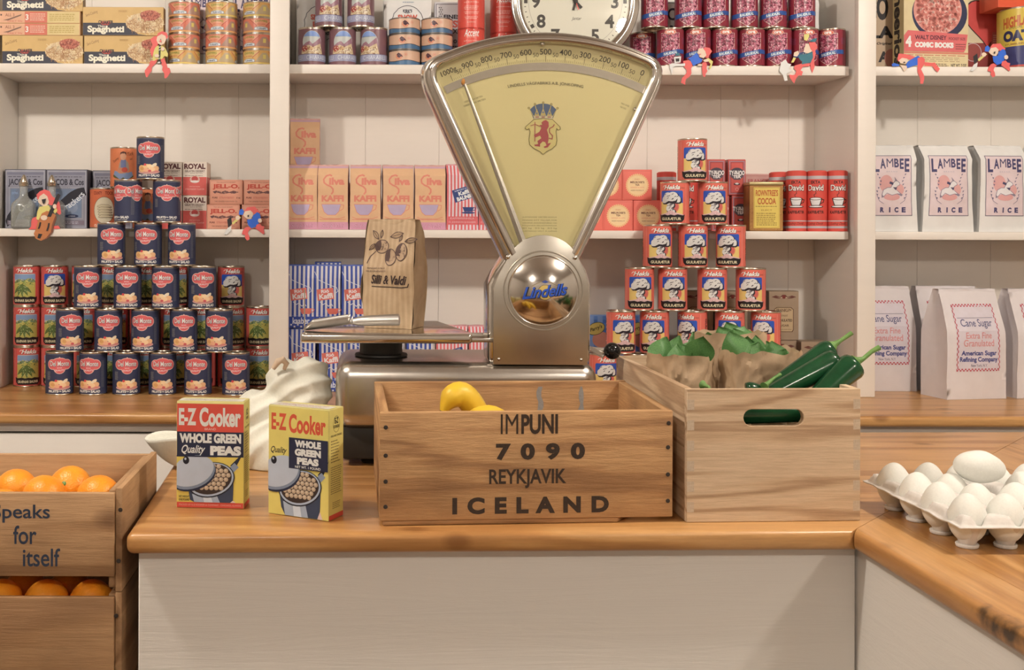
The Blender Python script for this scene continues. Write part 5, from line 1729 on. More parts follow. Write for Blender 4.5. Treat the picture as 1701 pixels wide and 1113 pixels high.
for r_, w_, d_ in ((335, 32, -21), (329, 38, -21), (332, 14, 23.5), (326, 10, 23.3)):
    x, y = pol(r_, d_)
    rot = -math.radians(d_) * 0.9
    a.text('OBSERVERA VIKTEN' if d_ < 0 else 'MAX 10 KG', x, y, w_, 3.0, soft, 0.0, rot=rot)
for k, tx in enumerate(('JUSTERADE VIKTER SKOLA', 'FINNAS ATT TILLGÅ FÖR', 'VÅGENS ANVÄNDNING VID', 'FÖLJANDE BELASTNINGAR', '0/1 kg   0/2 kg   0/2 kg', 'JUSTERAD VIKT Å GÅNG')):
    a.text(tx, -9 * KM, (478 - 361 - k * 4.6) * KM, 57, 2.7, soft, 0.0)
# crest: crown over a shield with a lion
def cp(x, y):
    return ((840 + x / 9.277 - CXp) * KM, (CYp - (150 + y / 9.277)) * KM)
a.poly([cp(x, y) for x, y in ((420, 440), (360, 300), (430, 235), (500, 212), (568, 203), (640, 212), (710, 238), (775, 300), (715, 440))], '#4f5d74')
for px_ in (345, 440, 567, 692, 788):
    py_ = {345: 275, 440: 215, 567: 190, 692: 215, 788: 275}[px_]
    a.line([cp(px_, py_), cp(440 + (px_ - 345) * 0.58, 435)], 1.1, '#c7ad6a')
    a.ell(*cp(px_, py_), 1.9, 1.9, '#6d5a34', 10)
    a.ell(*cp(px_, py_), 1.2, 1.2, '#c7ad6a', 10)
for q in ((470, 345), (567, 330), (665, 345)):
    a.poly([cp(q[0] - 45, q[1] + 60), cp(q[0], q[1] - 60), cp(q[0] + 45, q[1] + 60)], '#b9a063')
    a.ell(*cp(q[0], q[1] + 10), 1.5, 1.5, '#6a7488', 10)
a.poly([cp(420, 395), cp(715, 395), cp(712, 445), cp(567, 430), cp(425, 445)], '#c9b890')
a.many([[cp(x - 26, 402), cp(x + 26, 402), cp(x + 26, 424), cp(x - 26, 424)] for x in (475, 567, 660)], '#a8705c')
sh_ = [(425, 450), (300, 560), (290, 590), (320, 612), (350, 590), (368, 640), (350, 760), (360, 840), (430, 900), (520, 945), (567, 990), (620, 945), (700, 905), (765, 845), (780, 770), (765, 640), (775, 590), (805, 615), (832, 600), (828, 565), (710, 450), (567, 436)]
a.poly([cp(*q) for q in sh_], '#d0ba74')
a.line([cp(*q) for q in sh_], 0.9, '#6d5a30', True)
red = '#a84a48'
a.poly([cp(*q) for q in ((540, 500), (570, 470), (610, 458), (650, 490), (655, 560), (625, 610), (650, 690), (650, 760), (640, 820), (690, 810), (640, 880), (590, 890), (575, 870), (620, 850), (600, 800), (560, 790), (520, 830), (520, 870), (440, 860), (430, 840), (490, 830), (480, 780), (540, 740), (520, 700), (440, 730), (425, 690), (510, 640), (540, 580), (510, 540), (555, 530))], red)
a.line([cp(*q) for q in ((655, 740), (705, 750), (712, 700), (665, 650), (665, 590), (720, 560), (740, 525))], 1.5, red)
a.line([cp(*q) for q in ((440, 790), (440, 490))], 1.3, red)
a.line([cp(*q) for q in ((370, 550), (440, 525), (515, 555))], 1.0, red)
wobj('dial_print', a.mesh('dial_print', lambda u, v, l: Vector((dc.x + u, DY - l, dc.z + v)), M_CARDP), parent=dial)
slot = MB()
bandp = [pol(374, -27 + 54 * k / 40) for k in range(41)] + [pol(361, 27 - 54 * k / 40) for k in range(41)]
q = [(dc.x + x / 1000, dc.z + y / 1000) for x, y in bandp]
slot.add([(x, DY - 0.0009, z) for x, z in q], [(k, k + 1, 80 - k, 81 - k) for k in range(40)])
wobj('slot_window', slot.mesh('slot_window', M_CHROME, 60), parent=dial)
pt = MB()
p0, p1 = P(771, 141, DY), P(868, 404, DY)
d = (p1 - p0).normalized()
nrm = Vector((d.z, 0, -d.x))
pw0, pw1 = 0.0022, 0.0062
pv = []
for yy in (DY - 0.0080, DY - 0.0055):
    for pp, ww in ((p0, pw0), (p1, pw1)):
        pv += [Vector((pp.x, yy, pp.z)) - nrm * ww, Vector((pp.x, yy - (0.0015 if yy < DY - 0.007 else 0), pp.z)), Vector((pp.x, yy, pp.z)) + nrm * ww]
pt.add(pv, [(0, 1, 4, 3), (1, 2, 5, 4), (6, 9, 10, 7), (7, 10, 11, 8), (0, 3, 9, 6), (2, 8, 11, 5), (0, 6, 7, 1), (1, 7, 8, 2), (3, 4, 10, 9), (4, 5, 11, 10)])
ptr = wobj('pointer', pt.mesh('pointer', M_STEEL, 0))
wobj('pointer_tip', MB().ball(p0 - d * 0.005 + Vector((0, -0.006, 0)), 0.0028, 0.001, 0.0052, 10, 6).mesh('pointer_tip', plain('orange_tip', C('#c98030'), 0.4)), parent=ptr)
wobj('glass_pane', MB().prism([w2(x, y, SY + 0.008) for x, y in IP], SY + 0.0074, SY + 0.0080).mesh('glass_pane', M_PANE, 0))
# dome badge
dm = P(903, 483, SY)
R0, H0 = 0.0555, 0.019
def capz(r):
    rs = (R0 * R0 + H0 * H0) / (2 * H0)
    return math.sqrt(max(0, rs * rs - r * r)) - (rs - H0)
cap = MB()
pr = [(0.0585, 0.0), (0.0575, 0.0015)] + [(R0 * math.cos(t * PI / 24), max(0.0, capz(R0 * math.cos(t * PI / 24))) + 0.0008) for t in range(0, 13)]
cap.lathe(pr, 64)
cap.v = [(dm.x + x, SY + 0.003 - z, dm.z + y) for x, y, z in cap.v]
dome = wobj('dome_badge', cap.mesh('dome_badge', M_CHROME, 70))
rg = MB().lathe([(0.066, 0.0), (0.0655, 0.0012), (0.0640, 0.0012), (0.0635, 0.0)], 64)
rg.v = [(dm.x + x, SY + 0.003 - z, dm.z + y) for x, y, z in rg.v]
wobj('badge_ring', rg.mesh('badge_ring', M_PLATE, 40))
b = Art()
b.ell(0, -2, 12.5, 12.5, '#5a4a30', 24)
b.ell(0, -2, 11.8, 11.8, '#c9a85a', 24)
b.line([(-22 + 4 * k, 8 + 8 * math.sin(PI * k / 11)) for k in range(12)], 0.9, '#8a744c')
b.poly([(-6, 15), (0, 18), (6, 15), (0, 13)], '#3a4a80')
b.text('Lindells', 0.5, -0.5, 76, 20, '#20222e', 0.045, 0.45, rot=0.10)
b.text('Lindells', 0, 0, 75, 19, '#3556a8', 0.022, 0.45, rot=0.10)
b.line([(-36, -13), (-26, -11.5), (-16, -9)], 2.0, '#3556a8')
wobj('badge_print', b.mesh('badge_print', lambda u, v, l: Vector((dm.x + u, SY + 0.003 - capz(math.hypot(u, v)) - 0.0011 - l, dm.z + v)), M_GLOSSP, du=0.006, dv=0.006, smooth=40), parent=dome)
scr = MB().lathe([(0.0036, 0.0), (0.0036, 0.0012), (0.0026, 0.0024), (0.0, 0.0028)], 14)
scr.v = [(x, -z, y) for x, y, z in scr.v]
SCR = scr.mesh('screw', M_STEEL, 50)
for x, y, dy, k in ((844, 427, 0.003, 1), (956, 428, 0.003, 1), (829, 597, 0.003, .7), (966, 598, 0.003, .7), (744, 174, 0.015, 1), (1059, 180, 0.015, 1), (903, 71, 0.012, 1.1)):
    p = P(x, y, SY)
    o = obj('screw', SCR, sc, Vector((p.x, SY + dy, p.z)) - sc.location)
    o.scale = (k, k, k)
lv0, lv1, bl = P(974, 576, 1.845), P(1003, 592, 1.83), P(1017, 583, 1.835)
wobj('lever', MB().tube([lv0, lv1], 0.0075, 4, squash=0.6).mesh('lever', M_STEEL, 20, bevel=0.0006))
wobj('lever', MB().tube([P(978, 580, 1.86), bl], 0.0045, 8).mesh('lever', M_STEEL, 40))
wobj('lever_knob', MB().ball(bl, 0.0142, 0.0142, 0.0142, 28, 18).mesh('lever_knob', M_KNOB, 80))

# ------------------------------------------------------------------ kraft bag and scoop on the tray
def sv_art():
    a = Art()
    br = '#5c463e'
    rnd = random.Random(4)
    for cx, cy, rx, ry, ro in ((-15, 141, 12.5, 11.5, 0.2), (3, 123, 11, 14, 0), (24, 132, 10.5, 15, -0.15)):
        c, s = math.cos(ro), math.sin(ro)
        pts = [(cx + rx * math.cos(t) * c - ry * math.sin(t) * s, cy + rx * math.cos(t) * s + ry * math.sin(t) * c) for t in [k * PI / 12 for k in range(24)]]
        a.poly(pts, '#b99773')
        a.line(pts, 1.4, br, True)
        a.poly([pts[k] for k in range(6, 15)] + [(cx - rx * 0.25, cy - ry * .5), (cx - rx * .05, cy), (cx - rx * 0.1, cy + ry * .6)], '#5f483e')
        a.many([[(x, y), (x + rnd.uniform(1, 3), y + rnd.uniform(2, 5)), (x + 1.2, y + .6)] for x, y in [(cx + rnd.uniform(-rx, rx) * .7, cy + rnd.uniform(-ry, ry) * .7) for _ in range(22)]], br)
    for x, y, an, ln in ((-22, 154, 2.3, 20), (-18, 156, 1.5, 14), (0, 158, .25, 26), (30, 150, .2, 22), (18, 150, 1.1, 12), (-28, 146, 3.9, 16)):
        c, s = math.cos(an), math.sin(an)
        pts = [(x + t * ln * c - w_ * ln * .2 * math.sin(PI * t) * s, y + t * ln * s + w_ * ln * .2 * math.sin(PI * t) * c) for t, w_ in [(k / 6, 1) for k in range(7)] + [(1 - k / 6, -1) for k in range(1, 6)]]
        a.poly(pts, '#a98863')
        a.line(pts, 1.1, br, True)
        a.line([(x, y), (x + ln * c, y + ln * s)], 0.8, br)
    a.line([(-26, 133), (-36, 124), (-40, 112)], 1.4, br)
    a.text('ÍSLENSKAR VÖRUR', -22, 104, 34, 3, br, 0, .3)
    a.text('VALIÐ GRÆNMETI', -22, 98.5, 38, 3, br, 0, .3)
    a.text('Silli & Valdi', 2, 84, 66, 16, '#3c2c28', 0.03, 0.32, rot=-0.02)
    a.line([(-30, 72), (26, 71), (36, 72), (38, 78)], 1.6, '#3c2c28')
    return a
kb = bag_spec(0.094, 0.188, 0.062, M_KRAFTS, sv_art(), M_INK, wprof=lambda t: 0.92 + 0.16 * math.sin(PI * min(1, t * 0.9)) - 0.07 * t, dprof=lambda t: 1.05 if t < 0.55 else 1.05 - 0.62 * (t - 0.55) / 0.45,
              bulge=0.006, amp=0.0120, freq=19, seed=3.3, topn='rolled_top')
kp = P(655, 545, 1.925)
make(kb, 'kraft_bag', 'tan kraft paper bag printed with plums standing on the scale tray', 'bag', (kp.x, 1.925, tz1 + 0.0005), -0.38)
sp_ = thing('grain_scoop', 'cast aluminium scoop lying on the front of the scale tray', 'scoop', (P(590, 545, 1.845).x, 1.845, tz1 + 0.0003), 0.0)
def scf(s, t):
    # s along the trough from the open lip to the heel, t around it
    lip = 0.016 * (1 - (2 * t - 1) ** 2) * (1 - s)
    x = -0.072 - lip + 0.064 * s
    ang = (t - 0.5) * PI * (0.78 + 0.12 * s)
    r = 0.0255 * (1 - 0.22 * s * s)
    return Vector((x, r * math.sin(ang), 0.0270 - r * math.cos(ang) * (1 - 0.1 * s) + 0.0035 * s - 0.001))
sg = MB().grid(scf, 14, 20)
me = sg.mesh('scoop_bowl', M_ALU, 60)
bo = obj('scoop_bowl', me, sp_, rot=(0, 0, 0))
sm = bo.modifiers.new('sheet', 'SOLIDIFY')
sm.thickness = 0.0012
sm.offset = 1.0
obj('scoop_heel', MB().grid(lambda s, t: Vector((-0.008 + 0.004 * (1 - s), (1 - s) * scf(1, t).y, scf(1, t).z * (1 - s) + s * 0.0165)), 6, 20).mesh('scoop_heel', M_ALU, 70), sp_)
obj('scoop_handle', MB().tube([(-0.013, 0, 0.015), (-0.004, 0, 0.0158), (0.008, 0, 0.0165), (0.026, -0.002, 0.0175), (0.068, -0.007, 0.0195), (0.0735, -0.0076, 0.0197), (0.0750, -0.0078, 0.0198)],
                                [0.0035, 0.0052, 0.0080, 0.0092, 0.0100, 0.0098, 0.0070], 20).mesh('scoop_handle', M_ALU, 45), sp_)

# ------------------------------------------------------------------ pea boxes on the counter
def pot(a, cx, cy, k, ylo, cols=('#d9b63f',)):
    T = lambda x, y: (cx + x * k, cy + y * k)
    cl = lambda q: (max(-47.2, min(47.2, q[0])), max(ylo, q[1]))
    a.poly([cl(T(*q)) for q in ((26, 18), (46, 36), (52, 44), (56, 38), (34, 16))], '#2a2c34')
    a.poly([cl(T(*q)) for q in ((22, 12), (32, 22), (38, 16), (28, 6))], '#8a8f96')
    a.poly([cl(T(*q)) for q in ((24, 8), (30, -30), (34, -50), (28, -58), (20, -40))], '#d7b8a4')
    a.poly([cl(T(*q)) for q in [(-34, -4), (-30, -30), (-24, -60), (26, -60), (30, -30), (31, 0)]], '#3b4250')
    a.poly([cl(T(*q)) for q in [(-27, -22), (-24, -60), (12, -60), (8, -24)]], '#a2a7aa')
    a.poly([cl(T(*q)) for q in [(-12, -24), (-10, -60), (2, -60), (-1, -24)]], '#ccccc6')
    a.ell(*T(-1, -2), 34 * k, 24 * k, '#23262e', 30, 0.25)
    a.ell(*T(-1, -1.6), 32.5 * k, 22.6 * k, '#a9adb0', 30, 0.25)
    a.ell(*T(-1, -1), 30 * k, 20.5 * k, '#3a2c26', 30, 0.25)
    pe, hi = [], []
    for r in range(-4, 5):
        for c in range(-6, 7):
            x, y = c * 6.8 + (r % 2) * 3.4, r * 6.0 - 1
            xr, yr = x * math.cos(.25) + y * math.sin(.25), -x * math.sin(.25) + y * math.cos(.25)
            if (xr / 26.8) ** 2 + (yr / 17.6) ** 2 < 1:
                pe.append([T(x + 3.3 * math.cos(t * PI / 5), y + 3.2 * math.sin(t * PI / 5)) for t in range(10)])
                hi.append([T(x - .7 + 1.8 * math.cos(t * PI / 3), y + .8 + 1.7 * math.sin(t * PI / 3)) for t in range(6)])
    a.many(pe, '#b99d7b')
    a.many(hi, '#cdb594')
def ez_lid(a, cx, cy, k, xl):
    e = lambda rx, ry, dx, dy: [(max(xl, cx + dx + rx * k * math.cos(t) * math.cos(.35) - ry * k * math.sin(t) * math.sin(.35)), cy + dy + rx * k * math.cos(t) * math.sin(.35) + ry * k * math.sin(t) * math.cos(.35)) for t in [q * PI / 16 for q in range(32)]]
    a.poly(e(40, 26, 1.5, -5), '#22293a')
    a.poly(e(40, 25, 0.5, -3), '#7a8088')
    a.poly(e(38, 24, 0, 0), '#b4b4b2')
    a.ell(cx - 8, cy + 15, 4.5, 5.5, '#1c1c22')
    a.ell(cx - 9, cy + 17, 1.5, 1.8, '#b4b4b2')
def ez1():
    a = Art()
    a.rect(-47.5, 0.5, 47.5, 142, '#dcbc55')
    a.rect(-47.5, 0.5, 47.5, 8, '#cf4d3a')
    a.rect(-47.5, 107, 47.5, 146.5, '#cf4d3a')
    a.rect(-47.5, 72, 47.5, 107, '#262838')
    a.text('E-Z', -32.5, 128, 25, 24, '#d9cdb6', 0.04)
    a.text('Cooker', 14, 128, 59, 27, '#d9cdb6', 0.04)
    a.text('BRAND', 0, 111, 16, 3, '#e0b8a0')
    a.text('WHOLE GREEN', 0, 98, 88, 13.5, '#ddd2bd', 0.06)
    a.text('PEAS', 22, 81, 44, 13.5, '#ddd2bd', 0.07)
    a.text('Quality', -24, 81, 34, 15, '#ddd2bd', 0.015, 0.4)
    pot(a, 2, 42, 1.02, 8.3)
    ez_lid(a, -26, 52, 0.86, -47.3)
    a.rect(-47.5, 72, 10, 74, '#262838')
    a.text('NET WEIGHT', -37, 16, 15, 3, '#3a3020', 0.02)
    a.text('ONE POUND', -37, 11.5, 15, 3, '#3a3020', 0.02)
    a.text('PACKED BY E-Z KOOKER & COMPANY · CHICAGO, ILLINOIS', 0, 4.2, 88, 2.6, '#e0a890')
    return a
def ez2():
    a = Art()
    a.rect(-47.3, 0.5, 47.3, 148, '#dcc364')
    a.text('E-Z', -31, 128, 24, 23, '#cf5336', 0.035)
    a.text('Cooker', 14, 127, 58, 26, '#cf5336', 0.035)
    pot(a, 4, 42, 1.02, 1.0)
    ez_lid(a, -30, 60, 0.86, -47.2)
    a.rect(-14, 66, 47.2, 108, '#262838')
    for k, s in enumerate(('WHOLE', 'GREEN', 'PEAS')):
        a.text(s, 16, 100.5 - k * 11.6, 41 if k < 2 else 34, 9.8, '#ddd2bd', 0.07)
    a.text('NET WT. 1 POUND', 16, 69, 40, 3.4, '#ddd2bd', 0.02)
    a.text('Quality', -31, 88, 26, 11, '#3a3428', 0.015, 0.4)
    return a
def ez_side():
    a = Art()
    a.rect(-19.5, 0.5, 19.5, 148, '#d3bd66')
    a.rect(-19.5, 0.5, 19.5, 7, '#cf4d3a')
    a.line([(9 * math.cos(t), 128 + 11 * math.sin(t)) for t in [k * PI / 10 for k in range(20)]], 0.6, '#5a4a28', True)
    a.text('E-Z', 0, 133, 10, 8, '#2c2620', 0.04)
    a.text('COOKERS', 0, 125, 16, 4, '#2c2620', 0.03)
    a.text('PEAS AND ONIONS', 0, 113, 30, 3, '#3a3020', 0.01)
    a.lines_of_type(-15, 76, 15, 108, 8, '#6a5a34', 0.3, ragged=0.5)
    a.lines_of_type(-15, 34, 15, 72, 13, '#6a5a34', 0.35)
    a.lines_of_type(-10, 14, 12, 24, 4, '#6a5a34', 0.35)
    return a
def ez_top(red):
    a = Art()
    a.rect(-46, -18.5, 46, 4, '#cdbfa4')
    a.lines_of_type(-40, -16, 40, 2, 4, '#a89878' if not red else '#b8705a', 0.25)
    a.line([(-36, -14), (-28, -6), (-12, -6), (-8, -14)], 0.6, '#6a5f50')
    return a
E1 = box_spec(0.0965, 0.1495, 0.040, '#cdb86c', ez1(), right=ez_side(), top=ez_top(False))
E2 = box_spec(0.0960, 0.1495, 0.040, '#cdb86c', ez2(), right=ez_side(), top=ez_top(True))
a0, a1 = PZ(292, 843, FC_Z), PZ(406, 846, FC_Z)
rz = math.atan2(a1.y - a0.y, a1.x - a0.x)
c0 = (a0 + a1) / 2 + Vector((-math.sin(rz), math.cos(rz), 0)) * 0.020
make(E1, 'pea_box', 'pea carton with red top band, left of the two on the counter', 'box', (c0.x, c0.y, FC_Z + 0.0003), rz, 'green pea cartons')
a0, a1 = PZ(449, 853, FC_Z), PZ(546, 867, FC_Z)
rz = math.atan2(a1.y - a0.y, a1.x - a0.x)
c0 = a1 - (a1 - a0).normalized() * 0.048 + Vector((-math.sin(rz), math.cos(rz), 0)) * 0.020
make(E2, 'pea_box', 'yellow pea carton turned to show its printed side, nearer the crate', 'box', (c0.x, c0.y, FC_Z + 0.0003), rz, 'green pea cartons')

# ------------------------------------------------------------------ wooden crates
def board(name, root, plan, z0, z1, mat, bev=0.0015):
    me = MB().slab([(q[0] - root.location.x, q[1] - root.location.y) for q in plan], z0 - root.location.z, z1 - root.location.z).mesh(name, mat, 40, bevel=bev, seg=2)
    return obj(name, me, root)
def lerp2(a, b, t):
    return Vector((a[0] + (b[0] - a[0]) * t, a[1] + (b[1] - a[1]) * t))
def crate(root, fl, fr, br, bl, z0, z1, th, mx, my, names=('front_board', 'back_board', 'end_board'), zf=None):
    fl, fr, br, bl = map(Vector, (fl, fr, br, bl))
    ux = (fr - fl).normalized()
    ub = (br - bl).normalized()
    ul = (bl - fl).normalized()
    ur = (br - fr).normalized()
    zf = zf or (z0, z1)
    f = board(names[0], root, [fl, fr, fr + ur * th, fl + ul * th], zf[0], zf[1], mx)
    b = board(names[1], root, [bl - ul * th, br - ur * th, br, bl], z0, z1 + 0.001, mx)
    l = board(names[2], root, [fl + ul * (th + .0004), fl + ul * (th + .0004) + ux * th, bl - ul * (th + .0004) + ub * th, bl - ul * (th + .0004)], z0, z1, my)
    r = board(names[2], root, [fr + ur * (th + .0004) - ux * th, fr + ur * (th + .0004), br - ur * (th + .0004), br - ur * (th + .0004) - ub * th], z0, z1, my)
    return f, b, l, r
NAIL = MB().lathe([(0.0030, 0.0), (0.0028, 0.0005), (0.0, 0.0007)], 10)
NAIL.v = [(x, -z, y) for x, y, z in NAIL.v]
NAILM = NAIL.mesh('nail', M_NAIL, 50)
C1 = [(0.0254, 1.4485), (0.4205, 1.4770), (0.4270, 1.778), (0.0215, 1.752)]
cr = thing('stencilled_crate', 'old wooden crate with black stencilled lettering in front of the scale', 'crate', (0.0254, 1.4485, FC_Z))
zc0, zc1 = FC_Z + 0.0072, P(876, 684, 1.462).z
fb_ = crate(cr, *C1, zc0, zc1, 0.0125, M_CRATEX, M_CRATEY)
fl, fr, br, bl = map(Vector, C1)
ux = (fr - fl).normalized(); uy = Vector((-ux.y, ux.x))
for k, (t0, t1) in enumerate(((0.008, 0.33), (0.335, 0.66), (0.665, 0.992))):
    board('bottom_board', cr, [lerp2(fl, bl, t0) + ux * 0.004, lerp2(fr, br, t0) - ux * (0.004 if k else 0.075), lerp2(fr, br, t1) - ux * 0.004, lerp2(fl, bl, t1) + ux * 0.004], FC_Z + 0.0004, zc0 - 0.0003, M_CRATEX)
ang = math.atan2(ux.y, ux.x)
def u_of(px):
    # along the front board, from its left end
    t_ = (px - PX) / F
    return (t_ * fl.y - fl.x) / (ux.x - t_ * ux.y)
st = Art()
INK = '#3a2a1e'
def sten(s, x0, x1, y0, y1, bold, sp=1.0):
    ua, ub = u_of(x0) * 1000, u_of(x1) * 1000
    ym = fl.y + ux.y * (ua + ub) / 2000
    v0, v1 = [(P((x0 + x1) / 2, y, ym).z - FC_Z) * 1000 for y in (y1, y0)]
    st.text(s, (ua + ub) / 2, (v0 + v1) / 2, ub - ua, v1 - v0, INK, bold, sp=sp)
sten('IM', 833, 862, 688, 721, 0.0)
sten('PUNI', 867, 928, 688, 721, 0.03)
sten('7090', 825, 973, 736, 764, 0.05, 1.9)
sten('REYKJAVIK', 814, 942, 779, 811, 0.022)
sten('ICELAND', 753, 1013, 825, 853, 0.05, 1.8)
o = obj('stencil', st.mesh('stencil', lambda u, v, l: Vector((u, -0.0002 - l, v)), M_INK), fb_[0], (0, 0, 0), (0, 0, ang))
for x, y in ((642, 710), (642, 757), (642, 800), (642, 842), (1112, 703), (1111, 743), (1111, 788), (1111, 832)):
    u = u_of(x)
    p = fl + ux * u
    obj('nail', NAILM, cr, Vector((p.x - uy.x * 0.0001, p.y - uy.y * 0.0001, P(x, y, p.y).z)) - cr.location, (0, 0, ang))
# grey paint runs on the inside of the back board
dr = Art()
for x, wd, y0, y1, s in ((266, 8, 62, 143, 1), (272, 14, 62, 90, 2), (333, 6, 50, 143, 3)):
    rnd = random.Random(s)
    L = [(x - wd / 2 + rnd.uniform(-2, 2), y0 + (y1 - y0) * k / 10) for k in range(11)]
    Rr = [(x + wd / 2 + rnd.uniform(-2, 2), y0 + (y1 - y0) * k / 10) for k in range(11)]
    dr.poly(L + Rr[::-1], '#8f8577')
bx_ = (br - bl).normalized()
bi = bl - (bl - fl).normalized() * 0.0127
o = obj('paint_run', dr.mesh('paint_run', lambda u, v, l: Vector((u, -l, v)), M_INK), fb_[1], (bi.x - cr.location.x, bi.y - cr.location.y, 0), (0, 0, math.atan2(bx_.y, bx_.x)))

# pale box with hand hole
C2 = [(0.4385, 1.4745), (0.6775, 1.4870), (0.6775, 1.890), (0.4385, 1.884)]
pb = thing('pale_wooden_box', 'new pale wooden box with an oval hand hole holding peppers', 'box', (0.4385, 1.4745, FC_Z))
zp1 = P(1280, 646, 1.48).z
fl2, fr2, br2, bl2 = map(Vector, C2)
u2 = (fr2 - fl2).normalized(); v2 = Vector((-u2.y, u2.x))
W2, H2, TH = (fr2 - fl2).length, zp1 - FC_Z - 0.0004, 0.0105
def front_with_hole():
    cx, cz, hw, hr = W2 * 0.50, None, None, None
    x0, x1 = 0.0775, 0.1610
    z0h, z1h = P(1282, 708, 1.48).z - FC_Z, P(1282, 680, 1.48).z - FC_Z
    rr = (z1h - z0h) / 2
    hole = [(x0 + rr - rr * math.sin(k * PI / 8), (z0h + z1h) / 2 + rr * math.cos(k * PI / 8)) for k in range(9)] + [(x1 - rr + rr * math.sin(k * PI / 8), (z0h + z1h) / 2 - rr * math.cos(k * PI / 8)) for k in range(9)]
    outr = [(0, 0.0004), (W2, 0.0004), (W2, H2), (0, H2)]
    vs = [Vector((x, z, 0)) for x, z in outr + hole]
    tri = tessellate_polygon([[Vector((x, z, 0)) for x, z in outr], [Vector((x, z, 0)) for x, z in hole]])
    n = len(vs)
    v = [(q.x, 0, q.y) for q in vs] + [(q.x, TH, q.y) for q in vs]
    f = [tuple(t) for t in tri] + [tuple(i + n for i in reversed(t)) for t in tri]
    f += [(i, (i + 1) % 4, n + (i + 1) % 4, n + i) for i in range(4)]
    m = len(hole)
    f += [(4 + i, n + 4 + i, n + 4 + (i + 1) % m, 4 + (i + 1) % m) for i in range(m)]
    return MB().add(v, f).mesh('front_board', M_PALEX, 40, bevel=0.0006, seg=1)
fbx = obj('front_board', front_with_hole(), pb, (0, 0, 0), (0, 0, math.atan2(u2.y, u2.x)))
ul, ur = (bl2 - fl2).normalized(), (br2 - fr2).normalized()
board('back_board', pb, [bl2 - ul * TH, br2 - ur * TH, br2, bl2], FC_Z + 0.0004, zp1, M_PALEX, 0.0008)
board('side_board', pb, [fl2 + v2 * (TH + .0003), fl2 + v2 * (TH + .0003) + u2 * TH, bl2 - ul * (TH + .0003) + u2 * TH, bl2 - ul * (TH + .0003)], FC_Z + 0.0004, zp1, M_PALEY, 0.0008)
board('side_board', pb, [fr2 + v2 * (TH + .0003) - u2 * TH, fr2 + v2 * (TH + .0003), br2 - ur * (TH + .0003), br2 - ur * (TH + .0003) - u2 * TH], FC_Z + 0.0004, zp1, M_PALEY, 0.0008)
board('bottom_board', pb, [fl2 + v2 * TH + u2 * TH * 1.05, fr2 + v2 * TH - u2 * TH * 1.05, br2 - ur * TH * 1.05 - u2 * TH * 1.05, bl2 - ul * TH * 1.05 + u2 * TH * 1.05], FC_Z + 0.002, FC_Z + 0.009, M_PALEX, 0.0)
fjm = Art().rect(0, 0, 9.6, H2 * 1000 / 13, '#c2a684').mesh('finger_joint', lambda u, v, l: Vector((u, -l * 0.6, v)), M_INK)
for s in range(1, 13, 2):
    for x0 in (0.0004, W2 - 0.0100):
        obj('finger_joint', fjm, fbx, (x0, 0, s * H2 / 13))

# orange crates at the left
XR_, YF, YB = -0.3135, 1.442, 1.690
XLf = -0.720
zt = P(190, 812, YF).z
def orange_crate(z1, label, words):
    z0 = z1 - 0.1370
    t = thing('orange_crate', label, 'crate', (XR_, YF, z0), 0, 'orange crates')
    f, b, l, r = crate(t, (XLf, YF), (XR_ - 0.0095, YF), (XR_ - 0.0095, YB), (XLf, YB), z0 + 0.004, z1 - 0.004, 0.0095, M_ORCX, M_ORCY, ('front_board', 'back_board', 'corner_post'), (z0 + 0.0215, z1 - 0.006))
    board('end_board', t, [(XR_ - 0.009, YF + 0.004), (XR_, YF + 0.004), (XR_, YB), (XR_ - 0.009, YB)], z0 + 0.0004, z1, M_ORCY)
    board('end_board', t, [(XLf - 0.0095, YF + 0.004), (XLf - 0.0005, YF + 0.004), (XLf - 0.0005, YB), (XLf - 0.0095, YB)], z0 + 0.0004, z1, M_ORCY)
    for k in range(1, 4):
        y0 = YF + 0.026 + k * 0.052
        board('bottom_slat', t, [(XLf + 0.010, y0), (XR_ - 0.0202, y0), (XR_ - 0.0202, y0 + 0.05), (XLf + 0.010, y0 + 0.05)], z0 + 0.0008, z0 + 0.006, M_ORCX)
    if words:
        a = Art()
        ink = '#2f3540'
        for s, x0, x1, yt, yb in (('Speaks', -13, 83, 838, 868), ('for', 22, 61, 873, 904), ('itself', 38, 100, 911, 941)):
            p, q = P(x0, yb, YF), P(x1, yt, YF)
            a.text(s, ((p.x + q.x) / 2 - XR_) * 1000, ((p.z + q.z) / 2 - z0) * 1000, (q.x - p.x) * 1000, (q.z - p.z) * 1000, ink, 0.012)
        obj('lettering', a.mesh('lettering', lambda u, v, l: Vector((u, -0.0002 - l, v)), M_INK), f)
    for px, py in ((200, 847), (197, 932)) if words else ((193, 1009), (193, 1110)):
        p = P(px, py, YF)
        if not words:
            p.z = zt - 0.137 - (0.030 if py < 1050 else 0.105)
        obj('nail', NAILM, t, Vector((p.x, YF - 0.0001, p.z)) - t.location)
    return z0
z_ = orange_crate(zt, 'upper wooden crate of oranges with blue hand lettering', True)
z2_ = orange_crate(z_ - 0.0003, 'lower plain wooden crate of oranges under the lettered one', False)
sd = thing('crate_stand', 'plain wooden stand under the orange crates', 'stand', (-0.51, 1.56, 0.0))
board('stand_top', sd, [(-0.735, 1.445), (-0.315, 1.445), (-0.315, 1.69), (-0.735, 1.69)], z2_ - 0.03, z2_ - 0.0003, M_ORCX)
for x in (-0.70, -0.36):
    for y in (1.47, 1.65):
        board('leg', sd, [(x, y), (x + 0.03, y), (x + 0.03, y + 0.03), (x, y + 0.03)], 0.0, z2_ - 0.0303, M_ORCX)
OR = 0.0305
def oran(p, d):
    return p * (1 + 0.012 * noise.noise(d * 2)) * (1 - 0.05 * max(0, d.z) ** 8)
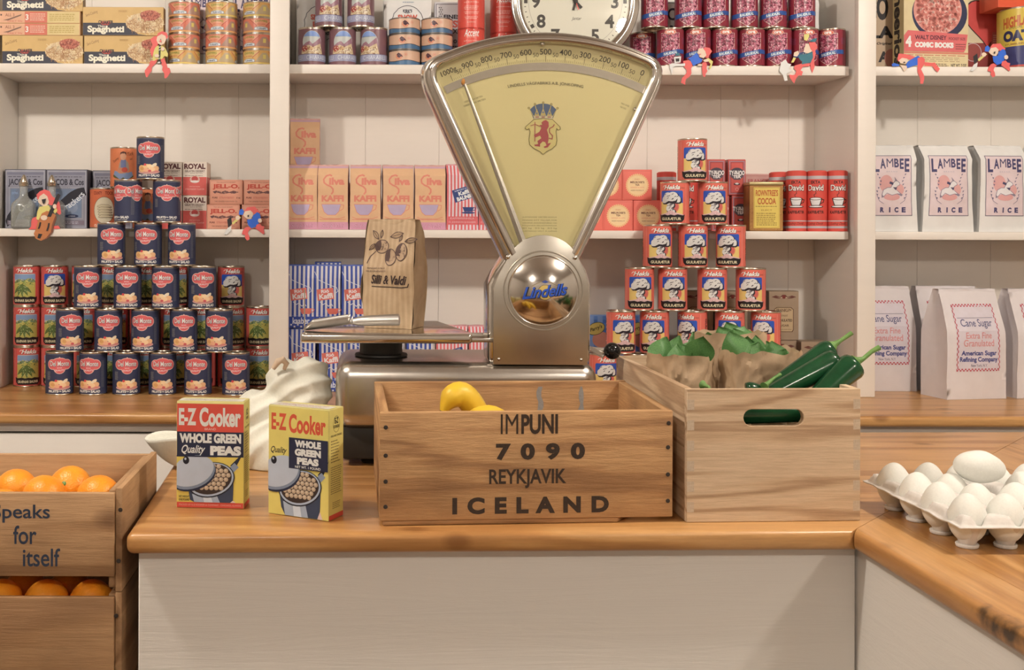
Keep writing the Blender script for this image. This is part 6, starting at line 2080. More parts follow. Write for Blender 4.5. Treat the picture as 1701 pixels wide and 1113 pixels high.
ORM = MB().ball((0, 0, 0), OR, OR, OR * 0.97, 28, 18, oran).mesh('peel', M_ORANGE, 80)
STM = MB().lathe([(0.0, OR * 0.905), (0.0035, OR * 0.925), (0.0028, OR * 0.95), (0.0, OR * 0.955)], 10).mesh('stem_scar', M_STEM, 60)
def orange(x, y, z, label, tilt=(0, 0, 0)):
    t = thing('orange', label, 'orange', (x, y, z), 0, 'oranges in the crates')
    t.rotation_euler = tilt
    obj('peel', ORM, t)
    obj('stem_scar', STM, t)
def ox(px, py, y):
    return P(px, py, y).x
zl = z_ + 0.007 + OR
bot = [(px, 'orange at the bottom of the upper crate, ' + l) for px, l in ((5, 'left of three seen in the gap'), (80, 'middle of three seen in the gap'), (153, 'right of three seen in the gap'))]
for k, (px, lb) in enumerate(bot):
    orange(ox(px, 950, YF + 0.050), YF + 0.050, zl + 0.002, lb, (1.2 + k, 0.4, 0))
for k, px in enumerate((27, 100, 173)):
    orange(ox(px, 880, 1.562), 1.562, zl, f'orange low in the middle of the upper crate, {["left", "middle", "right"][k]}', (k, 1, 0))
for k, px in enumerate((50, 120, 190)):
    orange(ox(px, 880, 1.640), 1.640, zl, f'orange low at the back of the upper crate, {["left", "middle", "right"][k]}', (k, 1, 0))
top = [(27, 779, 1.585, 'left of the back pair in the upper crate', (2.0, 0, 0)), (74, 789, 1.520, 'front centre of the upper crate', (2.4, .4, 0)), (117, 774, 1.575, 'stem scar showing, highest in the upper crate', (1.15, 0.25, -0.2)),
       (164, 789, 1.525, 'by the right end board of the upper crate', (2.2, 0, 0)), (2, 812, 1.50, 'cut by the left frame edge', (2, 0, 0))]
for px, py, y, lb, tl in top:
    p = P(px, py, y)
    orange(p.x, y, p.z - OR, 'orange ' + lb, tl)
zl2 = z2_ + 0.007 + OR
for lev, row in ((0, (1, 77, 152)), (1, (42, 116))):
    for k, px in enumerate(row):
        y = YF + (0.043 if lev == 0 else 0.075)
        zz = z_ + (-0.027 if lev == 0 else -0.031)
        orange(ox(px, 980, y + 0.03 * lev), y + 0.03 * lev, zz, f'orange in the lower crate, {["front", "second"][lev]} row, {["left", "middle", "right"][k]}', (k, 2, 0))
# ------------------------------------------------------------------ bananas in the stencilled crate
def banana(pts, r, label, tip=True):
    """pts: three control points of the curve in world space"""
    a, b, c = map(Vector, pts)
    path = [a * (1 - t) ** 2 + b * 2 * t * (1 - t) + c * t * t for t in [k / 16 for k in range(17)]]
    rad = [r * (0.30 + 0.70 * min(1, 5.0 * t, 4.0 * (1 - t) + 0.12)) for t in [k / 16 for k in range(17)]]
    t = thing('banana', label, 'banana', tuple(b.lerp((a + c) / 2, 0.5)), 0, 'bananas in the crate')
    o = t.location
    obj('peel', MB().tube([p - o for p in path], rad, 7).mesh('peel', M_BANANA, 62), t)
    d = (path[0] - path[1]).normalized()
    obj('stalk', MB().tube([path[0] - o, path[0] + d * 0.008 - o, path[0] + d * 0.013 - o], [r * 0.30, r * 0.26, r * 0.32], 7).mesh('stalk', M_STEMD, 40), t)
    d = (path[-1] - path[-2]).normalized()
    obj('blossom_end', MB().tube([path[-1] - o, path[-1] + d * 0.003 - o], [r * 0.36, r * 0.2], 7).mesh('blossom_end', M_STEMD, 40), t)
Yb = 1.585
banana((P(736, 684, Yb - .004), P(768, 606, Yb + .01), P(812, 735, Yb + .02)), 0.0185, 'banana arching highest in the crate with dark stalk tip')
banana((P(800, 790, Yb - .045), P(760, 630, Yb - .06), P(700, 790, Yb - .065)), 0.0185, 'banana lying left below the high one in the crate')
banana((P(770, 740, Yb - .035), P(806, 630, Yb - .03), P(880, 775, Yb - .02)), 0.0185, 'banana at the right of the bunch, only its back shows')
banana((P(650, 760, Yb - .03), P(675, 655, Yb - .035), P(703, 780, Yb - .035)), 0.0170, 'banana farthest left in the crate, pale tip just visible')

# ------------------------------------------------------------------ peppers, leaves and paper bags in the pale box
def pepper(pts, r, label, stem=None, tipped=0.35):
    path = [Vector(p) for p in pts]
    n = 16
    cur = []
    for k in range(n + 1):
        t = k / n
        if len(path) == 3:
            cur.append(path[0] * (1 - t) ** 2 + path[1] * 2 * t * (1 - t) + path[2] * t * t)
        else:
            cur.append(path[0].lerp(path[1], t))
    rad = []
    for k in range(n + 1):
        t = k / n
        q = 1 - (1 - tipped) * t
        cap0 = math.sqrt(max(0.0, 1 - (1 - min(1, t / 0.10)) ** 2)) if t < 0.10 else 1
        cap1 = math.sqrt(max(0.0, 1 - (1 - min(1, (1 - t) / 0.08)) ** 2)) if t > 0.92 else 1
        rad.append(max(0.0012, r * q * max(0.22, cap0) * max(0.05, cap1)))
    t = thing('green_pepper', label, 'pepper', tuple(cur[n // 2]), 0, 'dark green peppers in the pale box')
    o = t.location
    obj('pepper_body', MB().tube([p - o for p in cur], rad, 20).mesh('pepper_body', M_PEPPER, 70), t)
    if stem:
        s = [Vector(q) - o for q in stem]
        st_ = obj('stem', MB().tube(s, [r * 0.30] + [r * 0.16] * (len(s) - 2) + [r * 0.2], 8).mesh('stem', M_STEM, 50), t)
        d = (s[1] - s[0]).normalized()
        obj('calyx', MB().tube([s[0] - d * 0.004, s[0] + d * 0.002], [r * 0.52, r * 0.26], 10).mesh('calyx', M_STEM, 50), st_)
def pz(px, py, Y):
    return P(px, py, Y)
pepper((pz(1383, 578, 1.612), pz(1340, 605, 1.60), pz(1262, 655, 1.585)), 0.0178, 'green pepper leaning farthest back with a long pale stem', [pz(1385, 573, 1.612), pz(1396, 566, 1.612), pz(1415, 553, 1.612)], 0.5)
pepper((pz(1392, 598, 1.578), pz(1345, 622, 1.565), pz(1255, 668, 1.55)), 0.0202, 'green pepper in the middle of the leaning three, no stem in view', None, 0.55)
pepper((pz(1421, 604, 1.553), pz(1392, 626, 1.545), pz(1320, 700, 1.53)), 0.0205, 'green pepper nearest the box corner with stem pointing right', [pz(1424, 600, 1.553), pz(1434, 596, 1.553), pz(1448, 584, 1.553), pz(1461, 577, 1.553)], 0.6)
pepper((pz(1240, 650, 1.53), pz(1262, 640, 1.53), pz(1300, 690, 1.54)), 0.0125, 'small green pepper low at the front centre of the box', [pz(1272, 640, 1.522), pz(1286, 628, 1.535), pz(1296, 622, 1.545)], 0.6)
pepper((pz(1185, 700, 1.56), pz(1160, 634, 1.54), pz(1139, 672, 1.545)), 0.0120, 'small green pepper in the front left corner of the box', [pz(1170, 640, 1.53), pz(1178, 643, 1.522), pz(1179, 649, 1.520)], 0.7)
for k, (x0, x1, y, zz) in enumerate(((0.475, 0.655, 1.525, 0.022), (0.46, 0.640, 1.560, 0.026), (0.48, 0.66, 1.532, 0.060), (0.47, 0.65, 1.572, 0.066), (0.475, 0.655, 1.540, 0.098), (0.465, 0.645, 1.512, 0.104), (0.47, 0.66, 1.515, 0.134), (0.48, 0.655, 1.556, 0.128))):
    pepper((Vector((x0, y, FC_Z + zz + 0.006)), Vector((x1, y + 0.006, FC_Z + zz + 0.006))), 0.0165, f'green pepper lying inside the pale box, {ORD[k]} from the bottom of the pile', None, 0.6)

LEAVES = []
for k in range(3):
    def lf(s, t, k=k):
        u, v = (s - 0.5) * 2, t
        wd = 0.46 * math.sin(PI * min(1, max(0, v)) ** (0.8 + 0.1 * k)) + 0.02
        return Vector((u * wd * (0.92 if k else 1.0), 0.16 * abs(u) * wd * (1.2 + k * .5) + 0.10 * v * v + 0.03 * math.sin(7 * v + k + 3 * u), v))
    me = MB().grid(lf, 8, 10).mesh('leaf', M_LEAF, 70)
    LEAVES.append(me)
def leafy_bag(px, Y, r, ztop, label, n, seed, rz=0.0, spread=1.0, sq=0.86):
    rnd = random.Random(seed)
    x = P(px, 600, Y).x
    z0 = FC_Z + 0.0094
    h = ztop - z0
    t = thing('leafy_paper_bag', label, 'bag', (x, Y, z0), rz, 'kraft bags of leaves')
    def side(s, q, ins=0.0):
        a = s * 2 * PI
        c, sn = math.cos(a), math.sin(a)
        e = 0.72
        X = r * math.copysign(abs(c) ** e, c)
        Y_ = r * sq * math.copysign(abs(sn) ** e, sn)
        k = 1.0 - 0.05 * (1 - q) + 0.05 * noise.noise(Vector((c * 2.2, sn * 2.2, q * 3 + seed)))
        fade = 1 - 0.8 * q ** 6
        nz = 0.0060 * noise.noise(Vector((c * 3, sn * 3, q * 7 + seed * 2))) - 0.0085 * fade * abs(noise.noise(Vector((c * 3.5 + q * 2, sn * 3.5, q * 11 + seed - c * 2)))) + 0.0042 * fade * abs(noise.noise(Vector((c * 6 - q * 3, sn * 6, q * 17 + seed + c * 3))))
        zz = h * q * (1 + (0.035 * noise.noise(Vector((c * 3, sn * 3, seed))) * q))
        f = (1 - ins / r)
        return Vector((X * k * f + nz * c, Y_ * k * f + nz * sn, zz))
    b = MB()
    b.grid(lambda s, q: side(s, q), 96, 34, True)
    b.grid(lambda s, q: side(s, 1 - q * 0.5, 0.0022 * min(1, q * 8)), 96, 8, True)
    b.add([side(k / 96, 0) for k in range(96)], [tuple(range(96))])
    obj('paper_bag', b.mesh('paper_bag', M_KRAFT, 28, weld=0.0002), t)
    b = MB()
    b.add([Vector((0.9 * side(k / 24, 0.5).x, 0.9 * side(k / 24, 0.5).y, h * 0.80 + 0.004 * math.sin(k))) for k in range(24)] + [Vector((0, 0, h * 0.86))], [(k, (k + 1) % 24, 24) for k in range(24)])
    obj('leaf_bed', b.mesh('leaf_bed', M_LEAF, 40), t)
    for k in range(n):
        a = 2 * PI * k / n + rnd.uniform(-.3, .3)
        rr = r * rnd.uniform(0.30, 0.78) * spread
        o = obj('leaf', LEAVES[k % 3], t, (rr * math.cos(a), rr * sq * math.sin(a), h * rnd.uniform(0.80, 0.90)))
        sz = rnd.uniform(0.040, 0.056)
        o.scale = (sz * 0.95, sz, sz)
        o.rotation_euler = (rnd.uniform(-0.6, 0.4), rnd.uniform(-0.6, 0.6), rnd.uniform(-0.8, 0.8))
leafy_bag(1131, 1.705, 0.047, P(1116, 592, 1.66).z, 'crumpled kraft bag of green leaves, left one by the box side', 9, 3, 0.25)
leafy_bag(1262, 1.690, 0.0580, P(1250, 588, 1.63).z, 'crumpled kraft bag of green leaves, wide front one behind the peppers', 13, 8, 0.05)
leafy_bag(1214, 1.810, 0.0530, P(1214, 556, 1.76).z, 'crumpled kraft bag of green leaves, tallest at the back', 10, 12, 0.1)

# ------------------------------------------------------------------ eggs and their tray on the right counter
EX0, EY0, EPX, EPY = 0.7545, 1.3640, 0.0475, 0.0620
NX, NY = 6, 4
et = thing('egg_tray', 'off-white moulded pulp egg tray on the right counter', 'egg tray', (EX0, EY0, FC_Z), 0)
def tray_z(x, y):
    cx, cy = math.cos(2 * PI * x / EPX), math.cos(2 * PI * y / EPY)
    s = (2 - cx - cy) / 4
    z = 0.0022 + 0.0790 * max(0.0, s - 0.13)
    z = min(z, 0.0435)
    ex = min(x + EPX / 2, (NX - 0.5) * EPX - x)
    ey = min(y + EPY / 2, (NY - 0.5) * EPY - y)
    e = min(ex, ey)
    if e < 0.006:
        k = max(0, 1 - max(e, 0) / 0.006)
        z = z * (1 - k) + (0.0320 + 0.0018 * noise.noise(Vector((x * 40, y * 40, 1)))) * k
    return z
tg = MB()
ox0, ox1, oy0, oy1 = -EPX / 2 - 0.005, (NX - 0.5) * EPX + 0.005, -EPY / 2 - 0.005, (NY - 0.5) * EPY + 0.005
def tf(s, t):
    x, y = ox0 + (ox1 - ox0) * s, oy0 + (oy1 - oy0) * t
    return Vector((x + 0.0012 * noise.noise(Vector((y * 60, 3, 0))), y + 0.0012 * noise.noise(Vector((x * 60, 9, 0))), tray_z(x, y)))
tg.grid(tf, 132, 112)
to = obj('tray_shell', tg.mesh('tray_shell', M_PULP, 75), et)
so = to.modifiers.new('thickness', 'SOLIDIFY')
so.thickness = 0.0016
so.offset = 1.0
foot = MB().lathe([(0.0, 0.0003), (0.0122, 0.0003), (0.0128, 0.0010), (0.0134, 0.0040), (0.0128, 0.0050), (0.0, 0.0040)], 20).mesh('cup_foot', M_PULP, 50)
for i in range(NX):
    for j in range(NY):
        if i in (0, 1, 2) or j == 0:
            obj('cup_foot', foot, et, (i * EPX, j * EPY, 0))
def eggf(p, d):
    k = 1.0 - 0.16 * max(0, d.z) ** 1.5 * 1.0
    return Vector((p.x * k, p.y * k, p.z))
EGG = MB().ball((0, 0, 0), 0.0226, 0.0226, 0.0305, 28, 20, eggf).mesh('egg', M_EGG, 85)
names = {}
for j in range(NY):
    for i in range(5):
        if (j, i) in ((2, 2),):
            continue
        rnd = random.Random(i * 7 + j)
        lb = f'white egg in the {["front row", "second row", "third row", "back row"][j]} of the tray, {["leftmost", "second from left", "third from left", "fourth from left", "fifth from left"][i]}'
        o = obj('egg', EGG, None, (EX0 + i * EPX + rnd.uniform(-.001, .001), EY0 + j * EPY + rnd.uniform(-.001, .001), FC_Z + 0.0352 + rnd.uniform(0, 0.0015)), (rnd.uniform(-.08, .08), rnd.uniform(-.08, .08), 0))
        tag(o, lb, 'egg', 'white eggs in the tray')
def bigf(p, d):
    return Vector((p.x * (1 - 0.08 * max(0, d.z)), p.y * (1 - 0.08 * max(0, d.z)), p.z)) * (1 + 0.06 * math.exp(-((d.z - 0.1) / 0.3) ** 2) * max(0, -d.x))
BIG = MB().ball((0, 0, 0), 0.0215, 0.0215, 0.0345, 28, 20, bigf).mesh('egg', M_EGG, 85)
bp = P(1627, 776, EY0 + 2 * EPY - 0.004)
tag(obj('egg', BIG, None, bp, (0, PI / 2 + 0.12, 0)), 'large white egg lying on its side across the other eggs', 'egg', 'white eggs in the tray')

# ------------------------------------------------------------------ linen sack behind the pea cartons
def sack():
    t = thing('linen_sack', 'crumpled unbleached linen sack slumped between the cartons and the scale', 'sack', (P(450, 790, 1.86).x, 1.86, FC_Z))
    o = t.location
    b = MB()
    def blob(px, py, Y, rx, ry, rz, kx=0, n=48, m=32, rot=0.0):
        c = P(px, py, Y) - o
        def fn(p, d):
            q = Vector((p.x * math.cos(rot) - p.z * math.sin(rot), p.y, p.x * math.sin(rot) + p.z * math.cos(rot)))
            return q
        b.ball(c, rx, ry, rz, n, m, fn)
    blob(450, 748, 1.86, 0.108, 0.080, 0.062)
    blob(500, 672, 1.88, 0.048, 0.050, 0.085, rot=-0.25)
    blob(474, 636, 1.87, 0.034, 0.036, 0.042)
    blob(512, 730, 1.90, 0.046, 0.055, 0.085)
    blob(425, 690, 1.86, 0.050, 0.050, 0.040, rot=0.55)
    blob(345, 756, 1.84, 0.066, 0.045, 0.034, rot=-0.15)
    me = b.mesh('raw', None, 0, recalc=False)
    ob = bpy.data.objects.new('raw', me)
    COL.objects.link(ob)
    md = ob.modifiers.new('r', 'REMESH')
    md.mode = 'VOXEL'
    md.voxel_size = 0.0042
    sm = ob.modifiers.new('s', 'SMOOTH')
    sm.iterations = 14
    sm.factor = 0.6
    dg = bpy.context.evaluated_depsgraph_get()
    out = bpy.data.meshes.new_from_object(ob.evaluated_get(dg))
    bpy.data.objects.remove(ob)
    out.name = 'cloth'
    floor_z = 0.0010
    for _ in range(1):
        nrm = [v.normal.copy() for v in out.vertices]
        for v, nv in zip(out.vertices, nrm):
            p = v.co
            w1 = 0.75 * p.z - 0.55 * p.x + 0.35 * p.y
            k = 0.0058 * (1 - 2 * abs(math.sin(105 * w1 + 2.4 * noise.noise(p * 9)))) * (0.6 + 0.8 * noise.noise(p * 7 + Vector((4, 2, 1))))
            k += 0.0045 * (1 - abs(noise.noise(Vector((p.x * 9 + p.z * 14, p.y * 8, p.z * 9 - p.x * 5)))) * 3)
            k += 0.0016 * noise.noise(p * 40)
            v.co = p + nv * k
    for v in out.vertices:
        if v.co.z < floor_z:
            v.co.z = floor_z
    out.materials.clear()
    finish(out, M_LINEN, 85)
    obj('cloth', out, t)
    # turned over lip at the left
    lp = MB()
    c = P(318, 762, 1.80) - o
    def lip(s, q):
        a = PI * (0.55 + 1.05 * s)
        r = 0.012 + 0.055 * q ** 0.7
        return c + Vector((math.cos(a) * r * 1.15, math.sin(a) * r * 0.55, -0.010 + 0.046 * q ** 1.3 + 0.004 * math.sin(9 * s)))
    lo = obj('turned_lip', lp.grid(lip, 24, 12).mesh('turned_lip', M_LINEN, 85), t)
    ms = lo.modifiers.new('cloth', 'SOLIDIFY')
    ms.thickness = 0.003
    for px, py in ((466, 606),):
        c2 = P(px, py, 1.84) - o
        obj('tie', MB().tube([c2 + Vector((-0.012, 0, -0.006)), c2 + Vector((-0.004, -0.004, 0.006)), c2 + Vector((0.004, -0.003, 0.009)), c2 + Vector((0.010, 0, 0.002)), c2 + Vector((0.006, 0.002, -0.008))], [0.004, 0.006, 0.006, 0.005, 0.003], 10).mesh('tie', plain('tan_ribbon', C('#c9a986'), 0.8), 60), t)
sack()

# ------------------------------------------------------------------ glass syrup bottles on the left middle shelf
def syrup(px, Y, label, rz):
    x = P(px, 340, Y).x
    t = thing('syrup_bottle', label, 'bottle', (x, Y, MDZ + 0.0004), rz, 'glass syrup bottles')
    def sq(s, r, e=0.5):
        a = s * 2 * PI
        c, n = math.cos(a), math.sin(a)
        return (r * math.copysign(abs(c) ** e, c), r * math.copysign(abs(n) ** e, n))
    prof = [(0.0, 0.0, .5), (0.029, 0.0, .5), (0.0312, 0.003, .5), (0.0312, 0.058, .5), (0.0300, 0.066, .55), (0.0235, 0.074, .65), (0.0150, 0.081, .9), (0.0112, 0.088, 1.0), (0.0102, 0.118, 1.0), (0.0088, 0.118, 1.0), (0.0094, 0.088, 1.0),
            (0.0130, 0.0815, .9), (0.0210, 0.0725, .65), (0.0272, 0.065, .55), (0.0284, 0.058, .5), (0.0284, 0.005, .5), (0.0, 0.005, .5)]
    b = MB()
    n = 40
    b.add([(*sq(k / n, r, e), z) for r, z, e in prof for k in range(n)], [(j * n + k, j * n + (k + 1) % n, (j + 1) * n + (k + 1) % n, (j + 1) * n + k) for j in range(len(prof) - 1) for k in range(n)])
    obj('glass_body', b.mesh('glass_body', M_GLASS, 50, weld=0.00002), t)
    cap = [(0.0108, 0.112), (0.0125, 0.113), (0.0128, 0.122), (0.0118, 0.1235), (0.0108, 0.124), (0.0104, 0.126), (0.0085, 0.131), (0.0040, 0.141), (0.0022, 0.1435), (0.0, 0.144)]
    obj('metal_cap', MB().lathe(cap, 24).mesh('metal_cap', M_TIN, 35), t)
    for k in range(3):
        obj('cap_ring', MB().lathe([(0.0127, 0.1135 + k * .003), (0.0136, 0.115 + k * .003), (0.0127, 0.1165 + k * .003)], 24).mesh('cap_ring', M_TIN, 60), t)
syrup(39.5, 2.940, 'square glass syrup bottle with pointed metal cap at the far left', 0.15)
syrup(86, 2.946, 'square glass syrup bottle with pointed metal cap behind the cello elf', -0.1)

# ------------------------------------------------------------------ paper elves hung on the shelf edges
ECOL = {'red': '#df5f55', 'skin': '#e2c2a0', 'yellow': '#d8c46c', 'blue': '#2f62b8', 'teal': '#2f6a70', 'black': '#2a2424', 'white': '#ddd3c0', 'wood': '#b9703f', 'dark': '#7a4630'}
EM = {k: plain('elf_' + k, C(v), 0.55, 0, 60, 0.05, 0.03) for k, v in ECOL.items()}
def elf(label, ox_, oy_, k, pieces, Y=2.9135):
    pts = [(ox_ + x / k, oy_ + y / k) for _, _, pl in pieces for x, y in pl]
    cx, cy = sum(p[0] for p in pts) / len(pts), max(p[1] for p in pts)
    o = P(cx, cy, Y)
    t = thing('paper_elf', label, 'paper elf', tuple(o), 0, 'paper elves on the shelf edges')
    for n, (nm, col, pl) in enumerate(pieces):
        y1 = -0.00035 * (n % 14)
        q = [P(ox_ + x / k, oy_ + y / k, Y) - o for x, y in pl]
        me = MB().prism([(p.x, p.z) for p in q], y1 - 0.0007, y1).mesh(nm, EM[col], 30)
        obj(nm, me, t)
def el(cx, cy, rx, ry, n=12):
    return [(cx + rx * math.cos(2 * PI * t / n), cy + ry * math.sin(2 * PI * t / n)) for t in range(n)]
elf('paper elf in yellow jersey playing a cello by the glass bottles', 0, 260, 7.418, [
    ('trousers', 'red', [(400, 760), (450, 740), (470, 800), (520, 840), (620, 860), (720, 850), (745, 890), (350, 900), (385, 860), (385, 800)]),
    ('cap', 'red', [(460, 520), (450, 470), (490, 430), (550, 405), (610, 425), (645, 490), (690, 520), (735, 570), (755, 700), (735, 720), (700, 690), (680, 600), (620, 600), (560, 560), (500, 560)]),
    ('face', 'skin', [(490, 490), (540, 455), (585, 490), (605, 560), (580, 615), (540, 615), (500, 590), (470, 560), (475, 530)]),
    ('jersey', 'yellow', [(490, 620), (600, 600), (625, 640), (600, 690), (560, 730), (480, 790), (450, 770), (460, 680)]),
    ('sleeve', 'yellow', [(640, 650), (690, 610), (710, 670), (680, 705)]),
    ('cello_body', 'wood', [(520, 700), (580, 670), (640, 690), (690, 720), (700, 770), (670, 840), (655, 930), (590, 1010), (510, 1040), (440, 1010), (420, 950), (450, 880), (470, 800)]),
    ('cello_rib', 'dark', [(690, 720), (700, 770), (670, 840), (655, 930), (590, 1010), (510, 1040), (575, 1000), (630, 930), (645, 840), (670, 770)]),
    ('cello_neck', 'black', [(585, 740), (650, 600), (690, 500), (720, 455), (750, 480), (725, 540), (700, 590), (630, 745)]),
    ('tail_piece', 'black', [(480, 950), (525, 955), (500, 1010), (465, 1005)]),
    ('sound_hole', 'black', [(495, 810), (512, 810), (505, 850), (490, 890), (470, 890), (485, 850)]),
    ('sound_hole', 'black', [(600, 820), (618, 820), (610, 870), (595, 915), (575, 915), (590, 870)]),
    ('hand', 'skin', el(548, 755, 42, 32)), ('hand', 'skin', el(680, 615, 24, 30)),
    ('mouth', 'black', [(520, 530), (575, 520), (560, 570), (545, 590), (530, 570)]), ('nose', 'white', el(565, 495, 14, 12, 8))])
hammer = [
    ('cap', 'red', [(1300, 140), (1330, 95), (1420, 85), (1450, 120), (1485, 150), (1450, 175), (1400, 170), (1340, 150)]),
    ('face', 'skin', [(1285, 185), (1310, 140), (1370, 130), (1400, 160), (1395, 200), (1370, 235), (1330, 228), (1300, 205)]),
    ('jersey', 'blue', [(1390, 230), (1400, 190), (1450, 150), (1480, 170), (1492, 230), (1460, 290), (1440, 320), (1380, 340), (1340, 300), (1330, 240)]),
    ('leg', 'red', [(1340, 320), (1380, 345), (1350, 370), (1340, 400), (1355, 430), (1360, 470), (1330, 485), (1305, 450), (1310, 420), (1270, 410), (1280, 370), (1310, 330)]),
    ('leg', 'red', [(1440, 300), (1480, 285), (1500, 310), (1535, 320), (1525, 350), (1535, 400), (1520, 412), (1480, 380), (1430, 345)]),
    ('cuff', 'blue', [(1235, 180), (1240, 130), (1270, 110), (1297, 140), (1282, 185)]),
    ('brush_handle', 'yellow', [(1150, 280), (1240, 198), (1262, 215), (1168, 297)]),
    ('brush_head', 'black', [(1098, 240), (1145, 205), (1155, 290), (1110, 335)]),
    ('brush_tip', 'white', [(1062, 410), (1105, 335), (1150, 310), (1140, 370), (1095, 412)]),
    ('hand', 'skin', el(1222, 218, 26, 26)), ('hand', 'skin', el(1482, 250, 24, 26)),
    ('mouth', 'black', [(1335, 190), (1355, 180), (1352, 208), (1340, 212)])]
elf('paper elf in blue jersey with a paint brush below the tan dessert boxes', 1460 - 1238, 60 + 271, 7.058, hammer)
elf('paper elf in blue jersey with a paint brush by the oats tin', 1460, 60, 7.058, hammer)
elf('paper elf in yellow shirt blowing a striped clarinet by the spaghetti boxes', 230, 40, 11.13, [
    ('cap', 'red', [(340, 230), (360, 170), (440, 130), (520, 160), (550, 230), (530, 270), (430, 260), (350, 290), (360, 380), (290, 480), (255, 620), (230, 560), (215, 470), (260, 390), (220, 280), (300, 220)]),
    ('face', 'skin', [(335, 300), (350, 230), (430, 185), (500, 220), (515, 280), (480, 360), (420, 390), (360, 360)]),
    ('shirt', 'yellow', [(350, 400), (440, 400), (500, 450), (550, 560), (540, 610), (480, 590), (440, 650), (370, 650), (290, 690), (260, 650), (280, 520), (310, 440)]),
    ('leg', 'red', [(350, 640), (300, 680), (220, 680), (200, 760), (120, 860), (120, 900), (140, 980), (170, 985), (200, 930), (245, 870), (250, 800), (330, 720)]),
    ('leg', 'red', [(420, 650), (480, 630), (520, 740), (540, 810), (575, 815), (595, 890), (540, 980), (500, 1010), (480, 990), (480, 920), (440, 850), (450, 790), (410, 720)]),
    ('clarinet', 'black', [(385, 390), (415, 390), (408, 560), (402, 660), (440, 730), (335, 738), (378, 660), (378, 500)]),
    ('clarinet_stripe', 'white', [(383, 430), (412, 412), (412, 428), (383, 446)]), ('clarinet_stripe', 'white', [(382, 480), (410, 462), (410, 478), (382, 496)]),
    ('clarinet_stripe', 'white', [(380, 640), (403, 622), (403, 638), (380, 656)]), ('clarinet_bell', 'white', [(345, 728), (375, 700), (410, 700), (400, 730)]),
    ('hand', 'skin', el(345, 590, 45, 32)), ('hand', 'skin', el(455, 465, 32, 36)), ('nose', 'red', el(412, 320, 18, 18, 8)), ('eye', 'black', el(415, 288, 10, 8, 6))])
elf('paper elf in blue jersey lying with a stein below the cabbage cans', 1050, 60, 10.63, [
    ('cap', 'red', [(1240, 230), (1300, 195), (1370, 210), (1410, 270), (1360, 340), (1345, 390), (1290, 380), (1300, 310), (1270, 260)]),
    ('face', 'skin', [(1150, 285), (1180, 220), (1250, 215), (1290, 270), (1310, 340), (1260, 390), (1190, 370), (1170, 320)]),
    ('leg', 'red', [(900, 440), (990, 425), (1040, 450), (1065, 530), (1040, 570), (1045, 660), (1010, 720), (950, 760), (935, 820), (940, 865), (860, 825), (880, 740), (920, 700), (960, 650), (960, 600), (910, 540)]),
    ('jersey', 'blue', [(980, 400), (1060, 360), (1130, 295), (1165, 330), (1180, 380), (1240, 410), (1220, 460), (1130, 500), (1080, 530), (1050, 480), (1020, 420)]),
    ('scarf', 'red', [(1230, 480), (1290, 440), (1320, 500), (1310, 570), (1325, 620), (1290, 680), (1295, 715), (1260, 725), (1240, 680), (1230, 580)]),
    ('bench', 'white', [(660, 500), (720, 480), (860, 490), (930, 480), (930, 530), (760, 535), (715, 560), (700, 690), (680, 600), (660, 560)]),
    ('stein', 'white', [(735, 370), (860, 360), (850, 470), (745, 480)]), ('stein_lid', 'teal', [(735, 352), (800, 290), (860, 345)]), ('stein_panel', 'black', [(762, 400), (830, 395), (825, 450), (768, 455)]),
    ('horn', 'yellow', [(1250, 430), (1340, 390), (1420, 450), (1400, 530), (1370, 590), (1350, 560), (1380, 500), (1340, 450), (1270, 460)]),
    ('hand', 'skin', el(1300, 435, 50, 24)), ('hand', 'skin', el(1190, 515, 45, 18)), ('mouth', 'red', [(1160, 318), (1215, 318), (1190, 335)])])
elf('paper elf in teal tunic holding white flowers below the cabbage cans', 1270, 40, 10.12, [
    ('hood', 'red', [(745, 310), (850, 300), (890, 390), (850, 450), (860, 500), (830, 600), (840, 720), (800, 825), (770, 740), (765, 640), (800, 560), (810, 470), (770, 420)]),
    ('face', 'skin', [(650, 470), (690, 330), (740, 330), (770, 420), (800, 460), (720, 495)]),
    ('hat', 'teal', [(745, 290), (820, 245), (880, 240), (850, 305)]),
    ('leg', 'red', [(500, 700), (600, 670), (760, 660), (750, 710), (640, 720), (600, 780), (640, 800), (620, 870), (570, 860), (520, 930), (495, 1000), (460, 960), (420, 900), (410, 850), (470, 860), (510, 850), (530, 790), (490, 750)]),
    ('tunic', 'teal', [(560, 550), (600, 510), (690, 510), (800, 470), (810, 560), (770, 650), (660, 670), (620, 680), (630, 630), (590, 600)]),
    ('flower', 'yellow', [(655, 180), (740, 160), (745, 210), (710, 285), (660, 270)]),
    ('sleeve', 'yellow', [(440, 650), (480, 560), (525, 570), (480, 650)]), ('hand', 'skin', [(480, 540), (490, 480), (560, 450), (575, 500), (540, 550)]),
    ('bouquet', 'white', [(240, 790), (270, 650), (350, 600), (380, 660), (440, 680), (400, 760), (450, 780), (400, 820), (360, 840), (380, 950), (330, 960), (300, 860)])])
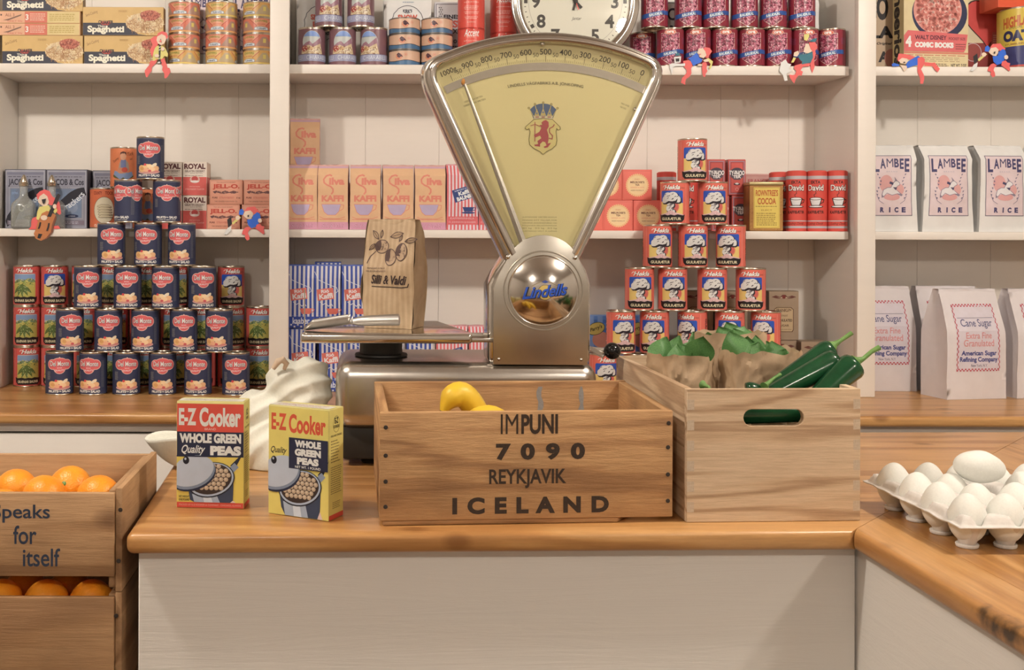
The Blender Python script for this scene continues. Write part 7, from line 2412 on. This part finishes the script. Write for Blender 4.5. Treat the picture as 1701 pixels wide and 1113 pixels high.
elf('paper elf in blue jersey sprawling face down below the cereal box', 1460, 60, 7.058, [
    ('cap', 'red', [(215, 270), (230, 205), (310, 210), (400, 235), (430, 250), (370, 280), (320, 265), (260, 270), (225, 300)]),
    ('face', 'skin', [(230, 285), (270, 255), (330, 265), (342, 300), (310, 325), (250, 318)]),
    ('jersey', 'blue', [(335, 300), (400, 260), (455, 230), (485, 250), (455, 340), (400, 350), (330, 375), (310, 350)]),
    ('leg', 'red', [(450, 260), (500, 240), (535, 270), (530, 330), (490, 390), (520, 450), (530, 490), (515, 560), (480, 560), (480, 500), (450, 420), (450, 330)]),
    ('leg', 'red', [(530, 305), (620, 315), (650, 310), (680, 350), (710, 385), (685, 425), (655, 400), (625, 355), (530, 350)]),
    ('sleeve', 'blue', [(145, 332), (170, 315), (235, 335), (230, 354), (155, 357)]), ('hand', 'skin', [(240, 340), (320, 350), (325, 390), (290, 415), (265, 370)]),
    ('mouth', 'black', el(292, 308, 12, 6, 8))])

# ------------------------------------------------------------------ wall clock standing on the upper shelf
CY_ = 2.918
cc = P(957, -3, CY_)
RC = 107 * CY_ / F
ck = thing('round_clock', 'round chrome clock with cream face standing on the upper shelf', 'clock', (cc.x, CY_, UPZ + 0.0006 + RC))
def spin(prof, n=72):
    m = MB().lathe(prof, n)
    m.v = [(x, z, y) for x, y, z in m.v]
    return m
obj('clock_case', spin([(0.0, 0.046), (RC * 0.86, 0.046), (RC * 0.90, 0.040), (RC * 0.93, 0.030), (RC * 0.955, 0.024), (RC * 0.965, 0.016)]).mesh('clock_case', M_BLACK, 60), ck)
obj('bezel', spin([(RC * 0.965, 0.020), (RC * 0.995, 0.018), (RC, 0.012), (RC * 0.985, 0.005), (RC * 0.955, 0.004), (RC * 0.93, 0.001), (RC * 0.89, 0.0), (RC * 0.845, 0.004), (RC * 0.825, 0.010)]).mesh('bezel', M_CHROME, 50), ck)
fd = obj('clock_face', spin([(0.0, 0.0098), (RC * 0.84, 0.0098)], 64).mesh('clock_face', plain('clock_enamel', C('#d9ccb0'), 0.4, 0, 10, 0, 0.02), 0), ck)
a = Art()
RR = RC * 1000
for k in range(1, 13):
    t = k * PI / 6
    a.text(str(k), 0.615 * RR * math.sin(t), 0.615 * RR * math.cos(t), None, 0.21 * RR, '#4a443c', 0.03)
tk = []
for k in range(60):
    t, l, wd = k * PI / 30, (0.775 if k % 5 else 0.745), (0.006 if k % 5 else 0.03)
    for_ = [(l, -wd), (l, wd), (0.80, wd), (0.80, -wd)]
    tk.append([((r * math.sin(t) + w_ * math.cos(t)) * RR, (r * math.cos(t) - w_ * math.sin(t)) * RR) for r, w_ in for_])
a.many(tk, '#4a443c')
a.line([(0.73 * RR * math.sin(k * PI / 40), 0.73 * RR * math.cos(k * PI / 40)) for k in range(80)], 0.7, '#8a8070', True)
a.text('Jantar', 3, -0.27 * RR, 27, 11, '#4a443c', 0.0, 0.35)
obj('face_print', a.mesh('face_print', lambda u, v, l: Vector((u, 0.0098 - l, v)), M_CARDP), fd)
def hand(nm, ang, l, wd, col, y):
    q = [(-wd, -0.14 * RC), (wd, -0.14 * RC), (wd * 0.6, l), (-wd * 0.6, l)]
    q = [(x * math.cos(ang) + z * math.sin(ang), -x * math.sin(ang) + z * math.cos(ang)) for x, z in q]
    obj(nm, MB().prism(q, y, y + 0.0008).mesh(nm, col, 0), ck)
hand('hour_hand', -0.75, RC * 0.42, 0.004, M_BLACK, 0.0080)
hand('minute_hand', 0.25, RC * 0.62, 0.003, M_BLACK, 0.0066)
hand('second_hand', -0.35, RC * 0.66, 0.0012, EM['red'], 0.0052)
hub = MB().lathe([(0.006, 0.0), (0.006, 0.004), (0.0, 0.0048)], 18)
hub.v = [(x, 0.0085 - z, y) for x, y, z in hub.v]
obj('hand_hub', hub.mesh('hand_hub', M_BLACK, 50), ck)
obj('clock_glass', spin([(0.0, 0.0030), (RC * 0.5, 0.0036), (RC * 0.845, 0.0050)], 64).mesh('clock_glass', M_PANE, 60), ck)
